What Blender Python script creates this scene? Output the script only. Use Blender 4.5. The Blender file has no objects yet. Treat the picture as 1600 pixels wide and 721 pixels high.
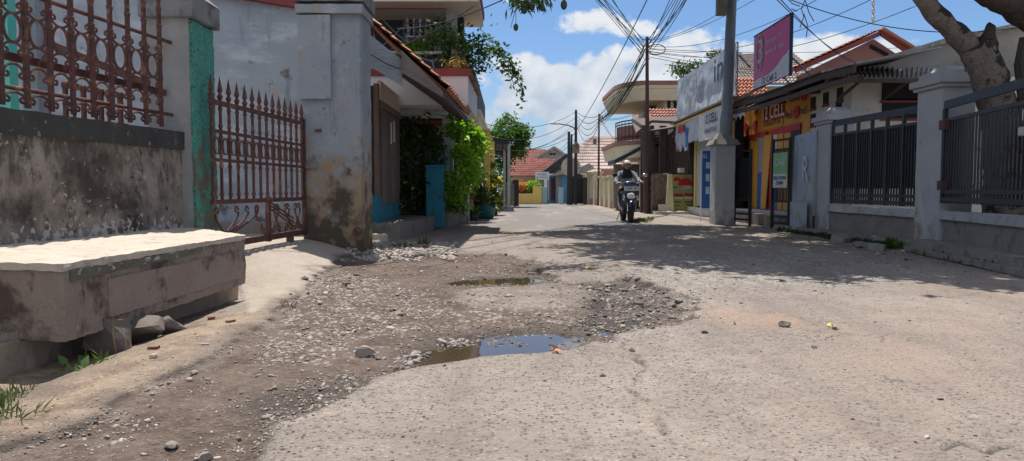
import bpy, bmesh, math, random
import numpy as np
from mathutils import Vector, Matrix, noise
random.seed(7); RNG = np.random.default_rng(11)
R = math.radians
S = bpy.context.scene
COL = S.collection

# ---------------- camera ----------------
F = 1150.0; HC = 0.90; PITCH = math.atan((360.5-295)/F)
cam_d = bpy.data.cameras.new('camera'); cam = bpy.data.objects.new('camera', cam_d); COL.objects.link(cam)
cam_d.sensor_width = 36; cam_d.lens = F/1600*36; cam_d.clip_start = .05; cam_d.clip_end = 3000
cam.location = (0, 0, HC); cam.rotation_euler = (math.pi/2-PITCH, 0, 0)
S.camera = cam

# ---------------- light ----------------
SUN_EL = R(70); SUN_AZ = R(-13)      # azimuth from +Y, negative = from the left; the sun stands high ahead
sdir = Vector((math.sin(SUN_AZ)*math.cos(SUN_EL), math.cos(SUN_AZ)*math.cos(SUN_EL), math.sin(SUN_EL)))
sl = bpy.data.lights.new('sun', 'SUN'); so = bpy.data.objects.new('sun', sl); COL.objects.link(so)
sl.energy = 4.8; sl.angle = R(.53); sl.color = (1, .955, .89)
so.rotation_euler = sdir.to_track_quat('Z', 'Y').to_euler(); so.location = (0, 0, 30)
S.view_settings.view_transform = 'Standard'; S.view_settings.look = 'None'
S.view_settings.exposure = 0.36; S.view_settings.gamma = 1; S.view_settings.use_curve_mapping = False

W = bpy.data.worlds.new('World'); S.world = W; W.use_nodes = True
W.cycles.sampling_method = "MANUAL"; W.cycles.sample_map_resolution = 256
nt = W.node_tree; nt.nodes.clear(); N = nt.nodes; L = nt.links
def wn(t, **k):
    n = N.new(t)
    for a, b in k.items(): setattr(n, a, b)
    return n
def wmath(op, a, b=None, clamp=False):
    n = wn('ShaderNodeMath', operation=op); n.use_clamp = clamp
    for i, v in enumerate((a, b)):
        if v is None: continue
        if isinstance(v, (int, float)): n.inputs[i].default_value = v
        else: L.new(v, n.inputs[i])
    return n.outputs[0]
sky = wn('ShaderNodeTexSky', sky_type='NISHITA'); sky.sun_disc = False
sky.sun_elevation = SUN_EL; sky.sun_rotation = SUN_AZ; sky.altitude = 300; sky.air_density = 1.0; sky.dust_density = .7; sky.ozone_density = 2.5
tc = wn('ShaderNodeTexCoord'); sep = wn('ShaderNodeSeparateXYZ'); L.new(tc.outputs['Generated'], sep.inputs[0])
az = wmath('ARCTAN2', sep.outputs[0], sep.outputs[1])
hor = wmath('SQRT', wmath('ADD', wmath('MULTIPLY', sep.outputs[0], sep.outputs[0]), wmath('MULTIPLY', sep.outputs[1], sep.outputs[1])))
el = wmath('ARCTAN2', sep.outputs[2], hor)
def wnoise(scale, detail, rough, off=0, zs=1.0):
    mp = wn('ShaderNodeMapping'); mp.inputs['Scale'].default_value = (1, 1, zs); mp.inputs['Location'].default_value = (off, off*.7, 0)
    L.new(tc.outputs['Generated'], mp.inputs[0])
    n = wn('ShaderNodeTexNoise'); n.inputs['Scale'].default_value = scale; n.inputs['Detail'].default_value = detail; n.inputs['Roughness'].default_value = rough
    L.new(mp.outputs[0], n.inputs['Vector']); return n.outputs[0]
field = None
FILL_CLOUDS = [(2.5,.75,.75,.42,1.2),(-2.5,.70,.75,.42,1.2),(1.5,1.0,.7,.30,1.1),(-1.5,1.0,.7,.30,1.1),(.2,1.05,.8,.22,1.0),(3.0,.35,.8,.18,1.0),(-3.0,.35,.8,.18,1.0),(1.5,.4,.4,.2,1.0),(-1.4,.45,.4,.2,1.0)]  # unseen clouds overhead and behind the camera, added to brighten shaded surfaces
for (px, py, rx, ry, s) in FILL_CLOUDS+[(890,148,175,58,1.25), (815,118,60,36,1.1), (1075,122,130,60,1.2), (948,120,80,40,1.15), (1010,98,50,30,1), (925,38,62,24,1.0), (1002,48,42,17,.8),  (1290,92,100,40,1),
                            (1380,80,60,26,.9), (1085,62,55,22,.75), (1170,90,70,30,1), (880,205,220,34,.55), (650,150,90,60,1), (1480,120,80,40,.8), (1180,-330,260,90,.8), (500,-420,200,80,.8), (300,60,120,50,.8)]:
    u = (px-800)/F; v = (295-py)/F
    a0 = math.atan(u); e0 = math.atan(v*math.cos(a0)); ra = rx/F*math.cos(a0)**2; re = ry/F*math.cos(a0)
    if rx < 3: a0, e0, ra, re = px, py, rx, ry
    dx = wmath('MULTIPLY', wmath('SUBTRACT', az, a0), 1/ra); dy = wmath('MULTIPLY', wmath('SUBTRACT', el, e0), 1/re)
    e = wmath('MULTIPLY', wmath('SUBTRACT', 1.0, wmath('ADD', wmath('MULTIPLY', dx, dx), wmath('MULTIPLY', dy, dy))), s)
    field = e if field is None else wmath('MAXIMUM', field, e)
field = wmath('MAXIMUM', field, -1.2)
n1 = wnoise(16, 8, .58, 0, 1.25); n2 = wnoise(46, 6, .6, 3.1)
dens = wmath('ADD', wmath('MULTIPLY', field, .55), wmath('MULTIPLY', wmath('SUBTRACT', n1, .5), 2.0))
dens = wmath('ADD', dens, wmath('MULTIPLY', wmath('SUBTRACT', n2, .5), .3))
mr = wn('ShaderNodeMapRange', interpolation_type='SMOOTHERSTEP'); L.new(dens, mr.inputs[0]); mr.inputs[1].default_value = .02; mr.inputs[2].default_value = .42
# low haze whitening toward the horizon
hz = wn('ShaderNodeMapRange', interpolation_type='SMOOTHSTEP'); L.new(el, hz.inputs[0]); hz.inputs[1].default_value = .17; hz.inputs[2].default_value = -.02
shade = wn('ShaderNodeMapRange'); L.new(wmath('ADD', wmath('MULTIPLY', n1, 1.0), wmath('MULTIPLY', el, 2.0)), shade.inputs[0]); shade.inputs[1].default_value = .62; shade.inputs[2].default_value = .95
cr = wn('ShaderNodeMix', data_type='RGBA'); cr.inputs[6].default_value = (5.4, 6.3, 7.5, 1); cr.inputs[7].default_value = (9.3, 9.5, 9.8, 1); L.new(shade.outputs[0], cr.inputs[0])
tint = wn('ShaderNodeMix', data_type='RGBA', blend_type='MULTIPLY'); tint.inputs[0].default_value = 1; L.new(sky.outputs[0], tint.inputs[6]); tint.inputs[7].default_value = (.92, 1.12, 1.34, 1)
hm = wn('ShaderNodeMix', data_type='RGBA'); L.new(wmath('MULTIPLY', hz.outputs[0], .55), hm.inputs[0]); L.new(tint.outputs[2], hm.inputs[6]); hm.inputs[7].default_value = (4.8, 6.1, 7.6, 1)
mx = wn('ShaderNodeMix', data_type='RGBA'); L.new(wmath('MULTIPLY', mr.outputs[0], .93), mx.inputs[0]); L.new(hm.outputs[2], mx.inputs[6]); L.new(cr.outputs[2], mx.inputs[7])
bg = wn('ShaderNodeBackground'); bg.inputs[1].default_value = .072; L.new(mx.outputs[2], bg.inputs[0])
wo = wn('ShaderNodeOutputWorld'); L.new(bg.outputs[0], wo.inputs[0])

# ---------------- pixel <-> place helpers (photo pixels, 1600 wide) ----------------
cp, sp_ = math.cos(PITCH), math.sin(PITCH)
def ray(px, py):
    u = (px-800)/F; v = (360.5-py)/F
    return Vector((u, cp+v*sp_, -sp_+v*cp))
def P(px, py, Y):
    d = ray(px, py); t = Y/d.y; return Vector((d.x*t, Y, HC+d.z*t))
def G(px, py, z=0.0):
    d = ray(px, py); t = (z-HC)/d.z; return Vector((d.x*t, d.y*t, z))
def PX(px, py, X):
    d = ray(px, py); t = X/d.x; return Vector((X, d.y*t, HC+d.z*t))
def V(*a): return Vector(a)

# ---------------- mesh builder ----------------
class MB:
    def __init__(s): s.v = []; s.f = []
    def add(s, vs, fs):
        o = len(s.v); s.v += [Vector(a) for a in vs]; s.f += [tuple(i+o for i in f) for f in fs]; return s
    def hexa(s, b, t):      # four bottom, four top corners, same winding (ccw from above)
        return s.add(list(b)+list(t), [(3,2,1,0),(4,5,6,7),(0,1,5,4),(1,2,6,5),(2,3,7,6),(3,0,4,7)])
    def box(s, x0, y0, z0, x1, y1, z1):
        return s.hexa([(x0,y0,z0),(x1,y0,z0),(x1,y1,z0),(x0,y1,z0)], [(x0,y0,z1),(x1,y0,z1),(x1,y1,z1),(x0,y1,z1)])
    def rbox(s, c, sx, sy, sz, rz=0):       # c = centre of the bottom
        c = Vector(c); ca, sa = math.cos(rz), math.sin(rz)
        q = [(-sx/2,-sy/2),(sx/2,-sy/2),(sx/2,sy/2),(-sx/2,sy/2)]
        b = [(c.x+x*ca-y*sa, c.y+x*sa+y*ca, c.z) for x, y in q]
        return s.hexa(b, [(x, y, z+sz) for x, y, z in b])
    def prism(s, poly, z0, z1):
        n = len(poly); vs = [(x, y, z0) for x, y in poly]+[(x, y, z1) for x, y in poly]
        return s.add(vs, [tuple(range(n-1, -1, -1)), tuple(range(n, 2*n))]+[(i, (i+1)%n, (i+1)%n+n, i+n) for i in range(n)])
    def extr(s, poly, d):      # any planar 3D polygon pushed along d
        n = len(poly); d = Vector(d); vs = [Vector(p) for p in poly]+[Vector(p)+d for p in poly]
        return s.add(vs, [tuple(range(n-1, -1, -1)), tuple(range(n, 2*n))]+[(i, (i+1)%n, (i+1)%n+n, i+n) for i in range(n)])
    def beam(s, a, b, w, h, up=(0,0,1)):    # rectangular bar between two points
        a = Vector(a); b = Vector(b); d = (b-a).normalized(); up = Vector(up)
        if abs(d.dot(up)) > .98: up = Vector((0,1,0))
        x = d.cross(up).normalized()*(w/2); y = x.cross(d).normalized()*(h/2)
        return s.add([a-x-y, a+x-y, a+x+y, a-x+y, b-x-y, b+x-y, b+x+y, b-x+y], [(3,2,1,0),(4,5,6,7),(0,1,5,4),(1,2,6,5),(2,3,7,6),(3,0,4,7)])
    def tube(s, pts, r, n=6, closed=False, cap=True):
        pts = [Vector(p) for p in pts]; m = len(pts)
        if not isinstance(r, (list, tuple)): r = [r]*m
        o = len(s.v); ref = None
        for i, p in enumerate(pts):
            a = pts[(i-1)%m] if (closed or i > 0) else p; b = pts[(i+1)%m] if (closed or i < m-1) else p
            t = (b-a); t = t.normalized() if t.length > 1e-9 else Vector((0,0,1))
            if ref is None: ref = Vector((0,0,1)) if abs(t.z) < .9 else Vector((1,0,0))
            x = ref-t*ref.dot(t)
            if x.length < 1e-6: x = t.orthogonal()
            x.normalize(); ref = x; y = t.cross(x)
            for k in range(n):
                an = 2*math.pi*k/n; s.v.append(p+(x*math.cos(an)+y*math.sin(an))*r[i])
        for i in range(m if closed else m-1):
            for k in range(n):
                a = o+i*n+k; b = o+i*n+(k+1)%n; c = o+((i+1)%m)*n+(k+1)%n; d = o+((i+1)%m)*n+k
                s.f.append((a, b, c, d))
        if cap and not closed:
            s.f.append(tuple(o+k for k in range(n-1, -1, -1))); s.f.append(tuple(o+(m-1)*n+k for k in range(n)))
        return s
    def lathe(s, prof, c=(0,0,0), n=16, axis='Z'):   # prof: (radius, height)
        o = len(s.v); c = Vector(c)
        for r, h in prof:
            for k in range(n):
                a = 2*math.pi*k/n; x, y = r*math.cos(a), r*math.sin(a)
                s.v.append(c+(Vector((x, y, h)) if axis == 'Z' else Vector((h, x, y)) if axis == 'X' else Vector((y, h, x))))
        for i in range(len(prof)-1):
            for k in range(n):
                s.f.append((o+i*n+k, o+i*n+(k+1)%n, o+(i+1)*n+(k+1)%n, o+(i+1)*n+k))
        s.f.append(tuple(o+k for k in range(n-1, -1, -1))); s.f.append(tuple(o+(len(prof)-1)*n+k for k in range(n)))
        return s
    def ell(s, c, rx, ry, rz, nu=12, nv=8, nz=0.0):
        o = len(s.v); c = Vector(c)
        for j in range(nv+1):
            t = math.pi*j/nv
            for i in range(nu):
                p = 2*math.pi*i/nu; d = Vector((math.sin(t)*math.cos(p), math.sin(t)*math.sin(p), math.cos(t)))
                k = 1+nz*noise.noise(d*1.7+c*3)
                s.v.append(c+Vector((d.x*rx, d.y*ry, d.z*rz))*k)
        for j in range(nv):
            for i in range(nu):
                s.f.append((o+j*nu+i, o+(j+1)*nu+i, o+(j+1)*nu+(i+1)%nu, o+j*nu+(i+1)%nu))
        return s
    def build(s, name, m, parent=None, bevel=0, rough=None, smooth=False, subdiv=0):
        me = bpy.data.meshes.new(name); o0 = Vector((0,0,0))
        if parent is not None:
            q = parent
            while q is not None: o0 = o0+q.location; q = q.parent
        me.from_pydata([v-o0 for v in s.v], [], s.f); me.validate()
        if bevel or rough or subdiv:
            bm = bmesh.new(); bm.from_mesh(me); bmesh.ops.remove_doubles(bm, verts=bm.verts, dist=1e-5)
            if bevel: bmesh.ops.bevel(bm, geom=[e for e in bm.edges if e.calc_face_angle(0) > .5], offset=bevel, segments=2, affect='EDGES', clamp_overlap=True)
            if rough:
                size, amp, fr = rough
                for it in range(9):
                    es = [e for e in bm.edges if e.calc_length() > size*1.5]
                    if not es: break
                    bmesh.ops.subdivide_edges(bm, edges=es, cuts=1)
                    bmesh.ops.triangulate(bm, faces=[f for f in bm.faces if len(f.verts) > 4])
                bm.normal_update()
                for v in bm.verts:
                    v.co += v.normal*(noise.fractal(v.co*fr+Vector((3.1, 1.7, .3)), 1.0, 2.0, 3)*amp)
            bm.to_mesh(me); bm.free()
        if smooth:
            for p in me.polygons: p.use_smooth = True
        me.materials.append(m)
        o = bpy.data.objects.new(name, me); COL.objects.link(o)
        if parent is not None: o.parent = parent
        return o

def tag(o, label, cat, group=None):
    o['label'] = label; o['category'] = cat
    if group: o['group'] = group
    return o
def thing(name, label, cat, loc=(0,0,0), group=None):
    o = bpy.data.objects.new(name, None); COL.objects.link(o); o.location = loc; o.empty_display_size = .2
    return tag(o, label, cat, group)
def single(mb, name, m, label, cat, group=None, **k):      # a thing that is one mesh, origin at its base
    c = sum(mb.v, Vector())/len(mb.v); c.z = min(v.z for v in mb.v)
    mb.v = [v-c for v in mb.v]; o = mb.build(name, m, None, **k); o.location = c
    return tag(o, label, cat, group)
def struct(o): o['kind'] = 'structure'; return o
def copy_tree(o, loc, rz=None, label=None):
    def cp_(x, par):
        c = x.copy(); COL.objects.link(c); c.parent = par
        for ch in [k for k in bpy.data.objects if k.parent == x]: cp_(ch, c)
        return c
    c = cp_(o, None); c.location = loc
    if rz is not None: c.rotation_euler = (0, 0, rz)
    if label: c['label'] = label
    return c

# ---------------- materials ----------------
def nodes(name):
    m = bpy.data.materials.new(name); m.use_nodes = True; t = m.node_tree; b = t.nodes['Principled BSDF']
    return m, t, b
def c4(c): return (c[0], c[1], c[2], 1)
def tnoise(t, vec, scale, detail=5, rough=.6, sv=None, off=0):
    if sv or off:
        mp = t.nodes.new('ShaderNodeMapping'); mp.inputs['Scale'].default_value = sv or (1,1,1); mp.inputs['Location'].default_value = (off, off*1.3, off*.6)
        t.links.new(vec, mp.inputs[0]); vec = mp.outputs[0]
    n = t.nodes.new('ShaderNodeTexNoise'); n.inputs['Scale'].default_value = scale; n.inputs['Detail'].default_value = detail; n.inputs['Roughness'].default_value = rough
    t.links.new(vec, n.inputs['Vector']); return n.outputs[0]
def tmap(t, v, a, b, c=0., d=1.):
    n = t.nodes.new('ShaderNodeMapRange'); n.inputs[1].default_value = a; n.inputs[2].default_value = b; n.inputs[3].default_value = c; n.inputs[4].default_value = d
    t.links.new(v, n.inputs[0]); return n.outputs[0]
def tmix(t, fac, a, b, mode='MIX'):
    n = t.nodes.new('ShaderNodeMix'); n.data_type = 'RGBA'; n.blend_type = mode
    for i, v in ((0, fac), (6, a), (7, b)):
        if isinstance(v, (int, float)): n.inputs[i].default_value = v
        elif isinstance(v, tuple): n.inputs[i].default_value = c4(v)
        else: t.links.new(v, n.inputs[i])
    return n.outputs[2]
def tmath(t, op, a, b=None):
    n = t.nodes.new('ShaderNodeMath'); n.operation = op
    for i, v in enumerate((a, b)):
        if v is None: continue
        if isinstance(v, (int, float)): n.inputs[i].default_value = v
        else: t.links.new(v, n.inputs[i])
    return n.outputs[0]
def bump(t, b, h, strength, dist=.01, chain=None):
    n = t.nodes.new('ShaderNodeBump'); n.inputs['Strength'].default_value = strength; n.inputs['Distance'].default_value = dist
    t.links.new(h, n.inputs['Height'])
    if chain is not None: t.links.new(chain, n.inputs['Normal'])
    t.links.new(n.outputs[0], b.inputs['Normal']); return n.outputs[0]
def mat(name, c, c2=None, sc=6, rough=.8, bmp=.3, bs=45, bd=.01, metal=0, stains=(), sv=None, spec=.4):
    """stains: (colour, scale, lo, hi, (sx,sy,sz) or None, (zlo,zhi,weight) or None)"""
    m, t, b = nodes(name); tcn = t.nodes.new('ShaderNodeTexCoord'); vec = tcn.outputs['Object']
    col = tmix(t, tmap(t, tnoise(t, vec, sc, 6, .6, sv), .3, .7), c, c2 or tuple(x*.8 for x in c))
    for i, st in enumerate(stains):
        colr, s_, lo, hi, sv_, zz = (list(st)+[None, None])[:6]
        f = tnoise(t, vec, s_, 8, .65, sv_, off=3.7*(i+1))
        if zz:
            geo = t.nodes.new('ShaderNodeSeparateXYZ'); t.links.new(vec, geo.inputs[0])
            f = tmath(t, 'ADD', f, tmap(t, geo.outputs[2], zz[0], zz[1], zz[2], 0))
        f = tmap(t, f, lo, hi); col = tmix(t, f, col, colr)
    t.links.new(col, b.inputs['Base Color']); b.inputs['Roughness'].default_value = rough; b.inputs['Metallic'].default_value = metal
    b.inputs['Specular IOR Level'].default_value = spec
    if bmp: bump(t, b, tnoise(t, vec, bs, 5, .6), bmp, bd)
    return m
def wood(name, c, c2, sv=(8, 8, .8), rough=.8):
    m, t, b = nodes(name); tcn = t.nodes.new('ShaderNodeTexCoord'); vec = tcn.outputs['Object']
    f = tnoise(t, vec, 4, 8, .7, sv); col = tmix(t, tmap(t, f, .3, .7), c, c2)
    col = tmix(t, tmap(t, tnoise(t, vec, 2.2, 5, .6, None, 5), .5, .75, 0, .6), col, tuple(x*.45 for x in c))
    t.links.new(col, b.inputs['Base Color']); b.inputs['Roughness'].default_value = rough; bump(t, b, f, .5, .01); return m
def leafmat(name, dark, light, trans=.35, rough=.45):
    m, t, b = nodes(name); a = t.nodes.new('ShaderNodeAttribute'); a.attribute_name = 'lc'
    col = tmix(t, a.outputs['Fac'], dark, light); t.links.new(col, b.inputs['Base Color']); b.inputs['Roughness'].default_value = rough
    b.inputs['Specular IOR Level'].default_value = .35
    tr = t.nodes.new('ShaderNodeBsdfTranslucent'); t.links.new(tmix(t, 1.0, col, (1.5, 1.7, .6), 'MULTIPLY'), tr.inputs[0])
    ms = t.nodes.new('ShaderNodeMixShader'); ms.inputs[0].default_value = trans
    out = t.nodes['Material Output']; t.links.new(b.outputs[0], ms.inputs[1]); t.links.new(tr.outputs[0], ms.inputs[2]); t.links.new(ms.outputs[0], out.inputs[0]); return m
def roofmat(name, c, c2, c3):
    m, t, b = nodes(name); tcn = t.nodes.new('ShaderNodeTexCoord'); vec = tcn.outputs['Object']; a = t.nodes.new('ShaderNodeAttribute'); a.attribute_name = 'lc'
    col = tmix(t, a.outputs['Fac'], c, c2); col = tmix(t, tmap(t, tnoise(t, vec, 1.3, 7, .65), .45, .7), col, c3)
    t.links.new(col, b.inputs['Base Color']); b.inputs['Roughness'].default_value = .85; bump(t, b, tnoise(t, vec, 30), .3); return m

M = {}
M['wallcon'] = mat('dirty_render', (.19,.16,.135), (.29,.25,.215), 3, .9, .8, 30, .012, stains=[((.05,.04,.034), 1.7, .46, .62), ((.06,.05,.042), 5.5, .55, .66, (1.2,1.2,.8)), ((.028,.026,.024), 9, .6, .68), ((.08,.067,.057), 7, .64, .80, (1.3,1.3,.4), (.8,.1,.20)), ((.42,.38,.35), 16, .63, .66, None, (.0,.22,.16)), ((.6,.54,.5), 26, .72, .75)])
M['coping'] = mat('black_coping', (.032,.031,.031), (.055,.053,.05), 4, .85, .5, 40, .01, stains=[((.2,.19,.18), 14, .62, .68), ((.16,.1,.06), 4, .6, .75)])
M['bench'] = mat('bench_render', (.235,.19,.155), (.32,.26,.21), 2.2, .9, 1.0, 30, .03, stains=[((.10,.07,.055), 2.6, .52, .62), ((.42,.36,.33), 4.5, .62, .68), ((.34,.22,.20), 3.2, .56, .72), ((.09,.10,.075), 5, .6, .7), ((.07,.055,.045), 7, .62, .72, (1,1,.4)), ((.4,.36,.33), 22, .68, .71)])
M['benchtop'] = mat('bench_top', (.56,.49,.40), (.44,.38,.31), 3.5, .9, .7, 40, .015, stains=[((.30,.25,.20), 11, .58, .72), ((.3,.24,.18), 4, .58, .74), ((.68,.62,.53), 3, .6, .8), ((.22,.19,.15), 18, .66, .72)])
M['plinth'] = mat('plinth_render', (.29,.215,.165), (.36,.28,.215), 3, .9, .5, 24, .015)
M['colgrey'] = mat('column_grey', (.22,.235,.245), (.32,.32,.31), 2.5, .85, .4, 35, .01, stains=[((.09,.09,.09), 3, .56, .72), ((.30,.25,.16), 3.4, .58, .72, None, (-2.0,-1.4,.12))])
M['colgreen'] = mat('column_green', (.055,.34,.27), (.10,.44,.36), 9, .7, 1.0, 60, .04, stains=[((.22,.33,.28), 26, .54, .60), ((.04,.10,.08), 34, .56, .62), ((.19,.17,.12), 5, .62, .74, None, (.5,1.6,.17))])
M['colcap'] = mat('column_cap', (.17,.175,.18), (.26,.26,.26), 3, .85, .4, 30, .01, stains=[((.07,.07,.07), 4, .5, .65)])
M['iron'] = mat('rusty_iron', (.075,.028,.024), (.125,.052,.040), 14, .6, .5, 70, .004, stains=[((.26,.13,.08), 9, .56, .68), ((.05,.03,.028), 11, .55, .7)])
M['housewall'] = mat('blue_grey_wall', (.30,.34,.385), (.39,.43,.47), 1.0, .9, .4, 18, .012, stains=[((.54,.58,.62), 1.3, .5, .68, (1,1,2.5)), ((.22,.235,.25), 4, .56, .75, (1.6,1.6,.3)), ((.36,.38,.41), 2.2, .58, .74, (2.2,2.2,.5)), ((.46,.36,.33), 1.7, .60, .68, None, (.2,1.9,.12)), ((.16,.14,.13), 3.4, .62, .70, None, (0,1.3,.10))])
M['pillar'] = mat('mouldy_pillar', (.23,.26,.295), (.32,.345,.37), 1.6, .9, .5, 22, .014, stains=[((.38,.40,.42), 3, .56, .7), ((.15,.16,.17), 4, .60, .75, (1.6,1.6,.25)), ((.32,.235,.15), 2.6, .56, .74, None, (.3,1.9,.30)), ((.09,.07,.05), 3.0, .60, .72, None, (.1,1.7,.26)), ((.13,.12,.11), 14, .64, .7)])
M['wood'] = wood('old_wood', (.21,.145,.11), (.11,.075,.058)); M['woodd'] = wood('dark_wood', (.12,.085,.075), (.07,.05,.045))
M['woodh'] = wood('weathered_board', (.25,.215,.19), (.11,.09,.08), (1.2, 8, 8)); M['woodb'] = wood('bluish_board', (.30,.33,.37), (.17,.18,.2), (1.2, 8, 8))
M['teal'] = mat('teal_paint', (.02,.17,.26), (.03,.22,.31), 5, .75, .3, stains=[((.12,.22,.25), 9, .6, .7), ((.05,.09,.10), 4, .58, .7)])
M['concrete'] = mat('concrete', (.32,.29,.255), (.24,.215,.19), 3, .9, .5, 24, .012, stains=[((.12,.10,.085), 3, .54, .68)])
M['greycon'] = mat('grey_concrete', (.27,.245,.22), (.20,.183,.165), 3, .9, .45, 24, .01, stains=[((.09,.085,.08), 3, .55, .7), ((.15,.17,.11), 5, .6, .7)])
M['bluecon'] = mat('bluish_pillar', (.385,.395,.405), (.46,.465,.465), 1.6, .85, .5, 24, .008, stains=[((.27,.29,.31), 2.2, .56, .78, (1.5,1.5,.6)), ((.26,.22,.18), 3.2, .62, .78, None, (0,.9,.22))])
M['black'] = mat('black_metal', (.018,.019,.022), (.03,.031,.035), 8, .55, .2, metal=.2)
M['fencegrey'] = mat('dark_grey_metal', (.028,.031,.037), (.045,.048,.055), 8, .5, .2, metal=.3)
M['blacksheet'] = mat('dark_sheet', (.03,.034,.042), (.045,.048,.055), 3, .7, .15)
M['white'] = mat('white_paint', (.74,.75,.76), (.66,.67,.68), 2, .7, .1); M['cream'] = mat('cream_paint', (.68,.61,.42), (.60,.53,.37), 1.5, .85, .2, stains=[((.4,.34,.24), 3, .6, .75)])
M['creamw'] = mat('pale_cream', (.68,.62,.54), (.60,.55,.48), 1.2, .85, .2, stains=[((.42,.39,.35), 2.4, .58, .75)])
M['yellow'] = mat('yellow_paint', (.72,.52,.16), (.78,.6,.24), 1.5, .8, .2); M['orange'] = mat('orange_paint', (.70,.31,.045), (.62,.26,.035), 1.2, .6, .1)
M['orangeb'] = mat('orange_board', (.66,.34,.05), (.56,.28,.05), 2, .55, .05); M['red'] = mat('red_paint', (.50,.03,.04), (.42,.025,.035), 3, .6, .1); M['maroon'] = mat('maroon_trim', (.26,.055,.05), (.20,.05,.045), 3, .7, .2)
M['magenta'] = mat('magenta_board', (.68,.045,.23), (.62,.04,.20), 2, .45, .03); M['blue'] = mat('blue_board', (.02,.13,.42), (.02,.10,.34), 3, .5, .05); M['bluewall'] = mat('blue_wall', (.10,.30,.50), (.13,.35,.55), 2, .8, .2)
M['paleblue'] = mat('pale_blue_paint', (.34,.56,.72), (.40,.60,.74), 2, .8, .2); M['pinkpost'] = mat('red_post', (.36,.07,.07), (.30,.06,.06), 3, .6, .2); M['mint'] = mat('mint_post', (.10,.50,.42), (.13,.55,.46), 3, .6, .2)
M['stonew'] = None
M['ink'] = mat('black_print', (.03,.03,.035), (.05,.05,.055), 8, .6, 0); M['greyink'] = mat('grey_print', (.26,.28,.31), (.31,.33,.36), 3, .6, 0); M['navy'] = mat('navy_print', (.02,.035,.09), (.03,.05,.12), 6, .6, 0)
M['vinyl'] = mat('grey_vinyl', (.50,.54,.58), (.42,.46,.50), 2.2, .6, .5, 9, .02, stains=[((.62,.65,.68), 3, .55, .7), ((.3,.31,.32), 5, .62, .75)])
M['vinylw'] = mat('white_vinyl', (.68,.69,.68), (.60,.61,.60), 2.2, .6, .4, 9, .015, stains=[((.4,.4,.38), 5, .6, .72)])
M['tin'] = mat('galvanised_sheet', (.34,.40,.46), (.42,.48,.54), 2.2, .5, .2, 12, .01, metal=.25, stains=[((.28,.25,.2), 3, .56, .7, None, (-.2,.9,.14))])
M['asb'] = mat('asbestos_sheet', (.38,.37,.35), (.28,.27,.255), 3, .9, .4, stains=[((.55,.54,.5), 7, .56, .66), ((.12,.11,.1), 5, .57, .7)])
M['gable'] = mat('grey_plaster', (.34,.33,.31), (.27,.26,.245), 1.2, .9, .35, 16, .01, stains=[((.17,.16,.15), 1.8, .55, .72), ((.42,.38,.31), 1.1, .52, .7)])
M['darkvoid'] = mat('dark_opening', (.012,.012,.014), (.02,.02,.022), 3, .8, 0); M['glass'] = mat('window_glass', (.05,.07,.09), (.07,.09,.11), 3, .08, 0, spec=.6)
M['tile'] = roofmat('clay_tiles', (.36,.13,.075), (.50,.23,.14), (.20,.11,.08)); M['tilered'] = roofmat('red_tiles', (.34,.12,.09), (.44,.21,.16), (.25,.12,.10)); M['tilepink'] = roofmat('faded_tiles', (.42,.32,.28), (.52,.42,.38), (.28,.22,.2)); M['tilegrey'] = roofmat('brown_grey_tiles', (.30,.25,.22), (.38,.33,.30), (.2,.17,.15))
M['steel'] = mat('pole_grey', (.27,.31,.35), (.22,.25,.28), 5, .6, .2, metal=.2, stains=[((.16,.15,.14), 6, .56, .7, (1,1,.3))]); M['rustpole'] = mat('rust_pole', (.13,.055,.05), (.09,.045,.04), 4, .7, .2)
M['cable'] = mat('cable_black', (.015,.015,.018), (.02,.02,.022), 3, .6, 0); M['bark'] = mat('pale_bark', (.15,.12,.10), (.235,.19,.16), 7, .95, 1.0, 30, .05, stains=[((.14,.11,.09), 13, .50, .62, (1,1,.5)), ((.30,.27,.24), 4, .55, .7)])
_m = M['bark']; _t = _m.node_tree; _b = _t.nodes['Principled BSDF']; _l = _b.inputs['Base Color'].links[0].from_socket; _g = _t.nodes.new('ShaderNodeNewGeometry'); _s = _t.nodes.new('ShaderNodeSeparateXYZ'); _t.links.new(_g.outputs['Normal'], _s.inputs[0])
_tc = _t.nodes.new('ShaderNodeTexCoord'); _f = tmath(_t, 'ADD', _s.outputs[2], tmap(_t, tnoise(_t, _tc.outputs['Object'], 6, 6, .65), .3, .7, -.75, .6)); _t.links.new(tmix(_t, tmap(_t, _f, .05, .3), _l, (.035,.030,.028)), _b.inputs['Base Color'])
M['barkd'] = mat('dark_bark', (.055,.042,.036), (.085,.066,.056), 6, .95, 1.0, 26, .04); M['twig'] = mat('twig', (.10,.07,.045), (.14,.1,.06), 6, .9, .2)
M['skin'] = mat('skin', (.40,.22,.14), (.44,.25,.17), 6, .55, .05); M['jacket'] = mat('grey_cloth', (.16,.19,.23), (.30,.33,.37), 14, .9, .4, 30, .01); M['scarf'] = mat('black_cloth', (.015,.018,.03), (.025,.028,.04), 8, .9, .2); M['helmet'] = mat('beige_shell', (.58,.51,.43), (.54,.47,.40), 4, .3, .05)
M['scooter'] = mat('dark_blue_shell', (.008,.02,.05), (.01,.028,.07), 5, .25, 0, spec=.6); M['blueshell'] = mat('blue_shell', (.010,.035,.09), (.014,.045,.12), 5, .25, 0, spec=.6); M['rubber'] = mat('rubber', (.02,.02,.02), (.035,.033,.03), 9, .85, .3); M['chrome'] = mat('chrome', (.6,.6,.62), (.5,.5,.52), 9, .2, 0, metal=1)
M['pot'] = mat('teal_pot', (.02,.12,.13), (.03,.15,.16), 4, .6, .1); M['gold'] = mat('gold_chain', (.60,.38,.10), (.5,.3,.08), 6, .4, .1, metal=.6)
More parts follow.
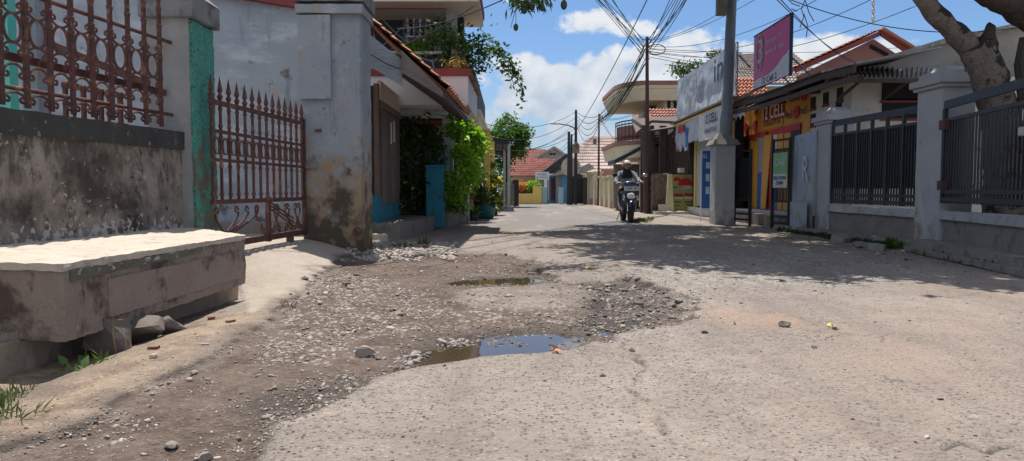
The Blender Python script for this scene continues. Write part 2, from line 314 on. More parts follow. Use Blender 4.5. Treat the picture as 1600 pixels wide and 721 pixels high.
M['leaf'] = leafmat('leaf_mid', (.028,.075,.015), (.10,.19,.035)); M['leafshade'] = leafmat('leaf_canopy', (.028,.065,.015), (.08,.15,.03), .12); M['leafdark'] = leafmat('leaf_dark', (.018,.040,.014), (.060,.11,.03), .3); M['leaflime'] = leafmat('leaf_lime', (.09,.22,.02), (.30,.46,.06), .5)
M['leafvine'] = leafmat('leaf_vine', (.04,.085,.03), (.13,.22,.07)); M['leafyel'] = leafmat('leaf_yellow', (.6,.38,.02), (.85,.6,.06), .3); M['leafor'] = leafmat('leaf_orange', (.45,.13,.03), (.65,.28,.06), .3); M['grass'] = leafmat('grass_blade', (.05,.085,.025), (.20,.22,.09), .2); M['dryleaf'] = leafmat('dry_leaf', (.45,.20,.09), (.62,.50,.10), .2)
# ---------------- ground ----------------
def gpoly(pts): return np.array([[*G(px, py)[:2]] for px, py in pts])
def sdf(X, Y, poly):        # positive inside, metres
    x = X.ravel(); y = Y.ravel(); d = np.full(x.shape, 1e9); ins = np.zeros(x.shape, bool); n = len(poly)
    for i in range(n):
        a = poly[i]; b = poly[(i+1) % n]; ex, ey = b-a; l2 = ex*ex+ey*ey+1e-12
        t = np.clip(((x-a[0])*ex+(y-a[1])*ey)/l2, 0, 1)
        d = np.minimum(d, np.hypot(x-a[0]-t*ex, y-a[1]-t*ey))
        c = (a[1] > y) != (b[1] > y)
        with np.errstate(divide='ignore', invalid='ignore'):
            xi = (b[0]-a[0])*(y-a[1])/(b[1]-a[1]+1e-15)+a[0]
        ins ^= c & (x < xi)
    return np.where(ins, d, -d).reshape(X.shape)
_perm = np.random.default_rng(5).random((256, 256))
def vn(X, Y, s, off=0):     # smooth value noise 0..1
    x = X*s+off*17.3+1000; y = Y*s+off*9.1+1000; xi = np.floor(x).astype(int); yi = np.floor(y).astype(int)
    fx = x-xi; fy = y-yi; fx = fx*fx*(3-2*fx); fy = fy*fy*(3-2*fy)
    g = lambda a, b: _perm[a % 256, b % 256]
    return (g(xi, yi)*(1-fx)+g(xi+1, yi)*fx)*(1-fy)+(g(xi, yi+1)*(1-fx)+g(xi+1, yi+1)*fx)*fy
def fbm(X, Y, s, o=4, off=0, gain=.5):
    r = 0; a = 1; t = 0
    for i in range(o): r = r+a*vn(X, Y, s*2.03**i, off+i); t += a; a *= gain
    return r/t
def ss(x, a, b):
    t = np.clip((x-a)/(b-a), 0, 1); return t*t*(3-2*t)
MUD = gpoly([(-120,715),(120,662),(230,600),(330,548),(400,505),(450,468),(500,428),(548,398),(590,392),(640,400),(700,394),(790,394),(850,412),(872,436),(905,446),(925,438),(990,434),(1060,450),(1105,466),
             (1075,496),(1010,512),(965,530),(925,530),(880,543),(820,548),(750,552),(690,560),(640,566),(600,580),(555,597),(515,618),(470,640),(435,655),(412,690),(404,730),(400,900),(-300,900)])
ISLAND = gpoly([(735,447),(800,446),(875,440),(930,442),(915,472),(860,478),(800,482),(740,476),(700,462)])
PUD1 = gpoly([(606,564),(625,548),(655,532),(700,519),(745,512),(800,505),(860,502),(905,508),(925,514),(905,530),(878,538),(820,546),(750,550),(690,558),(640,565)])
PUD2 = gpoly([(690,436),(720,430),(770,427),(835,425),(856,432),(820,439),(760,440),(710,440)])
PUD3 = gpoly([(395,612),(450,598),(500,590),(560,578),(590,580),(520,606),(470,628),(430,640),(390,630)])
POT = gpoly([(920,442),(990,434),(1060,450),(1080,470),(1030,500),(975,520),(925,512),(900,490),(930,465)])
STONY = gpoly([(470,436),(540,418),(640,440),(760,470),(880,470),(900,500),(760,505),(640,515),(600,540),(540,560),(400,560),(380,520)])
DRIVE = gpoly([(-200,480),(300,440),(380,360),(560,366),(566,385),(548,394),(520,412),(482,440),(440,466),(392,492),(384,470),(380,440),(200,500)])
SAND = gpoly([(395,480),(300,500),(-100,560),(-100,720),(60,690),(200,640),(300,570),(380,520),(450,470)])
ORANGE = gpoly([(1075,478),(1200,482),(1310,500),(1300,520),(1190,522),(1080,500)])
DUST = gpoly([(1700,415),(1480,435),(1330,470),(1250,520),(1100,560),(1010,600),(1100,760),(1700,900)])
GRAV = gpoly([(1100,390),(1350,385),(1500,430),(1360,450),(1250,462),(1120,468),(1050,440),(960,425)])
BENCHF = [(-2.79,4.0), (-2.5,6.65)]
def masks(X, Y):
    wx = (fbm(X, Y, 3.0, 4, 1)-.5)*.22*np.clip(Y/5, .6, 2); wy = (fbm(X, Y, 3.0, 4, 2)-.5)*.30*np.clip(Y/5, .6, 2.5)
    Xw = X+wx; Yw = Y+wy
    m = {}
    m['mud'] = sdf(Xw, Yw, MUD); m['isl'] = sdf(Xw, Yw, ISLAND); m['p1'] = sdf(X+wx*.4, Y+wy*.4, PUD1); m['p2'] = sdf(X+wx*.4, Y+wy*.4, PUD2); m['p3'] = sdf(X+wx*.4, Y+wy*.4, PUD3)
    m['pot'] = sdf(Xw, Yw, POT); m['stony'] = sdf(Xw, Yw, STONY); m['drive'] = sdf(X+wx*.3, Y+wy*.3, DRIVE); m['sand'] = sdf(Xw, Yw, SAND); m['orange'] = sdf(Xw, Yw, ORANGE); m['dust'] = sdf(Xw, Yw, DUST); m['grav'] = sdf(Xw, Yw, GRAV)
    return m
def height(X, Y, m=None):
    m = m or masks(X, Y)
    z = np.zeros_like(X)
    z += (fbm(X, Y, .8, 3, 7)-.5)*.03*ss(Y, 1, 4)
    near = ss(26-Y, 0, 8)
    mud = ss(m['mud'], -.01, .05)*(1-.75*ss(m['isl'], -.05, .12))
    z -= mud*.040
    z += mud*((fbm(X, Y, 7, 4, 3)-.5)*.035+(fbm(X, Y, 22, 3, 4)-.5)*.018)
    # crumbled lip of the front slab
    z -= ss(m['mud'], -.10, .0)*.012*(1-mud)
    for k, dp in (('p1', .055), ('p2', .040), ('p3', .008)):
        z -= ss(m[k], -.12, .16)*dp*(.55+1.7*(fbm(X, Y, 8, 4, 12)-.28))
    z -= ss(m['pot'], -.02, .12)*.03*(.4+1.6*fbm(X, Y, 6, 3, 31))
    z += (1-mud)*near*((fbm(X, Y, 11, 4, 5)-.5)*.010+(vn(X, Y, 42, 6)-.5)*.005)
    z += ss(m['grav'], -.1, .3)*(fbm(X, Y, 16, 3, 8)-.5)*.02
    # driveway ramp on the left and the low strip along the bench
    ramp = ss(-X, 1.95, 3.0)*ss(Y, 6.7, 8.2)*ss(14-Y, 0, 2.5)
    z += ramp*.20
    gut = ss(-X, 2.02, 2.5)*ss(7.4-Y, 0, .8)
    z -= gut*.095
    z += ss(-X, 3.4, 4.5)*ss(Y, 12, 14)*.15
    # shallow wheel ruts through the mud
    for o, w in ((0.0, .09), (.28, .07)):
        xr = -1.75-o-(Y-5)*.03-.25*np.sin((Y-3)*.35)
        z -= np.exp(-((X-xr)/w)**2)*.018*ss(m['mud'], 0, .2)
    return z
def hz(x, y): return float(height(np.array([[x]]), np.array([[y]]))[0, 0])

ys = [1.3]
while ys[-1] < 46: ys.append(ys[-1]+max(.013, .0052*ys[-1]))
while ys[-1] < 900: ys.append(ys[-1]*1.12)
ys = [-60, -20, -6, -2, -.5, .4] + ys
xs = list(np.arange(-4.0, 6.4, .019)); a = xs[-1]
while a < 60: a += max(.04, (a-6.2)*.18); xs.append(a)
a = xs[0]; lft = []
while a > -60: a -= max(.04, (-3.9-a)*.18); lft.append(a)
xs = [-900, -300, -120]+lft[::-1]+xs+[120, 300, 900]
xs = np.array(xs); ys = np.array(ys); GX, GY = np.meshgrid(xs, ys)
mk = masks(GX, GY); GZ = height(GX, GY, mk)
nx, ny = len(xs), len(ys)
me = bpy.data.meshes.new('ground')
idx = np.arange(nx*ny).reshape(ny, nx)
quads = np.stack([idx[:-1, :-1], idx[:-1, 1:], idx[1:, 1:], idx[1:, :-1]], -1).reshape(-1, 4)
me.vertices.add(nx*ny); me.vertices.foreach_set('co', np.stack([GX, GY, GZ], -1).ravel().astype(np.float32))
me.loops.add(len(quads)*4); me.loops.foreach_set('vertex_index', quads.ravel().astype(np.int32))
me.polygons.add(len(quads)); me.polygons.foreach_set('loop_start', (np.arange(len(quads))*4).astype(np.int32)); me.polygons.foreach_set('loop_total', np.full(len(quads), 4, np.int32))
me.polygons.foreach_set('use_smooth', np.ones(len(quads), bool)); me.update(); me.validate()
def attr(name, arr):
    a = me.attributes.new(name, 'FLOAT', 'POINT'); a.data.foreach_set('value', arr.ravel().astype(np.float32))
lw_ = .16*ss(-GX, .9, 1.8); mudm = ss(mk['mud']+lw_*(fbm(GX, GY, 5, 4, 81)-.5)*2.2, -.015-lw_, .03+lw_)*(1-.65*ss(mk['isl'], -.05, .1))*(1-ss(GX, .7, 1.9)*ss(fbm(GX, GY, 5, 4, 41), .36, .52))
attr('mud', mudm)
wet = np.maximum.reduce([ss(mk['p1'], -.16, .05), ss(mk['p2'], -.12, .05), ss(mk['p3'], -.12, .05), ss(mk['pot'], -.08, .08)*.7*ss(1.7-GX, 0, 1.0)])
attr('wet', wet); attr('stony', ss(mk['stony'], -.1, .2)+.6*ss(mk['isl'], -.05, .1)); attr('drive', ss(mk['drive'], -.02, .03)); attr('sand', ss(mk['sand'], -.15, .25))
attr('orange', ss(mk['orange'], -.15, .25)); attr('dust', ss(mk['dust'], -.3, .8))
def pdist(pts, w):
    d = np.full(GX.shape, 9.); wx_ = (fbm(GX, GY, 8, 3, 71)-.5)*.10
    for a_, b__ in zip(pts[:-1], pts[1:]):
        e_ = b__-a_; l2 = (e_**2).sum()+1e-9; tt = np.clip(((GX+wx_-a_[0])*e_[0]+(GY-a_[1])*e_[1])/l2, 0, 1); d = np.minimum(d, np.hypot(GX+wx_-a_[0]-tt*e_[0], GY-a_[1]-tt*e_[1]))
    return np.exp(-(d/w)**2)
CRK = pdist(gpoly([(930,528),(965,534),(982,548),(1000,572),(990,590),(984,608),(1012,636),(1035,655),(1042,680)]), .011)*ss(fbm(GX, GY, 6, 3, 72), .3, .5)
CRK = np.maximum(CRK, pdist(gpoly([(1180,640),(1230,652),(1300,648),(1380,665)]), .008)*ss(fbm(GX, GY, 5, 3, 73), .46, .6)); CRK = np.maximum(CRK, pdist(gpoly([(1480,700),(1500,690),(1545,708),(1600,690)]), .013)*ss(fbm(GX, GY, 6, 3, 74), .4, .55))
GZ2 = GZ-.012*np.clip(CRK, 0, 1); me.vertices.foreach_set('co', np.stack([GX, GY, GZ2], -1).ravel().astype(np.float32))
attr('grav', np.maximum(ss(mk['grav'], -.2, .3), ss(mk['pot'], -.7, .0)*ss(fbm(GX, GY, 5, 4, 55), .42, .55)))
attr('lip', np.exp(-((mk['mud']-.012)/.022)**2)*ss(fbm(GX, GY, 9, 3, 51), .36, .56)+ss(mk['pot'], -.06, .04)*ss(fbm(GX, GY, 5, 4, 52), .44, .56)*ss(1.9-GX, 0, 1.0)+CRK)
# far carriageway: smoother and greyer, with dusty verges
fr = gpoly([(740,352),(775,340),(800,327),(806,319),(905,319.5),(925,325),(985,340),(1010,352),(960,362),(820,362)])
attr('far', ss(sdf(GX+(fbm(GX, GY, .8, 3, 1)-.5)*.8, GY, fr), -.25, .25)*ss(GY, 15, 18))
go = bpy.data.objects.new('ground', me); COL.objects.link(go); struct(go)

m, t, b = nodes('road_surface'); tcn = t.nodes.new('ShaderNodeTexCoord'); vec = tcn.outputs['Object']
def at_(n):
    a = t.nodes.new('ShaderNodeAttribute'); a.attribute_name = n; return a.outputs['Fac']
def vor(scale, feat='F1', rnd=1):
    v = t.nodes.new('ShaderNodeTexVoronoi'); v.feature = feat; v.inputs['Scale'].default_value = scale; v.inputs['Randomness'].default_value = rnd; t.links.new(vec, v.inputs['Vector']); return v
big = tnoise(t, vec, .7, 4, .6); mid = tnoise(t, vec, 3.1, 6, .65, None, 4); fine = tnoise(t, vec, 22, 6, .7, None, 8); grit = tnoise(t, vec, 110, 3, .7, None, 2)
v1 = vor(58); v2 = vor(26); sepc = t.nodes.new('ShaderNodeSeparateColor'); t.links.new(v1.outputs['Color'], sepc.inputs[0]); sep2 = t.nodes.new('ShaderNodeSeparateColor'); t.links.new(v2.outputs['Color'], sep2.inputs[0])
# asphalt worn to its aggregate
asp = tmix(t, tmap(t, mid, .35, .65), (.275,.232,.198), (.370,.312,.265))
asp = tmix(t, tmap(t, big, .42, .62, 0, .6), asp, (.26,.212,.178))
peb = tmath(t, 'MULTIPLY', tmap(t, sepc.outputs[0], .72, .76), tmap(t, v1.outputs['Distance'], .50, .36))
asp = tmix(t, tmath(t, 'MULTIPLY', peb, .85), asp, (.09,.075,.065))
pal = tmath(t, 'MULTIPLY', tmap(t, sepc.outputs[1], .86, .9), tmap(t, v1.outputs['Distance'], .5, .36))
asp = tmix(t, tmath(t, 'MULTIPLY', pal, .6), asp, (.47,.43,.38))
peb2 = tmath(t, 'MULTIPLY', tmap(t, sep2.outputs[0], .88, .91), tmap(t, v2.outputs['Distance'], .42, .30))
asp = tmix(t, tmath(t, 'MULTIPLY', peb2, .7), asp, (.14,.125,.115))
asp = tmix(t, tmap(t, fine, .52, .68, 0, .7), asp, (.17,.135,.11))
asp = tmix(t, tmap(t, grit, .62, .8, 0, .55), asp, (.10,.085,.075))
# fine alligator cracks
ck = t.nodes.new('ShaderNodeTexVoronoi'); ck.feature = 'DISTANCE_TO_EDGE'; ck.inputs['Scale'].default_value = 2.3
wv = t.nodes.new('ShaderNodeVectorMath'); wv.operation = 'ADD'; t.links.new(vec, wv.inputs[0])
nc = t.nodes.new('ShaderNodeTexNoise'); nc.inputs['Scale'].default_value = 3; nc.inputs['Detail'].default_value = 5; t.links.new(vec, nc.inputs['Vector'])
sc_ = t.nodes.new('ShaderNodeVectorMath'); sc_.operation = 'SCALE'; sc_.inputs['Scale'].default_value = .5; t.links.new(nc.outputs['Color'], sc_.inputs[0]); t.links.new(sc_.outputs[0], wv.inputs[1]); t.links.new(wv.outputs[0], ck.inputs['Vector'])
crack = tmath(t, 'MULTIPLY', tmap(t, ck.outputs['Distance'], .014, .004), tmap(t, big, .58, .66))
asp = tmix(t, tmath(t, 'MULTIPLY', crack, .75), asp, (.09,.075,.065))
gravc = tmix(t, tmap(t, sep2.outputs[1], .2, .8), (.19,.175,.165), (.38,.35,.32)); asp = tmix(t, tmath(t, 'MULTIPLY', at_('grav'), tmap(t, mid, .42, .58, .2, .8)), asp, gravc)
col = tmix(t, tmath(t, 'MULTIPLY', at_('dust'), tmap(t, tnoise(t, vec, 2.0, 6, .6, (1,.35,1), 3), .38, .66, .1, .75)), asp, (.37,.275,.215))
col = tmix(t, tmath(t, 'MULTIPLY', at_('orange'), tmap(t, mid, .44, .62, .0, .7)), col, (.38,.25,.17))
farc = tmix(t, tmap(t, mid, .35, .65), (.17,.16,.15), (.215,.20,.185)); col = tmix(t, at_('far'), col, farc)
sand = tmix(t, tmap(t, fine, .3, .7), (.40,.30,.21), (.29,.215,.155)); sand = tmix(t, tmap(t, mid, .46, .6, 0, .9), sand, (.17,.12,.09)); sand = tmix(t, tmath(t, 'MULTIPLY', pal, .6), sand, (.5,.45,.38)); col = tmix(t, at_('sand'), col, sand)
drv = tmix(t, tmap(t, mid, .35, .7), (.47,.40,.33), (.40,.335,.27)); drv = tmix(t, tmap(t, fine, .56, .72, 0, .5), drv, (.27,.215,.17)); drv = tmix(t, tmath(t, 'MULTIPLY', tmap(t, grit, .6, .78), .5), drv, (.16,.13,.11)); trk = tnoise(t, vec, 1.6, 6, .65, (1,.16,1), 9); col = tmix(t, tmap(t, trk, .50, .62, 0, .55), col, (.205,.165,.138)); col = tmix(t, tmap(t, trk, .46, .34, 0, .35), col, (.43,.35,.28)); col = tmix(t, at_('drive'), col, drv)
mudc = tmix(t, tmap(t, mid, .38, .62), (.092,.064,.048), (.158,.116,.090)); mudc = tmix(t, tmap(t, fine, .5, .7), mudc, (.23,.175,.14)); mudc = tmix(t, tmath(t, 'MULTIPLY', tmap(t, big, .58, .68), tmap(t, fine, .5, .6)), mudc, (.20,.085,.05))
sto = tmath(t, 'MULTIPLY', tmap(t, sep2.outputs[0], .45, .55), tmap(t, v2.outputs['Distance'], .52, .44))
sto = tmath(t, 'MULTIPLY', sto, tmap(t, tmath(t, 'ADD', at_('stony'), tmap(t, mid, .4, .65, -.6, .5)), .35, .8))
mudc = tmix(t, tmath(t, 'MULTIPLY', sto, .85), mudc, tmix(t, sep2.outputs[2], (.34,.29,.25), (.46,.41,.36)))
mudc = tmix(t, tmath(t, 'MULTIPLY', tmap(t, grit, .64, .76), .5), mudc, (.36,.31,.27))
col = tmix(t, at_('mud'), col, mudc)
col = tmix(t, tmath(t, 'MULTIPLY', at_('lip'), .8), col, (.055,.045,.038)); col = tmix(t, tmath(t, 'MULTIPLY', at_('wet'), .62), col, (.050,.036,.026))
t.links.new(col, b.inputs['Base Color'])
rg = tmath(t, 'SUBTRACT', .92, tmath(t, 'MULTIPLY', at_('wet'), tmap(t, fine, .4, .6, .35, .72))); t.links.new(rg, b.inputs['Roughness']); b.inputs['Specular IOR Level'].default_value = .35
h = tmath(t, 'ADD', tmath(t, 'MULTIPLY', v1.outputs['Distance'], -.5), fine); h = tmath(t, 'ADD', h, tmath(t, 'MULTIPLY', v2.outputs['Distance'], -.35)); h = tmath(t, 'ADD', h, tmath(t, 'MULTIPLY', grit, .45)); h = tmath(t, 'SUBTRACT', h, tmath(t, 'MULTIPLY', crack, .8))
keep = tmap(t, at_('far'), 0, 1, 1, .35); h = tmath(t, 'MULTIPLY', h, keep)
bump(t, b, h, 1.0, .02)
me.materials.append(m); M['ground'] = m

# standing water: level sheets, the ground pokes through them
mw, t, b = nodes('puddle_water'); tcn = t.nodes.new('ShaderNodeTexCoord')
b.inputs['Base Color'].default_value = (.060,.042,.024,1); b.inputs['Roughness'].default_value = .015; b.inputs['IOR'].default_value = 1.45; b.inputs['Specular IOR Level'].default_value = .75
bump(t, b, tnoise(t, tcn.outputs['Object'], 9, 3, .5), .05, .004)
for nm, pl, zz in (('puddle', PUD1, -.066), ('puddle', PUD2, -.058)):
    c = pl.mean(0); q = c+(pl-c)*1.25
    mb = MB(); mb.add([(x, y, zz) for x, y in q], [tuple(range(len(q)))]); o = mb.build(nm, mw); struct(o)
# =============== shared makers ===============
def leaves(name, pts, size, m, parent=None, droop=.3, asp=.45, dirs=None, seed=1, lcbase=None, lc=(0, 1)):
    g = np.random.default_rng(seed); n = len(pts); pts = np.asarray(pts, float)
    d = g.normal(size=(n, 3)); d[:, 2] = d[:, 2]*.6-droop
    if dirs is not None: d = d*.5+np.asarray(dirs)
    d /= np.linalg.norm(d, axis=1)[:, None]
    up = g.normal(size=(n, 3))*.6+np.array([0, 0, 1.0]); s = np.cross(d, up); s /= np.linalg.norm(s, axis=1)[:, None]+1e-9
    nn = np.cross(s, d); L_ = size*g.uniform(.6, 1.3, n)[:, None]; Wd = L_*asp
    v = np.stack([pts, pts+d*L_*.45+s*Wd*.5+nn*Wd*.18, pts+d*L_-nn*L_*.12, pts+d*L_*.45-s*Wd*.5+nn*Wd*.18], 1).reshape(-1, 3)
    o0 = np.zeros(3); q = parent
    while q is not None: o0 = o0+np.array(q.location); q = q.parent
    me = bpy.data.meshes.new(name); me.vertices.add(4*n); me.vertices.foreach_set('co', (v-o0).ravel().astype(np.float32))
    b = np.arange(n)[:, None]*4; tri = np.concatenate([b+np.array([0, 1, 2]), b+np.array([0, 2, 3])], 1).reshape(-1)
    me.loops.add(len(tri)); me.loops.foreach_set('vertex_index', tri.astype(np.int32)); nf = 2*n
    me.polygons.add(nf); me.polygons.foreach_set('loop_start', (np.arange(nf)*3).astype(np.int32)); me.polygons.foreach_set('loop_total', np.full(nf, 3, np.int32))
    me.update(); a = me.attributes.new('lc', 'FLOAT', 'POINT'); base = g.random(n)*(lc[1]-lc[0])+lc[0] if lcbase is None else np.clip(lcbase+g.normal(size=n)*.15, 0, 1)
    a.data.foreach_set('value', np.repeat(base, 4).astype(np.float32))
    me.materials.append(m); o = bpy.data.objects.new(name, me); COL.objects.link(o); o.parent = parent
    return o
def cluster_pts(c, r, nc, per, cr, seed=1, shell=.35):
    """leaf points in clumps through an ellipsoid; returns points and a clump tone"""
    g = np.random.default_rng(seed); c = np.array(c); r = np.array(r)
    d = g.normal(size=(nc, 3)); d /= np.linalg.norm(d, axis=1)[:, None]; k = (shell+(1-shell)*g.random(nc))**.6
    cc = c+d*r*k[:, None]; sz = cr*g.uniform(.5, 1.3, nc)
    p = np.repeat(cc, per, 0)+g.normal(size=(nc*per, 3))*np.repeat(sz, per)[:, None]*np.array([.5, .5, .4])
    return p, np.repeat(g.random(nc), per)
def limb(mb, a, b, r0, r1, bend=.15, n=7, seg=7, seed=0):
    a = Vector(a); b = Vector(b); g = random.Random(seed); L_ = (b-a).length
    off = Vector((g.uniform(-1, 1), g.uniform(-1, 1), g.uniform(-.3, .8)))*bend*L_
    pts = [a.lerp(b, i/(n-1))+off*math.sin(math.pi*i/(n-1)) for i in range(n)]
    return mb.tube(pts, [r0+(r1-r0)*i/(n-1) for i in range(n)], seg)
def text3d(s, name, m, parent, origin, right, up, size, depth=.004, width=None, bold=0, align='CENTER'):
    """lettering of height `size` lying in the plane right/up, centred at origin"""
    cu = bpy.data.curves.new('t', 'FONT'); cu.body = s; cu.size = 1; cu.align_x = align; cu.align_y = 'CENTER'; cu.offset = bold; cu.extrude = 0.0; cu.resolution_u = 3
    o = bpy.data.objects.new('t', cu); COL.objects.link(o); dg = bpy.context.evaluated_depsgraph_get(); me = bpy.data.meshes.new_from_object(o.evaluated_get(dg)); bpy.data.objects.remove(o); bpy.data.curves.remove(cu)
    w = max(v.co.x for v in me.vertices)-min(v.co.x for v in me.vertices); k = size*1.35; kx = k if width is None else width/w
    right = Vector(right).normalized(); up = Vector(up).normalized(); nrm = right.cross(up)
    off = Vector((0,0,0)); q = parent
    while q is not None: off = off+q.location; q = q.parent
    for v in me.vertices: v.co = Vector(origin)-off+right*(v.co.x*kx)+up*(v.co.y*k)+nrm*depth
    me.name = name; me.materials.clear(); me.materials.append(m); ob = bpy.data.objects.new(name, me); COL.objects.link(ob); ob.parent = parent; return ob
def tile_roof(name, p00, p10, p01, p11, nu, nv, m, parent, amp=.05, step=.03, seed=1, thick=.03):
    """p00-p10 = ridge, p01-p11 = eave; nu pantiles across, nv rows down"""
    p00, p10, p01, p11 = map(Vector, (p00, p10, p01, p11)); nrm = (p10-p00).cross(p01-p00).normalized()
    if nrm.z < 0: nrm = -nrm
    k = 5; vs = []; fs = []; tone = []; g = random.Random(seed)
    def pt(u, v, h): return (p00.lerp(p10, u)).lerp(p01.lerp(p11, u), v)+nrm*h
    for r in range(nv):
        tn = [g.random() for _ in range(nu)]
        for e in (0, 1):
            v = (r+e*1.0)/nv
            for i in range(nu*k+1):
                w = .5+.5*math.sin(2*math.pi*i/k); vs.append(pt(i/(nu*k), v, amp*w+(step*e)+g.uniform(0, .004))); tone.append(tn[min(i//k, nu-1)])
        o = r*2*(nu*k+1)
        for i in range(nu*k): fs.append((o+i, o+i+1, o+i+1+nu*k+1, o+i+nu*k+1))
        if r < nv-1:
            for i in range(nu*k): a = o+nu*k+1+i; fs.append((a, a+1, a+1+nu*k+1, a+nu*k+1))
    o = len(vs); vs += [pt(0,0,-thick), pt(1,0,-thick), pt(1,1,-thick), pt(0,1,-thick)]; tone += [0]*4; fs.append((o, o+3, o+2, o+1))
    top = nv*2*(nu*k+1)-(nu*k+1)
    fs.append(tuple([o+3, o+2]+[top+i for i in range(nu*k, -1, -1)]))
    mb = MB(); mb.add(vs, fs); off = Vector((0,0,0)); q = parent
    while q is not None: off = off+q.location; q = q.parent
    me = bpy.data.meshes.new(name); me.from_pydata([v-off for v in mb.v], [], mb.f); a = me.attributes.new('lc', 'FLOAT', 'POINT'); a.data.foreach_set('value', tone)
    me.materials.append(m); ob = bpy.data.objects.new(name, me); COL.objects.link(ob); ob.parent = parent; return ob
def arc(c, u, v, ru, rv, a0, a1, n=10):
    c, u, v = Vector(c), Vector(u), Vector(v)
    return [c+u*(ru*math.cos(a0+(a1-a0)*i/n))+v*(rv*math.sin(a0+(a1-a0)*i/n)) for i in range(n+1)]
def spiral(c, u, v, r0, r1, a0, a1, n=12):
    c, u, v = Vector(c), Vector(u), Vector(v)
    return [c+u*((r0+(r1-r0)*i/n)*math.cos(a0+(a1-a0)*i/n))+v*((r0+(r1-r0)*i/n)*math.sin(a0+(a1-a0)*i/n)) for i in range(n+1)]
UZ = Vector((0, 0, 1))

# =============== left: bench slab, wall, fence ===============
bt = thing('concrete_bench', 'thick flaking concrete ledge with pale sunlit top in front of the dirty wall', 'bench', (-2.6, 5, 0))
FL, FR, BR_, BL = V(-2.37,3.87,0), V(-2.295,6.3,0), V(-3.30,7.52,0), V(-4.1,4.28,0)
def lift(p, z): return Vector((p.x, p.y, z))
MB().hexa([lift(p, .085) for p in (FL, FR, BR_, BL)], [lift(p, .468) for p in (FL, FR, BR_, BL)]).build('slab', M['bench'], bt, rough=(.05, .012, 7))
tp = [FL+V(.0,-.012,0), FR+V(.012,.012,0), BR_+V(0,.02,0), BL+V(-.1,-.02,0)]
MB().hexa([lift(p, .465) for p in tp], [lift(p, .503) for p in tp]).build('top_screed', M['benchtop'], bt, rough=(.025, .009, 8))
fa, fb = FL.lerp(FR, .16)+V(.012,0,0), FL.lerp(FR, .955)+V(.012,0,0)
MB().hexa([lift(fa,.15), lift(fb,.15), lift(fb,.15)+V(-.03,0,0), lift(fa,.15)+V(-.03,0,0)], [lift(fa,.375), lift(fb,.375), lift(fb,.375)+V(-.03,0,0), lift(fa,.375)+V(-.03,0,0)]).build('render_patch', mat('pinkish_render', (.27,.205,.175), (.34,.27,.23), 3, .9, 1.0, 34, .03, stains=[((.13,.095,.075), 4, .54, .64)]), bt, rough=(.04,.006,12))
fa, fb = FL.lerp(FR, .02)+V(.010,0,0), FL.lerp(FR, .66)+V(.010,0,0)
MB().hexa([lift(fa,.405), lift(fb,.43), lift(fb,.43)+V(-.03,0,0), lift(fa,.405)+V(-.03,0,0)], [lift(fa,.462), lift(fb,.464), lift(fb,.464)+V(-.03,0,0), lift(fa,.462)+V(-.03,0,0)]).build('cement_band', mat('greenish_cement', (.17,.165,.125), (.13,.12,.095), 4, .9, 1.0, 34, .03), bt, rough=(.03,.012,16))
b0 = [V(-2.70,3.3,0), V(-2.47,6.60,0), V(-3.2,7.0,0), V(-4.3,3.3,0)]
MB().hexa([lift(p, -.2) for p in b0], [lift(p, .085) for p in b0]).build('plinth', M['plinth'], bt, rough=(.06, .025, 6))
s0 = [V(-3.3,3.0,0), V(-2.66,3.97,0), V(-3.4,4.6,0), V(-4.6,3.6,0)]
single(MB().hexa([lift(p, -.2) for p in s0], [lift(p, .135) for p in s0]), 'concrete_step', M['bench'], 'low broken concrete step at the near end of the ledge', 'step', rough=(.05, .015, 7))
# wall line: from A (far) to B (near)
WA, WB = V(-3.33,7.5,0), V(-3.90,2.8,0); wd = (WB-WA).normalized(); wnrm = V(-wd.y, wd.x, 0)
if wnrm.x < 0: wnrm = -wnrm
wl = thing('low_wall', 'low dirty rendered wall with black coping and white flaking patches', 'wall', (-3.5, 6, .5))
def wallbox(mb, off0, off1, z0, z1, a=WA, b_=WB):
    q = [a+wnrm*off0, b_+wnrm*off0, b_+wnrm*off1, a+wnrm*off1]
    return mb.hexa([lift(p, z0) for p in q], [lift(p, z1) for p in q])
wallbox(MB(), 0, -.16, .30, 1.30).build('wall_panel', M['wallcon'], wl, rough=(.05, .008, 5))
wallbox(MB(), .035, -.2, 1.29, 1.47).build('coping', M['coping'], wl, rough=(.05, .008, 9))
# column
cl = thing('corner_column', 'grey concrete column with bright green roughcast side and a dark cap', 'column', (-3.45, 7.75, .5))
MB().box(-3.66,7.46,.3,-3.235,8.02,2.60).build('shaft', M['colgrey'], cl, rough=(.06, .004, 7))
MB().box(-3.25,7.475,.46,-3.205,8.01,2.585).build('green_face', M['colgreen'], cl, rough=(.025, .014, 30))
MB().prism([(-3.71,7.40),(-3.16,7.40),(-3.16,8.08),(-3.71,8.08)], 2.602, 2.83).build('cap', M['colcap'], cl, bevel=.008)
MB().hexa([(-3.71,7.40,2.832),(-3.16,7.40,2.832),(-3.16,8.08,2.832),(-3.71,8.08,2.832)], [(-3.60,7.50,2.93),(-3.26,7.50,2.93),(-3.26,7.98,2.93),(-3.60,7.98,2.93)]).build('cap_top', M['colcap'], cl)
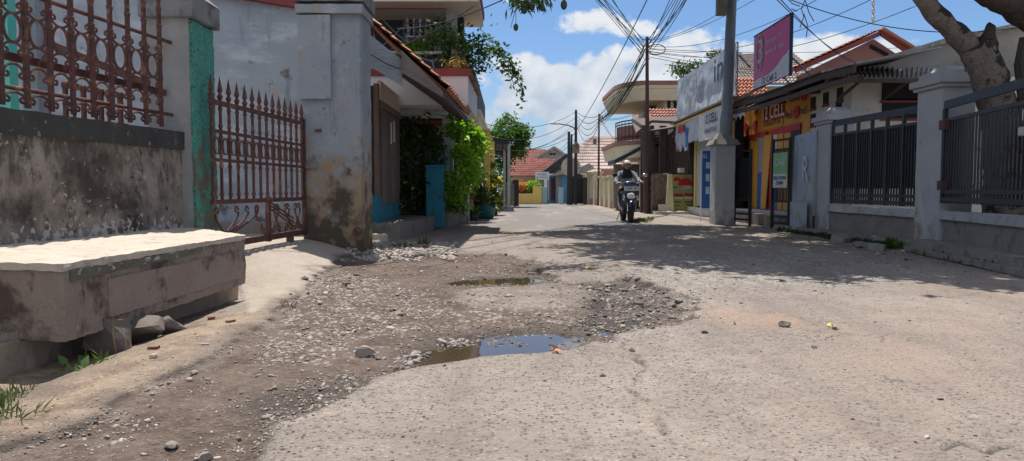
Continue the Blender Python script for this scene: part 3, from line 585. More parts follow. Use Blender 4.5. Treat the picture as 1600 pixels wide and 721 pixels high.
# iron fence on the wall
fn = thing('iron_fence', 'rusty wrought iron fence of flat bars, rings and spear tips on the low wall', 'fence', (-3.45, 6.5, 1.47))
def fp(s, z, off=-.05): p = WA+wd*s+wnrm*off; return Vector((p.x, p.y, z))
for z, r in ((1.64, .017), (2.36, .019)):
    MB().tube([fp(-.05, z, -.085), fp(4.6, z, -.085)], r, 8).build('rail', M['iron'], fn)
MB().beam(fp(.0, 1.86, -.15), fp(4.6, 1.90, -.15), .03, .06).build('rail', M['iron'], fn)
def flat(mb, pts, w, th):     # a flat ribbon bent in the fence plane, width across the fence
    for i in range(len(pts)-1): mb.beam(pts[i], pts[i+1], w, th, up=wnrm if False else (pts[i+1]-pts[i]).cross(wnrm))
    return mb
for i in range(17):
    s = .29+i*.241; b_ = MB()
    b_.beam(fp(s, 1.50), fp(s, 2.60), .045, .022, up=wnrm)
    b_.tube([fp(s, 2.58), fp(s, 2.64), fp(s, 2.67), fp(s, 2.72), fp(s, 2.86)], [.018, .03, .016, .026, .002], 6)
    for zz in (2.27, 2.16, 1.97, 1.76, 2.47):     # forged collars
        b_.ell(fp(s, zz), .028, .034, .034, 8, 5)
    b_.build('bar', M['iron'], fn)
    sc = s+.1205
    MB().tube(arc(fp(sc, 2.07), wd, UZ, .083, .107, 0, 2*math.pi, 20)[:-1], .0125, 6, closed=True).build('ring', M['iron'], fn)
    q = MB()
    for cz, sg, rr in ((1.735, 1, .075), (1.905, 1, .06), (2.235, -1, .06), (1.555, 1, .05)):
        q.tube(arc(fp(sc, cz), wd, UZ, .095, rr, 0, math.pi*sg, 10), .0105, 5)
        for e in (-1, 1):
            q.tube(spiral(fp(sc+e*.068, cz), wd*e, UZ*sg, .030, .010, 0, -math.pi*1.5, 9), .0105, 5)
    q.build('scroll', M['iron'], fn)
# things behind the fence
ir = thing('inner_railing', 'second rusty railing with a slanting top standing behind the iron fence', 'railing', (-5.2, 8.8, .3))
for i, px in enumerate((105, 118, 133, 152, 160, 172, 190)):
    p = P(px, 230, 8.8); q = MB(); q.tube([lift(p, .25), lift(p, 2.1-.02*i)], .022 if i % 2 else .035, 6); q.ell(lift(p, 2.12-.02*i), .045, .045, .06, 8, 6); q.ell(lift(p, 1.9), .04, .04, .04, 8, 5); q.build('bar', M['iron'], ir)
MB().beam(P(70, 66, 8.8), P(232, 132, 8.8), .05, .09).build('rail', M['iron'], ir); MB().beam(lift(P(100, 200, 8.8), .62), lift(P(200, 200, 8.8), .62), .04, .05).build('rail', M['iron'], ir)
p = P(70, 200, 9.2); single(MB().lathe([(.075,0),(.075,2.35),(.09,2.36),(.09,2.45),(.05,2.5)], (p.x,9.2,.2), 14), 'red_post', M['pinkpost'], 'round red post behind the iron fence near the left edge', 'post', smooth=False)
p = P(14, 200, 8.6); single(MB().box(p.x-.10,8.6,.2,p.x+.03,8.75,3.6), 'mint_post', M['mint'], 'mint green square post behind the fence at the far left', 'post')
single(MB().box(P(30,0,8.9).x,8.9,.2,P(54,0,8.9).x,9.1,3.9), 'grey_post', M['pillar'], 'blue grey post beside the mint green one behind the fence', 'post')

# =============== gate and big pillar ===============
gt = thing('iron_gate', 'rusty iron gate with a row of spear tips, half open on the concrete ramp', 'gate', (-3.0, 9, .2))
GA, GB = V(-3.10,7.62,0), V(-2.90,10.28,0); gd = (GB-GA).normalized(); gl = (GB-GA).length; gn = V(gd.y, -gd.x, 0)
def gp(s, z, o=0): p = GA+gd*s+gn*o; return Vector((p.x, p.y, z))
for z, w, h in ((1.80, .03, .05), (1.50, .025, .035), (1.20, .025, .035), (.76, .03, .05)):
    MB().beam(gp(-.02, z), gp(gl, z), w, h).build('rail', M['iron'], gt)
MB().beam(gp(-.02, .30), gp(gl, .30), .05, .07).build('bottom_rail', M['iron'], gt)
nb = 14
for i in range(nb):
    s = .02+(gl-.08)*i/(nb-1); q = MB(); q.beam(gp(s, .76), gp(s, 1.84), .030, .022, up=gn)
    q.tube([gp(s, 1.83), gp(s, 1.87), gp(s, 1.90), gp(s, 1.93), gp(s, 2.08)], [.018, .034, .014, .030, .002], 6)
    for zz in (1.74, 1.56, 1.44, 1.27, 1.14, .84): q.ell(gp(s, zz), .026, .026, .03, 8, 5)
    q.build('bar', M['iron'], gt)
    if i < nb-1:
        sc = s+(gl-.08)/(nb-1)*.5
        MB().tube(arc(gp(sc, 1.35), gd, UZ, .058, .085, 0, 2*math.pi, 16)[:-1], .010, 6, closed=True).build('ring', M['iron'], gt)
MB().beam(gp(1.42, .25), gp(1.42, .80), .06, .05, up=gn).build('post', M['iron'], gt)
MB().beam(gp(gl, .25), gp(gl, 1.86), .05, .05, up=gn).build('post', M['iron'], gt)
MB().beam(gp(2.12, .14), gp(2.12, .30), .07, .08, up=gn).build('wheel_foot', M['woodd'], gt)
def scurl(s0, s1, flip):
    a = gp(s0, .34); d = s1-s0; q = MB()
    pts = [gp(s0+d*(1-math.cos(k/8*math.pi))/2, .34+(.30 if not flip else .34)*k/8) for k in range(9)]
    q.tube(pts, .013, 5); q.tube(spiral(gp(s1-math.copysign(.05, d), .66), gd*math.copysign(1, d), UZ, .05, .015, 0, math.pi*1.6, 10), .011, 5)
    q.tube(spiral(gp(s0+math.copysign(.06, d), .42), gd*math.copysign(1, d)*-1, UZ, .07, .02, 0, -math.pi*1.5, 10), .011, 5); return q
for s0, s1 in ((.30,.05),(.24,.6),(.30,.86),(.36,1.12),(1.30,1.05),(1.52,1.75),(1.78,1.60),(1.95,2.1),(2.2,1.95),(2.5,2.3),(2.55,2.68),(2.28,2.5)):
    scurl(s0, s1, False).build('scroll', M['iron'], gt)
for k in (0, .05, .1): MB().beam(gp(1.45, .74-k*.8), gp(2.25, .50-k), .012, .022).build('brace', M['iron'], gt)
# pillar
pl = thing('gate_pillar', 'broad mouldy blue grey pillar with a flaking foot and a raised panel', 'pillar', (-2.5, 10.5, 0))
MB().box(-2.93,10.32,-.05,-2.085,11.0,3.46).build('shaft', M['pillar'], pl, bevel=.02, rough=(.09, .01, 3))
MB().box(-2.945,10.24,2.14,-2.50,10.33,3.28).build('raised_panel', M['pillar'], pl, rough=(.07, .005, 5))
MB().box(-2.97,10.22,3.30,-2.05,11.05,3.42).build('ledge', M['pillar'], pl, rough=(.07, .012, 5))
MB().hexa([(-2.99,10.2,3.46),(-2.03,10.2,3.46),(-2.03,11.1,3.46),(-2.99,11.1,3.46)], [(-2.99,10.2,3.64),(-2.03,10.2,3.60),(-2.03,11.1,3.66),(-2.99,11.1,3.72)]).build('cap', M['colcap'], pl, rough=(.08, .015, 4))
MB().tube([V(-2.16,10.33,.30), V(-2.16,10.22,.30)], .055, 12).build('pipe_stub', M['iron'], pl)
MB().beam(P(478,258,10.30), P(496,258,10.30), .05, .10).build('hinge', M['greycon'], pl)
MB().box(P(492,200,10.3).x,10.29,P(0,206,10.3).z,P(499,0,10.3).x,10.335,P(0,202,10.3).z).build('hinge', M['iron'], pl)
# the house wall behind the yard
hw = thing('yard_house', 'tall blue grey rendered house wall behind the gate with blotchy paint', 'house', (-6, 12, 0))
MB().hexa([(-13,11.2,.1),(-2.66,12.35,.1),(-2.66,12.75,.1),(-13,11.6,.1)], [(-13,11.2,5.2),(-2.66,12.35,3.72),(-2.66,12.75,3.72),(-13,11.6,5.2)]).build('wall', M['housewall'], hw, rough=(.35, .012, 2))
MB().hexa([(-13,11.0,5.19),(-2.62,12.2,3.71),(-2.62,12.9,3.71),(-13,11.8,5.19)], [(-13,11.0,5.34),(-2.62,12.2,3.86),(-2.62,12.9,3.9),(-13,11.8,5.5)]).build('parapet', M['maroon'], hw)
MB().hexa([(-13,10.6,.1),(-2.95,11.7,.1),(-2.9,12.38,.1),(-13,11.18,.1)], [(-13,10.6,.36),(-2.95,11.7,.36),(-2.9,12.38,.36),(-13,11.18,.36)]).build('footing_step', M['concrete'], hw)

# =============== wooden kiosk ===============
ks = thing('wooden_kiosk', 'old wooden kiosk with closed shutters, teal base and a sagging tiled roof', 'kiosk', (-2.8, 14, .3))
KX = -2.43
MB().box(-4.2,13.3,.28,KX,15.85,.78).build('base', M['teal'], ks, rough=(.12, .006, 4))
MB().box(-4.15,13.38,.78,KX-.03,15.8,2.75).build('wall_panel', M['woodd'], ks)
for y, w in ((13.36,.13),(13.66,.07),(15.72,.12)): MB().box(KX-.05,y-w/2,.78,KX+.03,y+w/2,2.78).build('post', M['wood'], ks)
for x in (-2.62,-3.1): MB().box(x-.06,13.30,.78,x+.05,13.40,3.0).build('post', M['wood'], ks)
y0 = 13.72
for i, w in enumerate((.46, .5, .48, .46)):
    q = MB(); n_ = 4
    for k in range(n_): q.box(KX-.02, y0+k*w/n_+.006, .60, KX+.028+.008*(k % 2), y0+(k+1)*w/n_-.006, 2.36)
    q.build('shutter', M['wood' if i % 2 else 'woodh'], ks); y0 += w+.012
MB().box(KX-.02,13.5,2.38,KX+.05,15.85,2.50).build('lintel', M['woodh'], ks); MB().box(KX-.02,13.5,2.52,KX+.04,15.85,2.86).build('upper_boards', M['creamw'], ks)
for y, z in ((14.55,1.78),(14.92,1.84)): MB().box(KX+.04,y,z,KX+.046,y+.16,z+.42).build('notice', M['white'], ks)
# roof: slopes down to the road, seen along its rake
RT = P(560, 16, 12.1); RE = P(699, 138, 12.1); bk = V(.1, 4.3, 0)
tile_roof('roof', RT+V(-.0,0,.0), RT+bk, RE, RE+bk, 16, 9, M['tile'], ks, amp=.05, step=.03, seed=4)
dn = V(0,0,-1)
a, b_ = P(560, 40, 12.12), P(628, 94, 12.12); MB().extr([a, b_, b_+dn*.42, a+dn*.55], V(0,.04,0)).build('rake_board', M['woodb'], ks, rough=(.12, .006, 4))
a, b_ = P(627, 78, 12.06), P(692, 143, 12.06); MB().extr([a, b_, b_+dn*.10, a+dn*.36], V(0,.04,0)).build('rake_board', M['woodh'], ks, rough=(.12, .006, 4))
for k in range(6):
    y = 12.25+k*.75; a, b_ = P(560, 48, 12.1)+V(0,y-12.1,-.06), P(697, 150, 12.1)+V(0,y-12.1,-.02); MB().beam(a, b_, .05, .09).build('rafter', M['woodd'], ks)
MB().beam(RE+V(-.05,0,-.12), RE+bk+V(-.05,0,-.12), .05, .10).build('eave_board', M['woodd'], ks)
pk = [(-4.3,13.0),(-1.98,13.05),(-1.62,17.3),(-4.3,17.3)]
single(MB().prism(pk, -.1, .285), 'kiosk_platform', M['greycon'], 'raised cracked concrete platform under the wooden kiosk', 'platform', rough=(.12, .02, 3))
p = G(582, 378); single(MB().rbox((p.x,p.y,0), .52, .3, .13, .1), 'loose_slab', M['benchtop'], 'small pale concrete block lying at the foot of the platform', 'block', rough=(.06,.02,6))

# =============== stone-faced house with balcony ===============
mst, t, b = nodes('crazy_stone'); tcn = t.nodes.new('ShaderNodeTexCoord'); v = t.nodes.new('ShaderNodeTexVoronoi'); v.feature = 'DISTANCE_TO_EDGE'; v.inputs['Scale'].default_value = 2.6; t.links.new(tcn.outputs['Object'], v.inputs['Vector'])
fe = tmap(t, v.outputs['Distance'], .035, .05); t.links.new(tmix(t, fe, (.34,.37,.40), tmix(t, tmap(t, tnoise(t, tcn.outputs['Object'], 5), .3, .7), (.02,.022,.027), (.05,.052,.06))), b.inputs['Base Color']); b.inputs['Roughness'].default_value = .7; bump(t, b, fe, .6, -.02); M['stonew'] = mst
sh = thing('stone_house', 'two storey house faced in black stone with white joints, balcony and pale canopy', 'house', (-4, 18, 0))
def pz(py, Y): return P(800, py, Y).z
MB().box(-8,18.6,.2,-1.75,18.9,2.75).build('ground_wall', M['stonew'], sh)
MB().box(-8,18.2,3.6,P(706,0,18.2).x,18.5,7.6).build('upper_wall', M['stonew'], sh)
can = [(P(560,0,15.6).x-3,15.6),(P(731,0,15.6).x,15.6),(P(745,0,18.9).x,18.9),(-8,18.9)]
MB().prism(can, pz(164,15.6), pz(119,15.6)).build('canopy', M['white'], sh)
cz = [(can[0][0],15.55),(can[1][0]+.06,15.55),(can[2][0]+.06,18.95),(-8,18.95)]
MB().prism(cz, pz(118.8,15.6), pz(108,15.6)).build('canopy_trim', M['maroon'], sh)
MB().lathe([(.05,.0),(.30,.0),(.33,-.05),(.22,-.13),(.05,-.15)][::-1], (P(640,0,16.6).x,16.6,pz(164,15.6)-.003), 18).build('ceiling_lamp', M['vinyl'], sh)
MB().box(P(690,0,17.8).x,17.8,0,P(706.5,0,17.8).x,18.05,pz(165,15.6)).build('column', M['bluecon'], sh)
MB().box(-8,18.55,2.42,-1.75,18.585,2.60).build('wall_trim', M['maroon'], sh)
yb = 17.0
MB().box(-7,yb,pz(108,yb)+.003,P(702,0,yb).x,18.2,pz(86,yb)).build('balcony_base', M['stonew'], sh)
MB().box(-7,yb-.08,pz(86,yb)+.002,P(704,0,yb).x,18.2,pz(81,yb)).build('balcony_sill', M['creamw'], sh)
xl, xr = P(630,0,yb).x, P(702,0,yb).x
for k in range(6): z = pz(80,yb)+.08+k*.11; MB().beam(V(xl,yb,z), V(xr,yb,z), .02, .022).build('balcony_rail', M['fencegrey'], sh)
for k in range(5): x = xl+(xr-xl)*k/4; MB().beam(V(x,yb,pz(81,yb)), V(x,yb,pz(80,yb)+.66), .03, .03).build('balcony_post', M['fencegrey'], sh)
MB().box(P(697,0,17.3).x,17.3,3.3,P(713,0,17.3).x,17.6,7.4).build('column', M['bluecon'], sh); MB().box(P(713,0,17.9).x,17.9,3.3,P(724,0,17.9).x,18.3,7.4).build('side_panel', M['blacksheet'], sh)
MB().box(P(566,0,16.9).x,16.85,3.9,P(580,0,16.9).x,17.1,7.4).build('column', M['maroon'], sh)
MB().box(-8,16.4,pz(6,16.6),P(748,0,16.4).x,19,pz(6,16.6)+.18).build('roof_slab', M['creamw'], sh); MB().box(-8,16.33,pz(6,16.6)+.183,P(750,0,16.4).x,19.05,pz(6,16.6)+.35).build('roof_edge', M['maroon'], sh)
MB().box(-7,17.02,pz(14,17),P(697,0,17).x,17.06,pz(6,17)).build('beam', M['maroon'], sh)
MB().prism([(P(705,0,16.2).x,16.2),(P(727,0,16.2).x,16.2),(P(735,0,18.6).x,18.6),(P(715,0,18.6).x,18.6)], pz(108,15.6)+.01, pz(84,17)).build('planter', M['greycon'], sh)
# chair and bits on the balcony
q = thing('white_chair', 'white plastic chair seen behind the balcony railing', 'chair', (P(650,0,17.7).x, 17.7, pz(81,17)))
x0, z0 = q.location.x, q.location.z
MB().box(x0-.22,17.5,z0+.42,x0+.22,17.9,z0+.46).build('seat', M['white'], q)
for k in range(4): MB().beam(V(x0-.2+.13*k,17.9,z0+.46), V(x0-.26+.16*k,18.02,z0+1.0), .05, .02).build('back_slat', M['white'], q)
for sx in (-.2,.2):
    for sy in (17.52,17.88): MB().beam(V(x0+sx,sy,z0), V(x0+sx,sy,z0+.42), .04, .04).build('leg', M['white'], q)

# =============== front gardens beyond the kiosk ===============
tp_ = thing('teal_post', 'short square teal gatepost in front of the dark shrub', 'post', (-1.9, 16.2, 0))
xa, xb = P(663.5,0,16.2).x, P(691,0,16.2).x
MB().box(xa,16.2,.05,xb,16.55,pz(262,16.2)).build('shaft', M['teal'], tp_, bevel=.01); MB().box(xa-.015,16.18,pz(262,16.2)+.002,xb+.015,16.57,pz(258,16.2)).build('cap', M['teal'], tp_)
gf = thing('garden_fence', 'low grey garden wall carrying a pale green bar fence beside the lime shrub', 'fence', (-1.7, 19, 0))
e0, e1 = P(692,0,16.9), P(733,0,21.5)
MB().beam(lift(e0,.2), lift(e1,.2), .18, .55).build('kerb_wall', M['greycon'], gf, rough=(.2,.015,3))
for k in range(9):
    p = lift(e0.lerp(e1, k/8), 0); MB().beam(lift(p,.3), lift(p,1.75), .045, .045).build('bar', M['paleblue' if k % 3 == 1 else 'fencegrey'], gf)
for z in (.62, 1.6): MB().beam(lift(e0,z), lift(e1,z), .03, .04).build('rail', M['fencegrey'], gf)
MB().beam(lift(P(731,0,20.5),0), lift(P(731,0,20.5),3.0), .05, .05).build('pipe', M['white'], gf)

# yellow house
yh = thing('yellow_house', 'small yellow house with cream cornice and a dark parapet above the lane', 'house', (-1.6, 24, 0))
X0 = P(735,0,21.5).x
MB().box(-7,21.6,.0,X0+.05,28,2.6).build('wall', M['yellow'], yh)
MB().box(-7,21.3,pz(196,21.3),P(747,0,21.3).x,30.0,pz(178,21.3)).build('cornice', M['cream'], yh); MB().box(-7,21.22,pz(178,21.3)+.002,P(751,0,21.3).x,30.1,pz(172,21.3)).build('cornice_lip', M['creamw'], yh)
MB().extr([V(P(742,0,21.6).x,21.6,pz(171,21.3)+.01), V(P(742,0,21.6).x,29.6,pz(171,21.3)+.01), V(P(742,0,21.6).x,29.6,pz(171,21.3)+1.0), V(P(742,0,21.6).x,21.6,pz(171,21.3)+1.15)], V(-.12,0,0)).build('parapet', M['blacksheet'], yh)
for y in (22.4, 25.2, 28.6): MB().box(X0+.30,y,0,X0+.52,y+.24,pz(196,21.3)).build('column', M['yellow'], yh, bevel=.01)
MB().box(X0+.052,22.9,.9,X0+.08,24.3,2.2).build('window', M['darkvoid'], yh)
MB().box(X0+.25,22.2,0,X0+.4,29,.8).build('terrace_wall', M['cream'], yh)
cp2 = thing('metal_canopy', 'dark slatted metal carport with pale posts beyond the yellow house', 'carport', (-.6, 31, 0))
for px, Y in ((795,30.0),(788,33.5)): p = P(px,0,Y); MB().box(p.x-.055,Y,0,p.x+.055,Y+.1,pz(226,30)).build('post', M['vinyl'], cp2)
MB().box(-2.6,29.7,pz(226,30)+.002,P(794,0,30).x,35,pz(219,30)).build('roof', M['blacksheet'], cp2)
for k in range(5): x = -1.5+k*.28; MB().beam(V(x,29.8,pz(226,30)-.55), V(x,29.8,pz(226,30)), .05, .05).build('slat', M['blacksheet'], cp2)
gg = thing('garden_gate', 'low grey slatted gate at the verge beside the carport posts', 'gate', (-.3, 34, 0))
a, b_ = P(790,0,31.5), P(803,0,38)
for k in range(12): p = a.lerp(b_, k/11); MB().beam(lift(p,.05), lift(p,1.15), .09, .03, up=(1,0,0)).build('slat', M['greycon'], gg)
MB().beam(lift(a,1.12), lift(b_,1.12), .04, .05).build('rail', M['greycon'], gg); MB().beam(lift(a,.2), lift(b_,.2), .04, .05).build('rail', M['greycon'], gg)
MB().box(b_.x-.05,38,0,b_.x+.25,38.3,1.35).build('post', M['blacksheet'], gg)
# =============== right: masonry fence ===============
def pier(loc, w, d, h, label, group='square masonry piers along the right side'):
    """w along X, d along Y"""
    t_ = thing('fence_pier', label, 'pier', loc); x, y, z = loc
    MB().box(x-w/2,y-d/2,z-.1,x+w/2,y+d/2,z+h).build('shaft', M['bluecon'], t_, bevel=.008, rough=(.1,.004,4))
    k = 0
    for e, z0, z1 in ((.05, h, h+.05), (.09, h+.052, h+.15), (.0, h+.152, h+.24)): MB().box(x-w/2-e,y-d/2-e,z+z0,x+w/2+e,y+d/2+e,z+z1).build('cap_course', M['bluecon'], t_, bevel=.01)
    MB().hexa([(x-w/2+.04,y-d/2+.04,z+h+.242),(x+w/2-.04,y-d/2+.04,z+h+.242),(x+w/2-.04,y+d/2-.04,z+h+.242),(x-w/2+.04,y+d/2-.04,z+h+.242)],
              [(x-w/4,y-d/4,z+h+.32),(x+w/4,y-d/4,z+h+.32),(x+w/4,y+d/4,z+h+.32),(x-w/4,y+d/4,z+h+.32)]).build('cap_top', M['bluecon'], t_)
    return t_
pier((6.30, 10.78, 0), .46, .66, 2.33, 'large grey masonry pier with a stepped cap between the two black fence panels')
pier((6.35, 14.55, 0), .46, .62, 2.16, 'smaller grey masonry pier beside the sheet metal marked R')
pier((5.84, 7.75, 0), .46, .5, 1.42, 'low grey masonry pier cut by the right edge of the photo')
def fwall(name, label, A, B, ztop, lbl2=None):
    A, B = Vector(A), Vector(B); d = (B-A).normalized(); n_ = V(-d.y, d.x, 0); 
    if n_.x > 0: n_ = -n_
    t_ = thing(name, label, 'wall', tuple((A+B)/2))
    q = [A, B, B-n_*.16, A-n_*.16]; MB().hexa([lift(p,-.1) for p in q], [lift(p,ztop-.12) for p in q]).build('wall_panel', M['greycon'], t_, rough=(.15,.005,3))
    q = [A+n_*.05, B+n_*.05, B-n_*.2, A-n_*.2]; MB().hexa([lift(p,ztop-.118) for p in q], [lift(p,ztop) for p in q]).build('coping', M['bluecon'], t_, rough=(.15,.006,4))
    return d, n_
fwall('dwarf_wall', 'low rendered wall with pale coping under the first dark fence panel', (6.14,11.12,0), (6.14,14.24,0), .58)
d2, n2_ = fwall('dwarf_wall', 'low rendered wall with pale coping under the fence at the right edge', (5.70,8.02,0), (6.12,10.44,0), .585)
def panel(label, A, B, ztop, zt2, z0, n, mt, sheet):
    A, B = Vector(A), Vector(B); t_ = thing('bar_fence', label, 'fence', (A.x, A.y, z0)); d = B-A
    MB().beam(lift(A,ztop-.055), lift(B,zt2-.055), .05, .11).build('top_rail', M[mt], t_)
    MB().beam(lift(A,ztop-.27), lift(B,zt2-.27), .035, .045).build('rail', M[mt], t_)
    MB().beam(lift(A,z0+.16), lift(B,z0+.16), .035, .05).build('rail', M[mt], t_); MB().beam(lift(A,z0+.05), lift(B,z0+.05), .04, .06).build('bottom_rail', M[mt], t_)
    for k in range(n+1):
        p = A+d*(k/n); post = k in (0, n) or (sheet and k % 6 == 0)
        MB().beam(lift(p,z0), lift(p,(ztop+(zt2-ztop)*k/n)-(.11 if post else .27)), .05 if post else .022, .05 if post else .022, up=(1,0,0)).build('post' if post else 'bar', M[mt], t_)
    if sheet: MB().hexa([(A.x+.04,A.y,z0+.28),(A.x+.046,A.y,z0+.28),(B.x+.046,B.y,z0+.28),(B.x+.04,B.y,z0+.28)], [(A.x+.04,A.y,ztop-.27),(A.x+.046,A.y,ztop-.27),(B.x+.046,B.y,zt2-.27),(B.x+.04,B.y,zt2-.27)]).build('backing_sheet', M['blacksheet'], t_)
    return t_
panel('dark fence panel backed with sheet between the two stepped piers', (6.17,11.14,0), (6.17,14.22,0), 2.16, 2.20, .62, 36, 'fencegrey', True)
gp2 = panel('dark barred gate panel with plants behind it at the right edge', (5.50,7.75,0), (6.07,10.38,0), 2.10, 2.12, .70, 27, 'fencegrey', False)
for z in (1.72, .88): MB().rbox((6.03,10.30,z), .12, .12, .13).build('hinge', M['rustpole'], gp2)
# plinth kerbs at the foot
single(MB().hexa([(5.82,10.9,-.05),(6.13,10.9,-.05),(6.10,16.2,-.05),(5.72,16.2,-.05)], [(5.86,10.9,.12),(6.13,10.9,.12),(6.10,16.2,.10),(5.80,16.2,.10)]), 'fence_footing', M['greycon'], 'rough raised concrete footing along the first fence with weeds on it', 'kerb', rough=(.1,.03,3))
single(MB().hexa([(5.28,7.3,-.05),(5.85,7.3,-.05),(6.05,10.6,-.05),(5.72,10.6,-.05)], [(5.31,7.3,.17),(5.85,7.3,.17),(6.05,10.6,.17),(5.76,10.6,.17)]), 'gate_step', M['greycon'], 'concrete step under the fence at the right edge', 'step', rough=(.1,.012,4))
single(MB().beam(V(5.62,10.5,.05), V(5.12,7.2,.05), .035, .07), 'gate_track', M['greycon'], 'grey steel gate track lying in front of the concrete step', 'rail')
for k, (x, y, a, b_, c, lb) in enumerate(((5.48,11.15,.55,.18,.07,'long flat stone slab leaning at the foot of the large pier'),(5.55,12.3,.35,.25,.12,'tilted grey rubble block in the weeds below the first fence'),(5.35,10.75,.3,.2,.09,'rubble block nearest the end of the gate track'))):
    o = single(MB().rbox((x,y,.0), a, b_, c, .5*k), 'rubble_block', M['greycon'], lb, 'stone', rough=(.06,.02,8)); o.rotation_euler = (.25*(k==1), .12, 0)
# sheet with R
sm = thing('metal_sheet', 'pale galvanised metal sheet painted with the letter R beside the smaller pier', 'sheet', (5.9, 15.2, 0))
a, b_ = PX(1237,0,5.78), PX(1271.5,0,5.86)
q = MB(); n_ = 9; A0 = V(6.02, 6.02*F/(1238-800), 0); A1 = V(6.08, 6.08*F/(1272-800), 0)
vs = []; 
for k in range(n_+1):
    p = A0.lerp(A1, k/n_); w = .012*math.sin(k*1.9)
    vs.append((p, w))
bt_ = [V(p.x+w-.03, p.y, .02) for p, w in vs]; tp2 = [V(p.x+w+.02, p.y, 2.02+.05*i/n_) for i, (p, w) in enumerate(vs)]
q.add(bt_+tp2+[v+V(.004,0,0) for v in bt_+tp2], [(i, n_+1+i, n_+2+i, i+1) for i in range(n_)]+[(2*(n_+1)+i+1, 2*(n_+1)+n_+2+i, 2*(n_+1)+n_+1+i, 2*(n_+1)+i) for i in range(n_)])
q.build('sheet', M['tin'], sm)
c = A0.lerp(A1, .62); text3d('R', 'lettering', M['vinylw'], sm, V(c.x-.025, c.y, 1.28), V(0,-1,0), UZ, .56, .006, width=.30)
MB().box(A0.x-.05,A0.y-.9,.02,A0.x-.045,A0.y-.0,.62).build('lower_patch', M['tin'], sm)

# =============== utility pole on its plinth ===============
up_ = thing('utility_pole', 'tall grey steel utility pole rising from a square concrete plinth', 'pole', (5.3, 18.5, 0))
MB().box(5.03,18.25,-.1,5.52,18.75,1.98).build('plinth', M['bluecon'], up_, bevel=.012, rough=(.12,.005,3))
MB().hexa([(4.93,18.16,1.982),(5.62,18.16,1.982),(5.62,18.84,1.982),(4.93,18.84,1.982)], [(5.0,18.24,2.12),(5.55,18.24,2.12),(5.55,18.76,2.12),(5.0,18.76,2.12)]).build('plinth_cap', M['greycon'], up_)
MB().hexa([(5.06,18.3,2.122),(5.49,18.3,2.122),(5.49,18.7,2.122),(5.06,18.7,2.122)], [(5.14,18.38,2.27),(5.41,18.38,2.27),(5.41,18.62,2.27),(5.14,18.62,2.27)]).build('plinth_cap', M['greycon'], up_)
b0, b1 = P(1133,232,18.5), P(1151,-170,18.5)
MB().tube([b0, b0.lerp(b1,.15), b0.lerp(b1,.16), b1], [.165,.155,.14,.10], 14).build('pole', M['steel'], up_, smooth=True)
p = P(1130,10,18.3); MB().box(p.x-.16,18.2,p.z-.22,p.x+.08,18.4,p.z+.34).build('meter_box', M['greycon'], up_, bevel=.01)
EP = b1

# =============== shop with banners ===============
sp = thing('phone_shop', 'orange fronted phone shop with red lintels, posters and printed logos under a dark awning', 'shop', (7.2, 20, 0))
SX = 7.0
MB().box(SX,17.35,.0,7.25,23.4,3.3).build('wall', M['orange'], sp)
MB().box(6.15,17.0,-.05,SX-.002,21.5,.27).build('tiled_step', M['greycon'], sp)
MB().box(6.5,17.2,.272,SX-.004,21.5,.32).build('step_edge', M['white'], sp)
def onwall(px, py, X=SX): return PX(px, py, X)
def wallrect(mb, px0, px1, z0, z1, th, X=SX):
    y0 = X*F/(px0-800); y1 = X*F/(px1-800); return mb.box(X-th, min(y0,y1), z0, X-.002, max(y0,y1), z1)
zt = 2.50
wallrect(MB(), 1160, 1197, 2.33, 2.46, .05).build('lintel', M['red'], sp); wallrect(MB(), 1204, 1250, 2.33, 2.48, .05).build('lintel', M['red'], sp)
for a, b_, k in ((1160,1163,'red'),(1194,1197,'red'),(1204,1207,'red'),(1163.5,1170,'blacksheet'),(1170.5,1177,'orangeb'),(1178,1184,'orangeb'),(1184.5,1194,'greyink'),(1207.5,1213,'vinylw'),(1214.5,1222.5,'orangeb'),(1225,1234,'orangeb'),(1236,1249.5,'blacksheet')):
    wallrect(MB(), a, b_, .34, 2.329, .03 if k != 'red' else .052).build('door_leaf' if k != 'red' else 'door_jamb', M[k], sp)
for a, b_, k in ((1184.5,1194,'blue'),(1207.5,1216,'blue')): wallrect(MB(), a, b_, .34, 1.35, .036).build('door_leaf', M[k], sp)
# printed logos on the fascia
rt = V(0,-1,0)
def plate(px, py, w, h, m, nm, th=.02, X=SX): p = onwall(px, py, X); return MB().box(X-th, p.y-w/2, p.z-h/2, X-.001, p.y+w/2, p.z+h/2).build(nm, M[m], sp)
for px, py in ((1167,199),(1181,197),(1237,150),(1258,148),(1246,176)):
    p = onwall(px, py); q = MB(); q.lathe([(.001,-.03),(.155,-.03),(.155,-.005),(.001,-.005)], (SX,p.y,p.z), 18, 'X'); q.build('red_dot', M['red'], sp)
for px, py, s_ in ((1160,201,.17),(1175,199,.17),(1247,152,.2),(1235,180,.19),(1257,173,.19),(1199,211,.2),(1221,204,.18),(1232,203,.18),(1181,217,.16),(1173,217,.16),(1183,176,.18)):
    p = onwall(px, py); text3d('im3', 'lettering', M['ink'], sp, V(SX-.036,p.y,p.z), rt, UZ, s_, .0, width=.42 if s_ > .18 else .34, bold=.02)
p = onwall(1210,175); text3d('12 CELL', 'lettering', M['red'], sp, V(SX-.02,p.y+.0,p.z-.02), rt, UZ, .44, .012, width=1.72, bold=.055); text3d('12 CELL', 'lettering', M['vinylw'], sp, V(SX-.05,p.y,p.z), rt, UZ, .40, .0, width=1.62, bold=.012)
p = onwall(1209,192); MB().box(SX-.03,p.y-.72,p.z-.12,SX-.001,p.y+.72,p.z+.12).build('name_plate', M['orangeb'], sp); text3d('KARAPYAK', 'lettering', M['ink'], sp, V(SX-.034,p.y,p.z), rt, UZ, .17, .0, width=1.3, bold=.02)
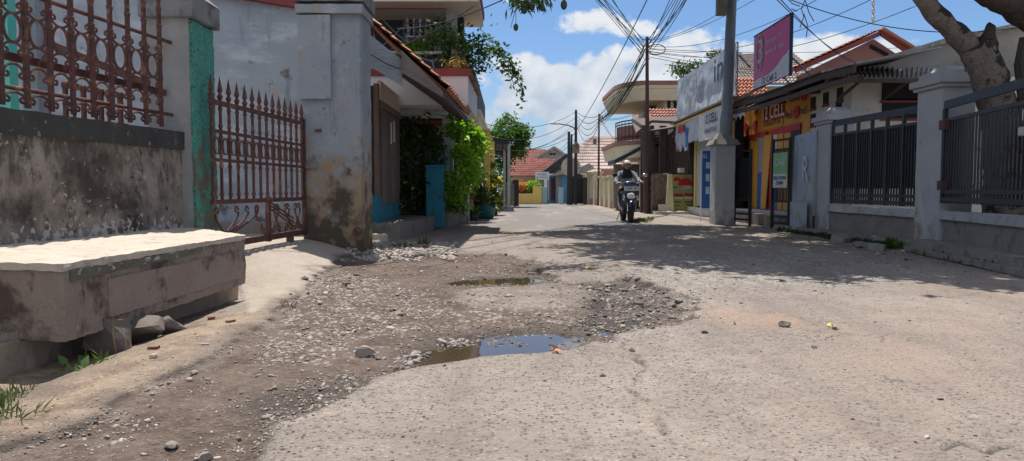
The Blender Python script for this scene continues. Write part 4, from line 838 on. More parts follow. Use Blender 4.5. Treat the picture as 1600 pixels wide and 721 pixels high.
# strip poster panels and hanging flag banners between the doors
p = onwall(1203,250); q = MB(); q.extr([V(SX-.06,p.y+.35,2.35), V(SX-.06,p.y-.25,2.35), V(SX-.12,p.y-.05,.35), V(SX-.12,p.y+.35,.35)], V(.02,0,0)); q.build('flag_banner', M['orangeb'], sp)
p = onwall(1210.5,222); text3d('SERVIS', 'lettering', M['ink'], sp, V(SX-.035,p.y,1.8), V(0,0,1), V(0,1,0), .14, .0, width=.9)
# white house wall, part of the same row
wh = thing('white_house', 'cream rendered house with small vent openings behind the black fence', 'house', (7.5, 14.5, 0))
MB().box(SX,15.3,0,7.25,17.348,3.35).build('wall', M['creamw'], wh)
MB().box(7.251,15.3,0,12.5,15.5,3.2).build('wall', M['creamw'], wh)
for px, py in ((1271,161),(1291,154),(1313,147),(1271,187),(1311,168)): 
    p = onwall(px, py); MB().box(SX-.02,p.y-.13,p.z-.13,SX-.001,p.y+.13,p.z+.13).build('vent', M['darkvoid'], wh); MB().box(SX-.03,p.y-.17,p.z-.19,SX-.001,p.y+.17,p.z-.135).build('vent_sill', M['maroon'], wh)
for px, py in ((1410,142),(1410,170)): p = P(px, py, 15.3); MB().box(p.x-.42,15.27,p.z-.2,p.x+.42,15.299,p.z+.2).build('window', M['darkvoid'], wh); MB().box(p.x-.46,15.26,p.z-.25,p.x+.46,15.298,p.z-.201).build('window_frame', M['maroon'], wh)
g0 = P(1215,140,15.5); g1 = P(1345,104,15.5); g2 = P(1470,66,15.5); g3 = P(1640,30,15.5)
MB().extr([V(7.0,15.55,2.9), V(13,15.55,2.9), V(g3.x,15.55,g3.z), V(g2.x,15.55,g2.z), V(g1.x,15.55,g1.z), V(7.0,15.55,3.1)], V(0,.2,0)).build('gable_wall', M['gable'], wh, rough=(.3,.01,2))
MB().extr([V(6.6,15.4,3.05), V(6.6,15.4,3.14), V(g1.x,15.4,g1.z+.05), V(g2.x,15.4,g2.z+.05), V(g3.x,15.4,g3.z+.06), V(g3.x,15.4,g3.z-.04), V(g2.x,15.4,g2.z-.05), V(g1.x,15.4,g1.z-.05)], V(0,6,0)).build('roof_edge', M['asb'], wh)
def corrug(name, A, B, C, D, n, m, parent, amp=.03):     # A-B high edge, D-C low edge
    A, B, C, D = map(Vector, (A, B, C, D)); nr = (B-A).cross(D-A).normalized(); nr = nr if nr.z > 0 else -nr
    N_ = n*6; vs = []; fs = []
    for j, (p, q2) in enumerate(((A, B), (D, C))):
        for i in range(N_+1): vs.append(p.lerp(q2, i/N_)+nr*(amp*math.sin(2*math.pi*i/6)))
    for i in range(N_): fs.append((i, i+1, N_+2+i, N_+1+i))
    k = len(vs); vs += [v-nr*.012 for v in vs]; fs += [tuple(k+a for a in f[::-1]) for f in fs]
    fs += [(N_+1+i, N_+2+i, k+N_+2+i, k+N_+1+i) for i in range(N_)]
    q = MB(); q.add(vs, fs); return q.build(name, m, parent)
aw = thing('corrugated_awning', 'corrugated asbestos awning sheet with a chipped wavy edge above the vents', 'awning', (9, 14.6, 3))
corrug('sheet', P(1306,106,15.3), P(1560,106,15.3), P(1545,122,14.3), P(1318,120,14.3), 32, M['asb'], aw, .035)
MB().beam(P(1318,126,14.35), P(1545,127,14.35), .05, .08).build('batten', M['woodd'], aw)
for px in (1345,1420,1500): MB().beam(P(px,126,14.35), V(P(px,130,14.35).x,15.28,2.75), .04, .05).build('bracket', M['woodd'], aw)
# dark lean-to awning along the shops
da = thing('dark_awning', 'long sagging dark timber and sheet awning over the shop front', 'awning', (6.6, 17, 3.2))
e = [PX(1140,166,6.25), PX(1182,156,6.25), PX(1230,140,6.25), PX(1290,118,6.25), PX(1336,106,6.25)]
for i in range(len(e)-1):
    a, b_ = e[i], e[i+1]; MB().beam(a, b_, .05, .12+.05*(i % 2)).build('fascia_board', M['woodd'], da)
    MB().beam(a+V(.03,0,-.20), b_+V(.03,0,-.19), .04, .10).build('fascia_board', M['woodd'], da)
    MB().hexa([a+V(-.08,0,.05), b_+V(-.08,0,.05), b_+V(1.6,0,.36), a+V(1.6,0,.36)], [a+V(-.08,0,.085), b_+V(-.08,0,.085), b_+V(1.6,0,.395), a+V(1.6,0,.395)]).build('roof_sheet', M['asb' if i == 3 else 'blacksheet'], da)
    MB().beam(a+V(0,0,-.1), V(SX,a.y,a.z-.05), .05, .08).build('rafter', M['woodd'], da)
a, b_ = PX(1152,156,6.1), PX(1215,122,6.1); MB().beam(a, b_, .03, .07).build('edge_strip', M['wood'], da)
for i, px in enumerate((1146,1153,1160)):     # rags hanging under the eave
    p = PX(px, 178-i*2, 6.35); q = MB(); n_ = 6
    q.extr([p+V(0,.25,.12), p+V(0,-.2,.15), p+V(.02,-.18,-.16), p+V(-.02,.02,-.1), p+V(0,.2,-.22)], V(.012,0,0)); single(q, 'hanging_rag', M['vinylw' if i != 1 else 'paleblue'], ('pale rag nearest the grey pole hanging under the awning', 'bluish rag, middle of three hanging under the awning', 'pale rag farthest from the grey pole hanging under the awning')[i], 'rag')

# banner building
bb = thing('banner_shop', 'yellow framed kiosk shop with rolling door behind the grey utility pole', 'shop', (6.8, 24, 0))
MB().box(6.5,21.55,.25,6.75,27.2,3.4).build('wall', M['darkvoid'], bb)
MB().box(6.3,21.5,0,6.9,27.3,.248).build('step', M['white'], bb)
for y in (21.6, 25.75): MB().box(6.40,y,.25,6.498,y+.22,3.35).build('frame_post', M['yellow'], bb)
MB().box(6.38,21.6,2.9,6.497,27.2,3.3).build('frame_beam', M['yellow'], bb)
q = MB()
for k in range(44): q.box(6.44, 21.86+k*.088, .3, 6.45+.018*(k % 2), 21.86+(k+1)*.088, 2.88)
q.build('rolling_door', M['vinyl'], bb)
MB().hexa([(5.85,19.9,3.32),(6.9,19.9,3.32),(6.9,27.4,3.26),(5.85,27.4,3.26)], [(5.85,19.9,3.37),(6.9,19.9,3.42),(6.9,27.4,3.36),(5.85,27.4,3.31)]).build('canopy', M['wood'], bb)
MB().beam(V(5.95,20,3.24), V(5.95,27.3,3.19), .05, .07).build('yellow_batten', M['yellow'], bb)
def cloth(name, m, parent, Y0, Y1, zb, zt_, X, ny_=40, nz_=12, wav=.04, ragged=0, seed=0, th=.01):
    g = random.Random(seed); vs = []; fs = []
    low = [zb+(ragged*abs(noise.noise(Vector((i*.35, seed, 0))))*2.2 if ragged else 0) for i in range(ny_+1)]
    for j in range(nz_+1):
        for i in range(ny_+1):
            y = Y0+(Y1-Y0)*i/ny_; z = low[i]+(zt_-low[i])*j/nz_
            x = X+wav*(noise.noise(Vector((y*1.3, z*2.0, seed*3.1)))+.5*noise.noise(Vector((y*4, z*5, seed))))*(1.1-.5*j/nz_)
            vs.append((x, y, z))
    w = ny_+1
    for j in range(nz_):
        for i in range(ny_): fs.append((j*w+i, j*w+i+1, (j+1)*w+i+1, (j+1)*w+i))
    k = len(vs); vs += [(x+th, y, z) for x, y, z in vs]; fs += [tuple(k+a for a in f[::-1]) for f in list(fs)]
    q = MB(); q.add(vs, fs); return q.build(name, m, parent, smooth=True)
ub = thing('roof_banner', 'large grey faded banner lettered 12 CELL KARAPYAK standing on the canopy', 'banner', (6, 23.5, 3.4))
cloth('sheet', M['vinyl'], ub, 19.95, 27.0, 3.42, 4.80, 6.0, 60, 14, .045)
MB().beam(V(6.03,19.95,4.81), V(6.03,27.0,4.81), .03, .03).build('frame', M['steel'], ub)
for y in (20, 22.4, 24.7, 26.95): MB().beam(V(6.06,y,3.35), V(6.06,y,4.82), .03, .03).build('frame', M['steel'], ub)
text3d('12 CELL', 'lettering', M['greyink'], ub, V(5.90, PX(1086,0,6).y, 4.33), rt, UZ, .56, .0, width=2.7, bold=.0)
text3d('KARAPYAK', 'lettering', M['greyink'], ub, V(5.90, PX(1088,0,6).y, 3.86), rt, UZ, .22, .0, width=2.0, bold=.03)
text3d('in', 'lettering', M['navy'], ub, V(5.90, 21.25, 4.30), rt, UZ, .75, .0, width=.95, bold=.01)
lb = thing('eave_banner', 'ragged white banner lettered 12 CELL KARAPYAK hanging below the canopy edge', 'banner', (5.95, 24, 3.2))
cloth('sheet', M['vinylw'], lb, 20.9, 23.55, 2.38, 3.22, 5.93, 30, 10, .03, 0, 3)
cloth('sheet', M['vinyl'], lb, 23.6, 25.0, 2.42, 3.18, 5.95, 24, 10, .05, .08, 5); cloth('sheet', M['vinyl'], lb, 25.1, 27.0, 2.18, 3.16, 5.96, 34, 10, .07, .22, 8)
MB().box(5.90,24.9,2.3,5.905,25.2,2.95).build('blue_print', M['blue'], lb); MB().box(5.89,25.4,2.85,5.895,26.3,3.1).build('red_print', M['red'], lb)
text3d('12 CELL', 'lettering', M['navy'], lb, V(5.885, PX(1115,0,5.93).y, 2.98), rt, UZ, .28, .0, width=1.32, bold=.025)
text3d('KARAPYAK', 'lettering', M['navy'], lb, V(5.885, PX(1115,0,5.93).y, 2.63), rt, UZ, .15, .0, width=1.30, bold=.02)
# magenta sign
ms = thing('pink_sign', 'square magenta billboard with a white 3 on a white wave above the awning', 'sign', (6, 17.3, 3.4))
y0, y1 = 6*F/(1228.5-800), 6*F/(1173.5-800)
MB().box(6.0,y0,3.36,6.05,y1,4.64).build('board', M['magenta'], ms); MB().box(5.99,y0-.03,3.34,6.06,y0-.001,4.67).build('frame', M['navy'], ms); MB().box(5.99,y0-.03,4.642,6.06,y1+.02,4.67).build('frame', M['navy'], ms)
Yl = y1-y0; wave = [(0,.0),(1,.0),(1,.45),(.93,.38),(.84,.36),(.72,.27),(.6,.205),(.45,.165),(.3,.155),(.15,.16),(0,.13)]
MB().extr([V(5.994, y1-Yl*u, 3.362+1.27*v) for u, v in wave], V(.004,0,0)).build('white_wave', M['white'], ms)
text3d('12 Cell 2', 'lettering', M['navy'], ms, V(5.99, y1-Yl*.47, 3.46), rt, UZ, .14, .0, width=Yl*.42, bold=.02)
text3d('Jaringan Tri', 'lettering', M['vinylw'], ms, V(5.99, y1-Yl*.60, 4.33), rt, UZ, .13, .0, width=Yl*.46); text3d('hemat & cepat', 'lettering', M['vinylw'], ms, V(5.99, y1-Yl*.62, 4.10), rt, UZ, .13, .0, width=Yl*.52)
text3d('3', 'lettering', M['vinyl'], ms, V(5.99, y1-Yl*.20, 4.18), rt, UZ, .60, .0, width=Yl*.15); 
q = MB(); pts = [V(5.99, y1-Yl*.20+rt.y*0+Yl*.10*math.cos(t_)*-1, 4.18+.42*math.sin(t_)) for t_ in [i*2*math.pi/28 for i in range(28)]]; q.tube(pts, .012, 5, closed=True); q.build('logo_outline', M['vinyl'], ms)
for y, z in ((17.0,3.4),(18.3,3.5)): MB().beam(V(6.06,y,4.2), V(7.2,y+.3,3.3), .03, .03).build('strut', M['steel'], ms)
MB().beam(PX(1142,72,6.2), PX(1172,105,6.05), .04, .04).build('strut', M['fencegrey'], ms)

# black gates at the shop
def sgate(label, A, B, h, mt):
    A, B = Vector(A), Vector(B); t_ = thing('shop_gate', label, 'gate', tuple(lift(A, .05)))
    for p in (A, B): MB().beam(lift(p,.0), lift(p,h), .06, .06, up=(1,0,0)).build('post', M[mt], t_)
    for z in (h-.03, h-.24, .62, .28, .14): MB().beam(lift(A,z), lift(B,z), .035, .045).build('rail', M[mt], t_)
    for k in range(1, 12): p = A.lerp(B, k/12); MB().beam(lift(p,.14 if k % 11 == 0 else .62), lift(p,h-.24), .018, .018, up=(1,0,0)).build('bar', M[mt], t_)
    return t_
s1 = sgate('black metal gate leaf standing open beside the concrete plinth', (P(1153,0,18.6).x,18.6,0), (P(1178,0,17.8).x,17.8,0), 1.85, 'black')
a, b_ = P(1153,0,18.6), P(1178,0,17.8); MB().hexa([lift(a,.62)+V(0,.05,0), lift(b_,.62)+V(0,.05,0), lift(b_,.62)+V(0,.056,0), lift(a,.62)+V(0,.056,0)], [lift(a,1.6)+V(0,.05,0), lift(b_,1.6)+V(0,.05,0), lift(b_,1.6)+V(0,.056,0), lift(a,1.6)+V(0,.056,0)]).build('backing_sheet', M['black'], s1)
sgate('narrow black barred gate leaf carrying the green and white poster', (P(1213,0,16.6).x,16.6,0), (P(1240,0,15.9).x,15.9,0), 2.0, 'black')
ps = thing('gate_poster', 'green and white paper poster tied on the narrow black gate', 'poster', (6.1, 16, 1.0))
a, b_ = P(1216,0,16.36), P(1238,0,15.80); ux = (lift(b_,0)-lift(a,0)).normalized(); nn = V(-abs(ux.y), -abs(ux.x), 0).normalized()
za, zb, zc = 1.68, 1.22, .92
def pq(z0, z1, o): A_, B_ = lift(a,0)+nn*o, lift(b_,0)+nn*o; return [lift(A_,z0), lift(B_,z0), lift(B_,z1), lift(A_,z1)]
MB().extr(pq(zc, zb, .04), nn*-.006).build('white_half', M['vinylw'], ps); MB().extr(pq(zb, za, .04), nn*-.006).build('green_half', mat('poster_green', (.20,.46,.20), (.26,.52,.26), 3, .6, .1), ps)
mid = lift(a.lerp(b_,.5),0)+nn*.046; wdt = (b_-a).length
text3d('CABE', 'lettering', M['vinylw'], ps, lift(mid, 1.47), ux, UZ, .16, .0, width=wdt*.72); text3d('BISA DISINI', 'lettering', M['navy'], ps, lift(mid, 1.13), ux, UZ, .08, .0, width=wdt*.85, bold=.02); text3d('25000', 'lettering', M['navy'], ps, lift(mid, 1.02), ux, UZ, .08, .0, width=wdt*.5, bold=.02)
# blue standing banner, yellow board, stone slab
sb = thing('blue_stand_banner', 'tall narrow blue printed banner beside the concrete plinth', 'banner', (5.4, 20, 0))
xa, xb = P(1101,0,20.2).x, P(1114,0,20.2).x
MB().box(xa,20.2,.28,xb,20.22,pz(236,20.2)).build('banner_sheet', M['blue'], sb); MB().beam(V(xa-.02,20.21,0), V(xa-.02,20.21,pz(235,20.2)), .025, .025).build('rod', M['vinylw'], sb); MB().beam(V(xb+.02,20.21,0), V(xb+.02,20.21,pz(235,20.2)), .025, .025).build('rod', M['fencegrey'], sb)
for z0, z1 in ((1.45,1.62),(1.1,1.3),(.75,.95)): MB().box(xa+.10,20.19,z0,xb-.02,20.196,z1).build('phone_print', M['paleblue'], sb)
text3d('XL', 'lettering', M['vinylw'], sb, V((xa+xb)/2-.04,20.19,1.78), V(1,0,0), UZ, .13, .0, width=.14)
MB().box(xa,20.195,.28,xb,20.199,.36).build('foot_band', M['vinylw'], sb)
yb_ = thing('promo_board', 'leaning yellow promotional board with red circles and red print', 'sign', (6, 26.6, 0))
Yb = 26.4; A_ = P(1050,330,Yb); B_ = P(1088,332,Yb); C_ = P(1086,273,Yb-.0); D_ = P(1048,273,Yb)
MB().extr([A_, B_, C_+V(0,.25,0), D_+V(0,.25,0)], V(0,.03,0)).build('board', mat('dull_yellow', (.40,.38,.13), (.34,.34,.13), 3, .7, .1), yb_)
def bp(u, v, o=.006): return (A_.lerp(B_, u)).lerp((D_+V(0,.25,0)).lerp(C_+V(0,.25,0), u), v)+V(0,-o,0)
for u, v, r in ((.30,.85,.13),(.64,.72,.26)): q = MB(); n_ = 18; q.extr([bp(u,v)+V(r*math.cos(2*math.pi*i/n_),0,r*math.sin(2*math.pi*i/n_)*.95) for i in range(n_)], V(0,.004,0)); q.build('red_circle', M['red'], yb_)
for u0, u1, v0, v1, k in ((.12,.52,.40,.48,'red'),(.56,.95,.42,.50,'red'),(.12,.5,.34,.38,'vinylw'),(.56,.93,.35,.40,'vinylw'),(.15,.4,.24,.27,'ink'),(.55,.9,.25,.28,'ink'),(.6,.9,.18,.205,'ink'),(.15,.35,.15,.17,'ink'),(.52,.96,.06,.12,'orange'),(.1,.9,.53,.56,'greyink'),(.12,.3,.64,.67,'ink')):
    MB().extr([bp(u0,v0), bp(u1,v0), bp(u1,v1), bp(u0,v1)], V(0,.003,0)).build('print_line', M[k], yb_)
text3d('3.500', 'lettering', M['vinylw'], yb_, bp(.68,.66,.012), V(1,0,0), UZ, .13, .0, width=.3, bold=.02); text3d('PULSA', 'lettering', M['vinylw'], yb_, bp(.64,.80,.012), V(1,0,0), UZ, .09, .0, width=.3)
single(MB().extr([P(1040,331,26.2), P(1053,331,26.2), P(1050,272,26.2), P(1044.5,272,26.2)], V(0,.12,0)), 'pale_plank', mat('lime_plank', (.62,.62,.36), (.55,.55,.33), 3, .8, .2), 'pale lime plank propped between the stone slab and the yellow board', 'plank')
a, b_ = P(1019,334,26.6), P(1046,334,26.6); single(MB().box(a.x,26.6,0,b_.x,26.85,pz(272,26.6)), 'rough_wall', mat('rough_stone', (.16,.12,.10), (.26,.21,.18), 10, .95, 1.0, 14, .06, stains=[((.06,.045,.04), 12, .55, .65)]), 'short rough brown stone wall beside the yellow board', 'wall', rough=(.07,.05,7))
for i, (px, py, s_) in enumerate(((1037,331,.26),(1064,270,.16))): p = P(px, py, 26.3); single(MB().rbox((p.x,26.3,p.z), s_*1.2, s_, s_, .2), 'white_block', M['creamw'], ('cream block on the ground at the foot of the lime plank', 'small cream block on top of the yellow board')[i], 'block', rough=(.05,.01,8))
single(MB().box(5.0,25.7,-.05,6.6,26.2,.10), 'low_kerb', M['creamw'], 'pale low kerb under the yellow board', 'kerb', rough=(.12,.02,4))

# wooden shack
sk = thing('wooden_shack', 'dark ramshackle timber shack with tin roof edge beside the banner shop', 'shack', (5.6, 28.5, 0))
MB().box(P(1004,0,30).x,30,0,8,30.15,3.0).build('back_wall', M['woodd'], sk)
for k in range(9): x = P(1006+k*6.2,0,29.6).x; MB().box(x,29.6,0,x+.13,29.65,2.8-.1*(k%3)).build('plank', M['barkd'], sk)
for px, Y, w in ((1004,27.6,.10),(1018,27.6,.15),(1034,27.7,.22),(1041,27.9,.10),(1056,27.8,.16)): p = P(px,0,Y); MB().box(p.x,Y,0,p.x+w,Y+w,3.25).build('post', M['woodd'], sk)
MB().hexa([P(994,210,27.3), P(1062,200,27.3), V(8,30.5,3.9), V(4.9,30.5,3.7)], [p+V(0,0,.06) for p in (P(994,210,27.3), P(1062,200,27.3), V(8,30.5,3.9), V(4.9,30.5,3.7))]).build('roof_sheet', M['woodd'], sk)
MB().beam(P(996,208,27.2), P(1018,190,27.2), .05, .09).build('roof_board', M['wood'], sk); MB().beam(P(1018,190,27.2), P(1062,192,27.2), .05, .09).build('roof_board', M['wood'], sk)
for a, b_ in (((1000,250),(1056,205)),((1018,262),(1060,236)),((1004,228),(1060,222)),((1036,250),(1060,214))): MB().beam(P(a[0],a[1],28.4), P(b_[0],b_[1],28.4), .10, .14).build('timber', M['woodd'], sk)
p = P(1011,215,27.1); MB().beam(V(p.x,27.1,2.3), V(p.x,27.1,3.0), .07, .03).build('yellow_strip', M['yellow'], sk)
MB().extr([P(960,250,29.5), P(1003,228,29.5), P(1003,234,29.5), P(960,257,29.5)], V(0,2,0)).build('side_roof', M['blacksheet'], sk)
MB().box(P(963,0,30).x,30.2,.1,P(1003,0,30).x,30.5,1.9).build('side_wall', M['greycon'], sk)
# =============== distance ===============
def zz(py, Y): return P(800, py, Y).z
def xx(px, Y): return P(px, 300, Y).x
lw = thing('boundary_wall', 'long cream garden wall with posts and a brick red foot beyond the scooter rider', 'wall', (4.2, 36, 0))
pts = [(913,46,1.75),(921,43,1.75),(931,40.5,1.75),(941,38,1.45),(948,36,1.40),(956,33.5,1.42),(966,31,1.45),(978,29.2,1.45)]
wp = [V(xx(p,Y),Y,h) for p,Y,h in pts]
for i in range(len(wp)-1):
    a, b_ = wp[i], wp[i+1]; h = min(a.z, b_.z)-.14
    MB().hexa([V(a.x,a.y,.0), V(b_.x,b_.y,.0), V(b_.x+.25,b_.y,.0), V(a.x+.25,a.y,.0)], [V(a.x,a.y,h), V(b_.x,b_.y,h), V(b_.x+.25,b_.y,h), V(a.x+.25,a.y,h)]).build('wall_panel', M['cream'], lw)
    MB().hexa([V(a.x-.03,a.y,.0), V(b_.x-.03,b_.y,.0), V(b_.x-.005,b_.y,.0), V(a.x-.005,a.y,.0)], [V(a.x-.03,a.y,.33), V(b_.x-.03,b_.y,.33), V(b_.x-.005,b_.y,.33), V(a.x-.005,a.y,.33)]).build('brick_foot', mat('brick_foot', (.40,.24,.18), (.46,.30,.23), 5, .9, .3) if i == 0 else bpy.data.materials['brick_foot'], lw)
for p in wp:
    MB().rbox((p.x+.1,p.y,0), .46, .46, p.z).build('post', M['cream'], lw); MB().rbox((p.x+.1,p.y,p.z+.002), .60, .60, .09).build('post_cap', M['creamw'], lw)
single(MB().extr([V(xx(936,47),46,0), V(xx(975,47),46,0), V(xx(975,47),46,2.1), V(xx(936,47),46,2.1)], V(0,.2,0)), 'brown_wall', mat('brown_brick', (.30,.17,.13), (.36,.22,.17), 6, .9, .3), 'brown brick wall showing above the cream garden wall', 'wall')
# hip roof house
hh = thing('hip_roof_house', 'bungalow under a large faded pink tiled hip roof in the distance', 'house', (5, 52, 0))
ze = zz(271,48); zp = zz(214,53)
A, B_, C_, D_ = V(xx(862,48),47,ze), V(xx(1015,48),47,ze), V(xx(1015,48),60,ze), V(xx(862,48),60,ze); r0, r1 = V(xx(925,53),53,zp), V(xx(962,53),53,zp)
tile_roof('roof', r0, r1, A, B_, 30, 12, M['tilepink'], hh, amp=.05, step=.05, seed=3); tile_roof('roof', r0, r0+V(.01,1,0), A, D_, 20, 12, M['tilepink'], hh, amp=.05, step=.05, seed=5); tile_roof('roof', r1, r1+V(.01,1,0), B_, C_, 20, 12, M['tilepink'], hh, amp=.05, step=.05, seed=6)
MB().box(A.x+.5,48,0,B_.x-.5,59,ze-.02).build('wall', M['bluewall'], hh); MB().box(A.x+.4,47.6,ze-.24,B_.x-.4,47.9,ze-.03).build('fascia', mat('green_fascia', (.06,.16,.13), (.08,.19,.16), 3, .7, .1), hh)
for x in (xx(930,47.9), xx(944,47.9)): MB().box(x,47.9,.9,x+.35,47.99,1.6).build('window', M['darkvoid'], hh)
# blue gate house
bh = thing('blue_house', 'blue walled house front with a dark sloping porch roof at the bend', 'house', (3, 46, 0))
MB().box(xx(871,45),45,0,xx(893,45),46.8,zz(273,45)).build('wall', M['greyink'], bh); MB().box(xx(878,44.9),44.85,0,xx(887,44.9),44.99,zz(268,45)).build('column', M['bluewall'], bh)
MB().box(xx(858,47),47,0,xx(872,47),47.3,zz(274,47)).build('wall', M['bluewall'], bh); MB().box(xx(861,46.9),46.9,.2,xx(866,46.9),46.99,1.5).build('door', M['maroon'], bh)
MB().extr([P(838,276,44.6), P(885,240,44.6), P(892,246,44.6), P(852,276,44.6)], V(0,6,0)).build('porch_roof', M['blacksheet'], bh); MB().extr([P(858,276,44.5), P(892,258,44.5), P(905,264,44.5), P(900,270,44.5)], V(0,5,0)).build('porch_roof', M['tilegrey_flat'] if 'tilegrey_flat' in M else M['asb'], bh)
MB().box(xx(893,45.5),45.5,0,xx(912,45.5),45.7,zz(278,45.5)).build('shutter_wall', M['blacksheet'], bh)
for px, lb in ((851.5,'pale blue gatepost on the left of the blue house gateway'),(876.5,'pale blue gatepost on the right of the blue house gateway')):
    g_ = thing('gatepost', lb, 'post', (xx(px,43),43,0)); MB().rbox((xx(px,43),43,0), .27, .27, .93).build('shaft', M['paleblue'], g_); MB().rbox((xx(px,43),43,.932), .31, .31, .05).build('cap', M['paleblue'], g_)
single(MB().extr([P(912,270,42), P(905,262,42), P(921,255,42), P(930,264,42)], V(0,2.5,0)), 'grey_porch_roof', M['asb'], 'small grey gabled porch roof left of the cream garden wall', 'roof')
single(MB().box(xx(912,43),43,0,xx(926,43),43.2,1.55), 'brown_gate', M['woodd'], 'brown wooden gate under the small grey porch roof', 'gate')
# red roof house, left
rh = thing('red_roof_house', 'low house with red tiled roofs and a grey gable at the lane end', 'house', (0, 54, 0))
zr = zz(276,48); 
tile_roof('roof', V(xx(800,53),53,zz(248,53)), V(xx(868,53),53,zz(250,53)), V(xx(792,48),48,zr), V(xx(846,48),48,zr), 34, 9, M['tilered'], rh, amp=.07, step=.05, seed=8)
tile_roof('roof', V(xx(786,60),60,zz(234,60)), V(xx(854,60),60,zz(234,60)), V(xx(780,55),55,zz(250,55)), V(xx(850,55),55,zz(248,55)), 34, 7, M['tilered'], rh, amp=.07, step=.05, seed=9)
MB().extr([P(835,248,54.5), P(866,231,54.5), P(890,247,54.5), P(890,262,54.5), P(835,262,54.5)], V(0,.3,0)).build('gable', M['gable'], rh); MB().beam(P(833,249,54.4), P(866,230,54.4), .3, .14).build('gable_trim', M['asb'], rh); MB().beam(P(866,230,54.4), P(892,248,54.4), .3, .14).build('gable_trim', M['asb'], rh)
for px in (861,866): p = P(px,241,54.45); MB().box(p.x-.1,54.4,p.z-.06,p.x+.1,54.49,p.z+.06).build('vent', M['darkvoid'], rh)
MB().box(xx(780,49),49,0,xx(850,49),49.3,zr).build('wall', M['cream'], rh); MB().box(xx(815,48.9),48.9,.5,xx(832,48.9),48.99,1.3).build('window', M['darkvoid'], rh)
single(MB().box(xx(780,70),62,0,xx(872,62),64,1.9), 'back_house', M['white'], 'white house end behind the red roofs', 'house')
yw = thing('yellow_wall', 'low yellow garden wall with a taller end block at the road bend', 'wall', (1, 42.5, 0))
MB().box(xx(770,42.5),42.5,0,xx(834,42.5),42.8,zz(303,42.5)).build('wall_panel', M['yellow'], yw); MB().box(xx(833,42.4),42.4,0,xx(846,42.4),42.8,zz(291,42.4)).build('end_block', M['yellow'], yw)
MB().box(xx(800,43.3),43.3,0,xx(832,43.3),43.35,zz(290,43.3)).build('dark_railing', M['blacksheet'], yw)
sg = thing('white_signboard', 'small white signboard with blue lettering above the yellow wall', 'sign', (1.9, 43.6, 0))
MB().box(xx(836.5,43.6),43.6,zz(281,43.6),xx(858,43.6),43.66,zz(269,43.6)).build('board', M['white'], sg)
for px in (839,856): MB().box(xx(px,43.7)-.03,43.67,0,xx(px,43.7)+.03,43.73,zz(270,43.6)).build('post', M['fencegrey'], sg)
text3d('MASJID', 'lettering', M['blue'], sg, V(xx(847.2,43.6),43.59,zz(273,43.6)), V(1,0,0), UZ, .13, .0, width=.6); text3d('AL IKHLAS', 'lettering', M['blue'], sg, V(xx(847.2,43.6),43.59,zz(277.5,43.6)), V(1,0,0), UZ, .10, .0, width=.66)
dish = thing('satellite_dish', 'round beige satellite dish on the wall beside the dark poles', 'dish', (3.4, 42, 1.9))
c = P(892,261,42); q = MB(); vs = []; n_ = 22
for j in range(6):
    r = .55*j/5
    for k in range(n_): a = 2*math.pi*k/n_; vs.append(c+V(r*math.cos(a), (r*r)*-.35+.12, r*math.sin(a)))
fs = [(j*n_+k, j*n_+(k+1)%n_, (j+1)*n_+(k+1)%n_, (j+1)*n_+k) for j in range(5) for k in range(n_)]; q.add(vs+[v+V(0,.02,0) for v in vs], fs+[tuple(x+len(vs) for x in f[::-1]) for f in fs]); q.build('reflector', M['creamw'], dish, smooth=True)
MB().tube([c+V(0,.1,0), c+V(.05,-.4,-.1)], .015, 5).build('arm', M['steel'], dish); MB().tube([c+V(0,.14,0), c+V(0,.2,-.5), V(c.x,c.y+.2,0)], .03, 6).build('mast', M['steel'], dish)
# cream two storey house
ch = thing('balcony_house', 'cream two storey house with a rounded balcony and a thick curved sunshade', 'house', (6.5, 34, 0))
Yc = 34
def curve_slab(name, m, px0, px1, y0, y1, inset0, Yf=32.0, grow=1.0):
    """rounded slab: left end bows out; y0/y1 pixel rows of top and bottom"""
    xr = 9.5; xa = xx(px0,Yf); n_ = 10; xm = xx(px1,Yf)
    def outline(s):
        pts = [(xr,Yf-.0)]; 
        for k in range(n_+1): a = math.pi/2*k/n_; pts.append((xm-(xm-xa)*s*math.sin(a), Yf+2.2-2.2*math.cos(a)))
        pts += [(xa+(1-s)*(xm-xa),38),(xr,38)]; return pts
    o0, o1 = outline(1.0), outline(inset0); n2 = len(o0); z0, z1 = zz(y1,Yf), zz(y0,Yf); q = MB()
    q.add([(x,y,z0) for x,y in o1]+[(x,y,z1) for x,y in o0], [tuple(range(n2-1,-1,-1)), tuple(range(n2,2*n2))]+[(i,(i+1)%n2,(i+1)%n2+n2,i+n2) for i in range(n2)]); return q.build(name, m, ch)
curve_slab('sunshade', M['cream'], 969, 1010, 139, 157, .78); 
q0 = curve_slab('sunshade_band', M['cream'], 968, 1010, 133, 138.6, 1.0); curve_slab('sunshade_trim', mat('dusty_red_tile', (.34,.17,.14), (.28,.13,.11), 5, .85, .3), 966.5, 1008, 126, 132.6, 1.02)
curve_slab('balcony_base', M['cream'], 968, 1006, 226, 246, .86, 31.9); curve_slab('balcony_lip', bpy.data.materials['dusty_red_tile'], 966, 1006, 219, 225.6, 1.0, 31.9)
MB().box(xx(1013,35),35,0,11,40,zz(131,35)).build('upper_wall', M['creamw'], ch); MB().box(xx(1037,32.2),32.2,0,11,34.9,zz(128,32.2)).build('tower_wall', M['cream'], ch)
for px in (1043.5,1053.5): x = xx(px,32.19); MB().box(x-.07,32.15,zz(169,32.2),x+.07,32.199,zz(151,32.2)).build('window_slot', M['darkvoid'], ch)
for px in (1006,1016,1028): x = xx(px,34.3); MB().box(x,34.3,zz(222,34),x+.4,34.7,zz(150,34)).build('column', bpy.data.materials['dusty_red_tile'] if px != 1006 else M['greyink'], ch)
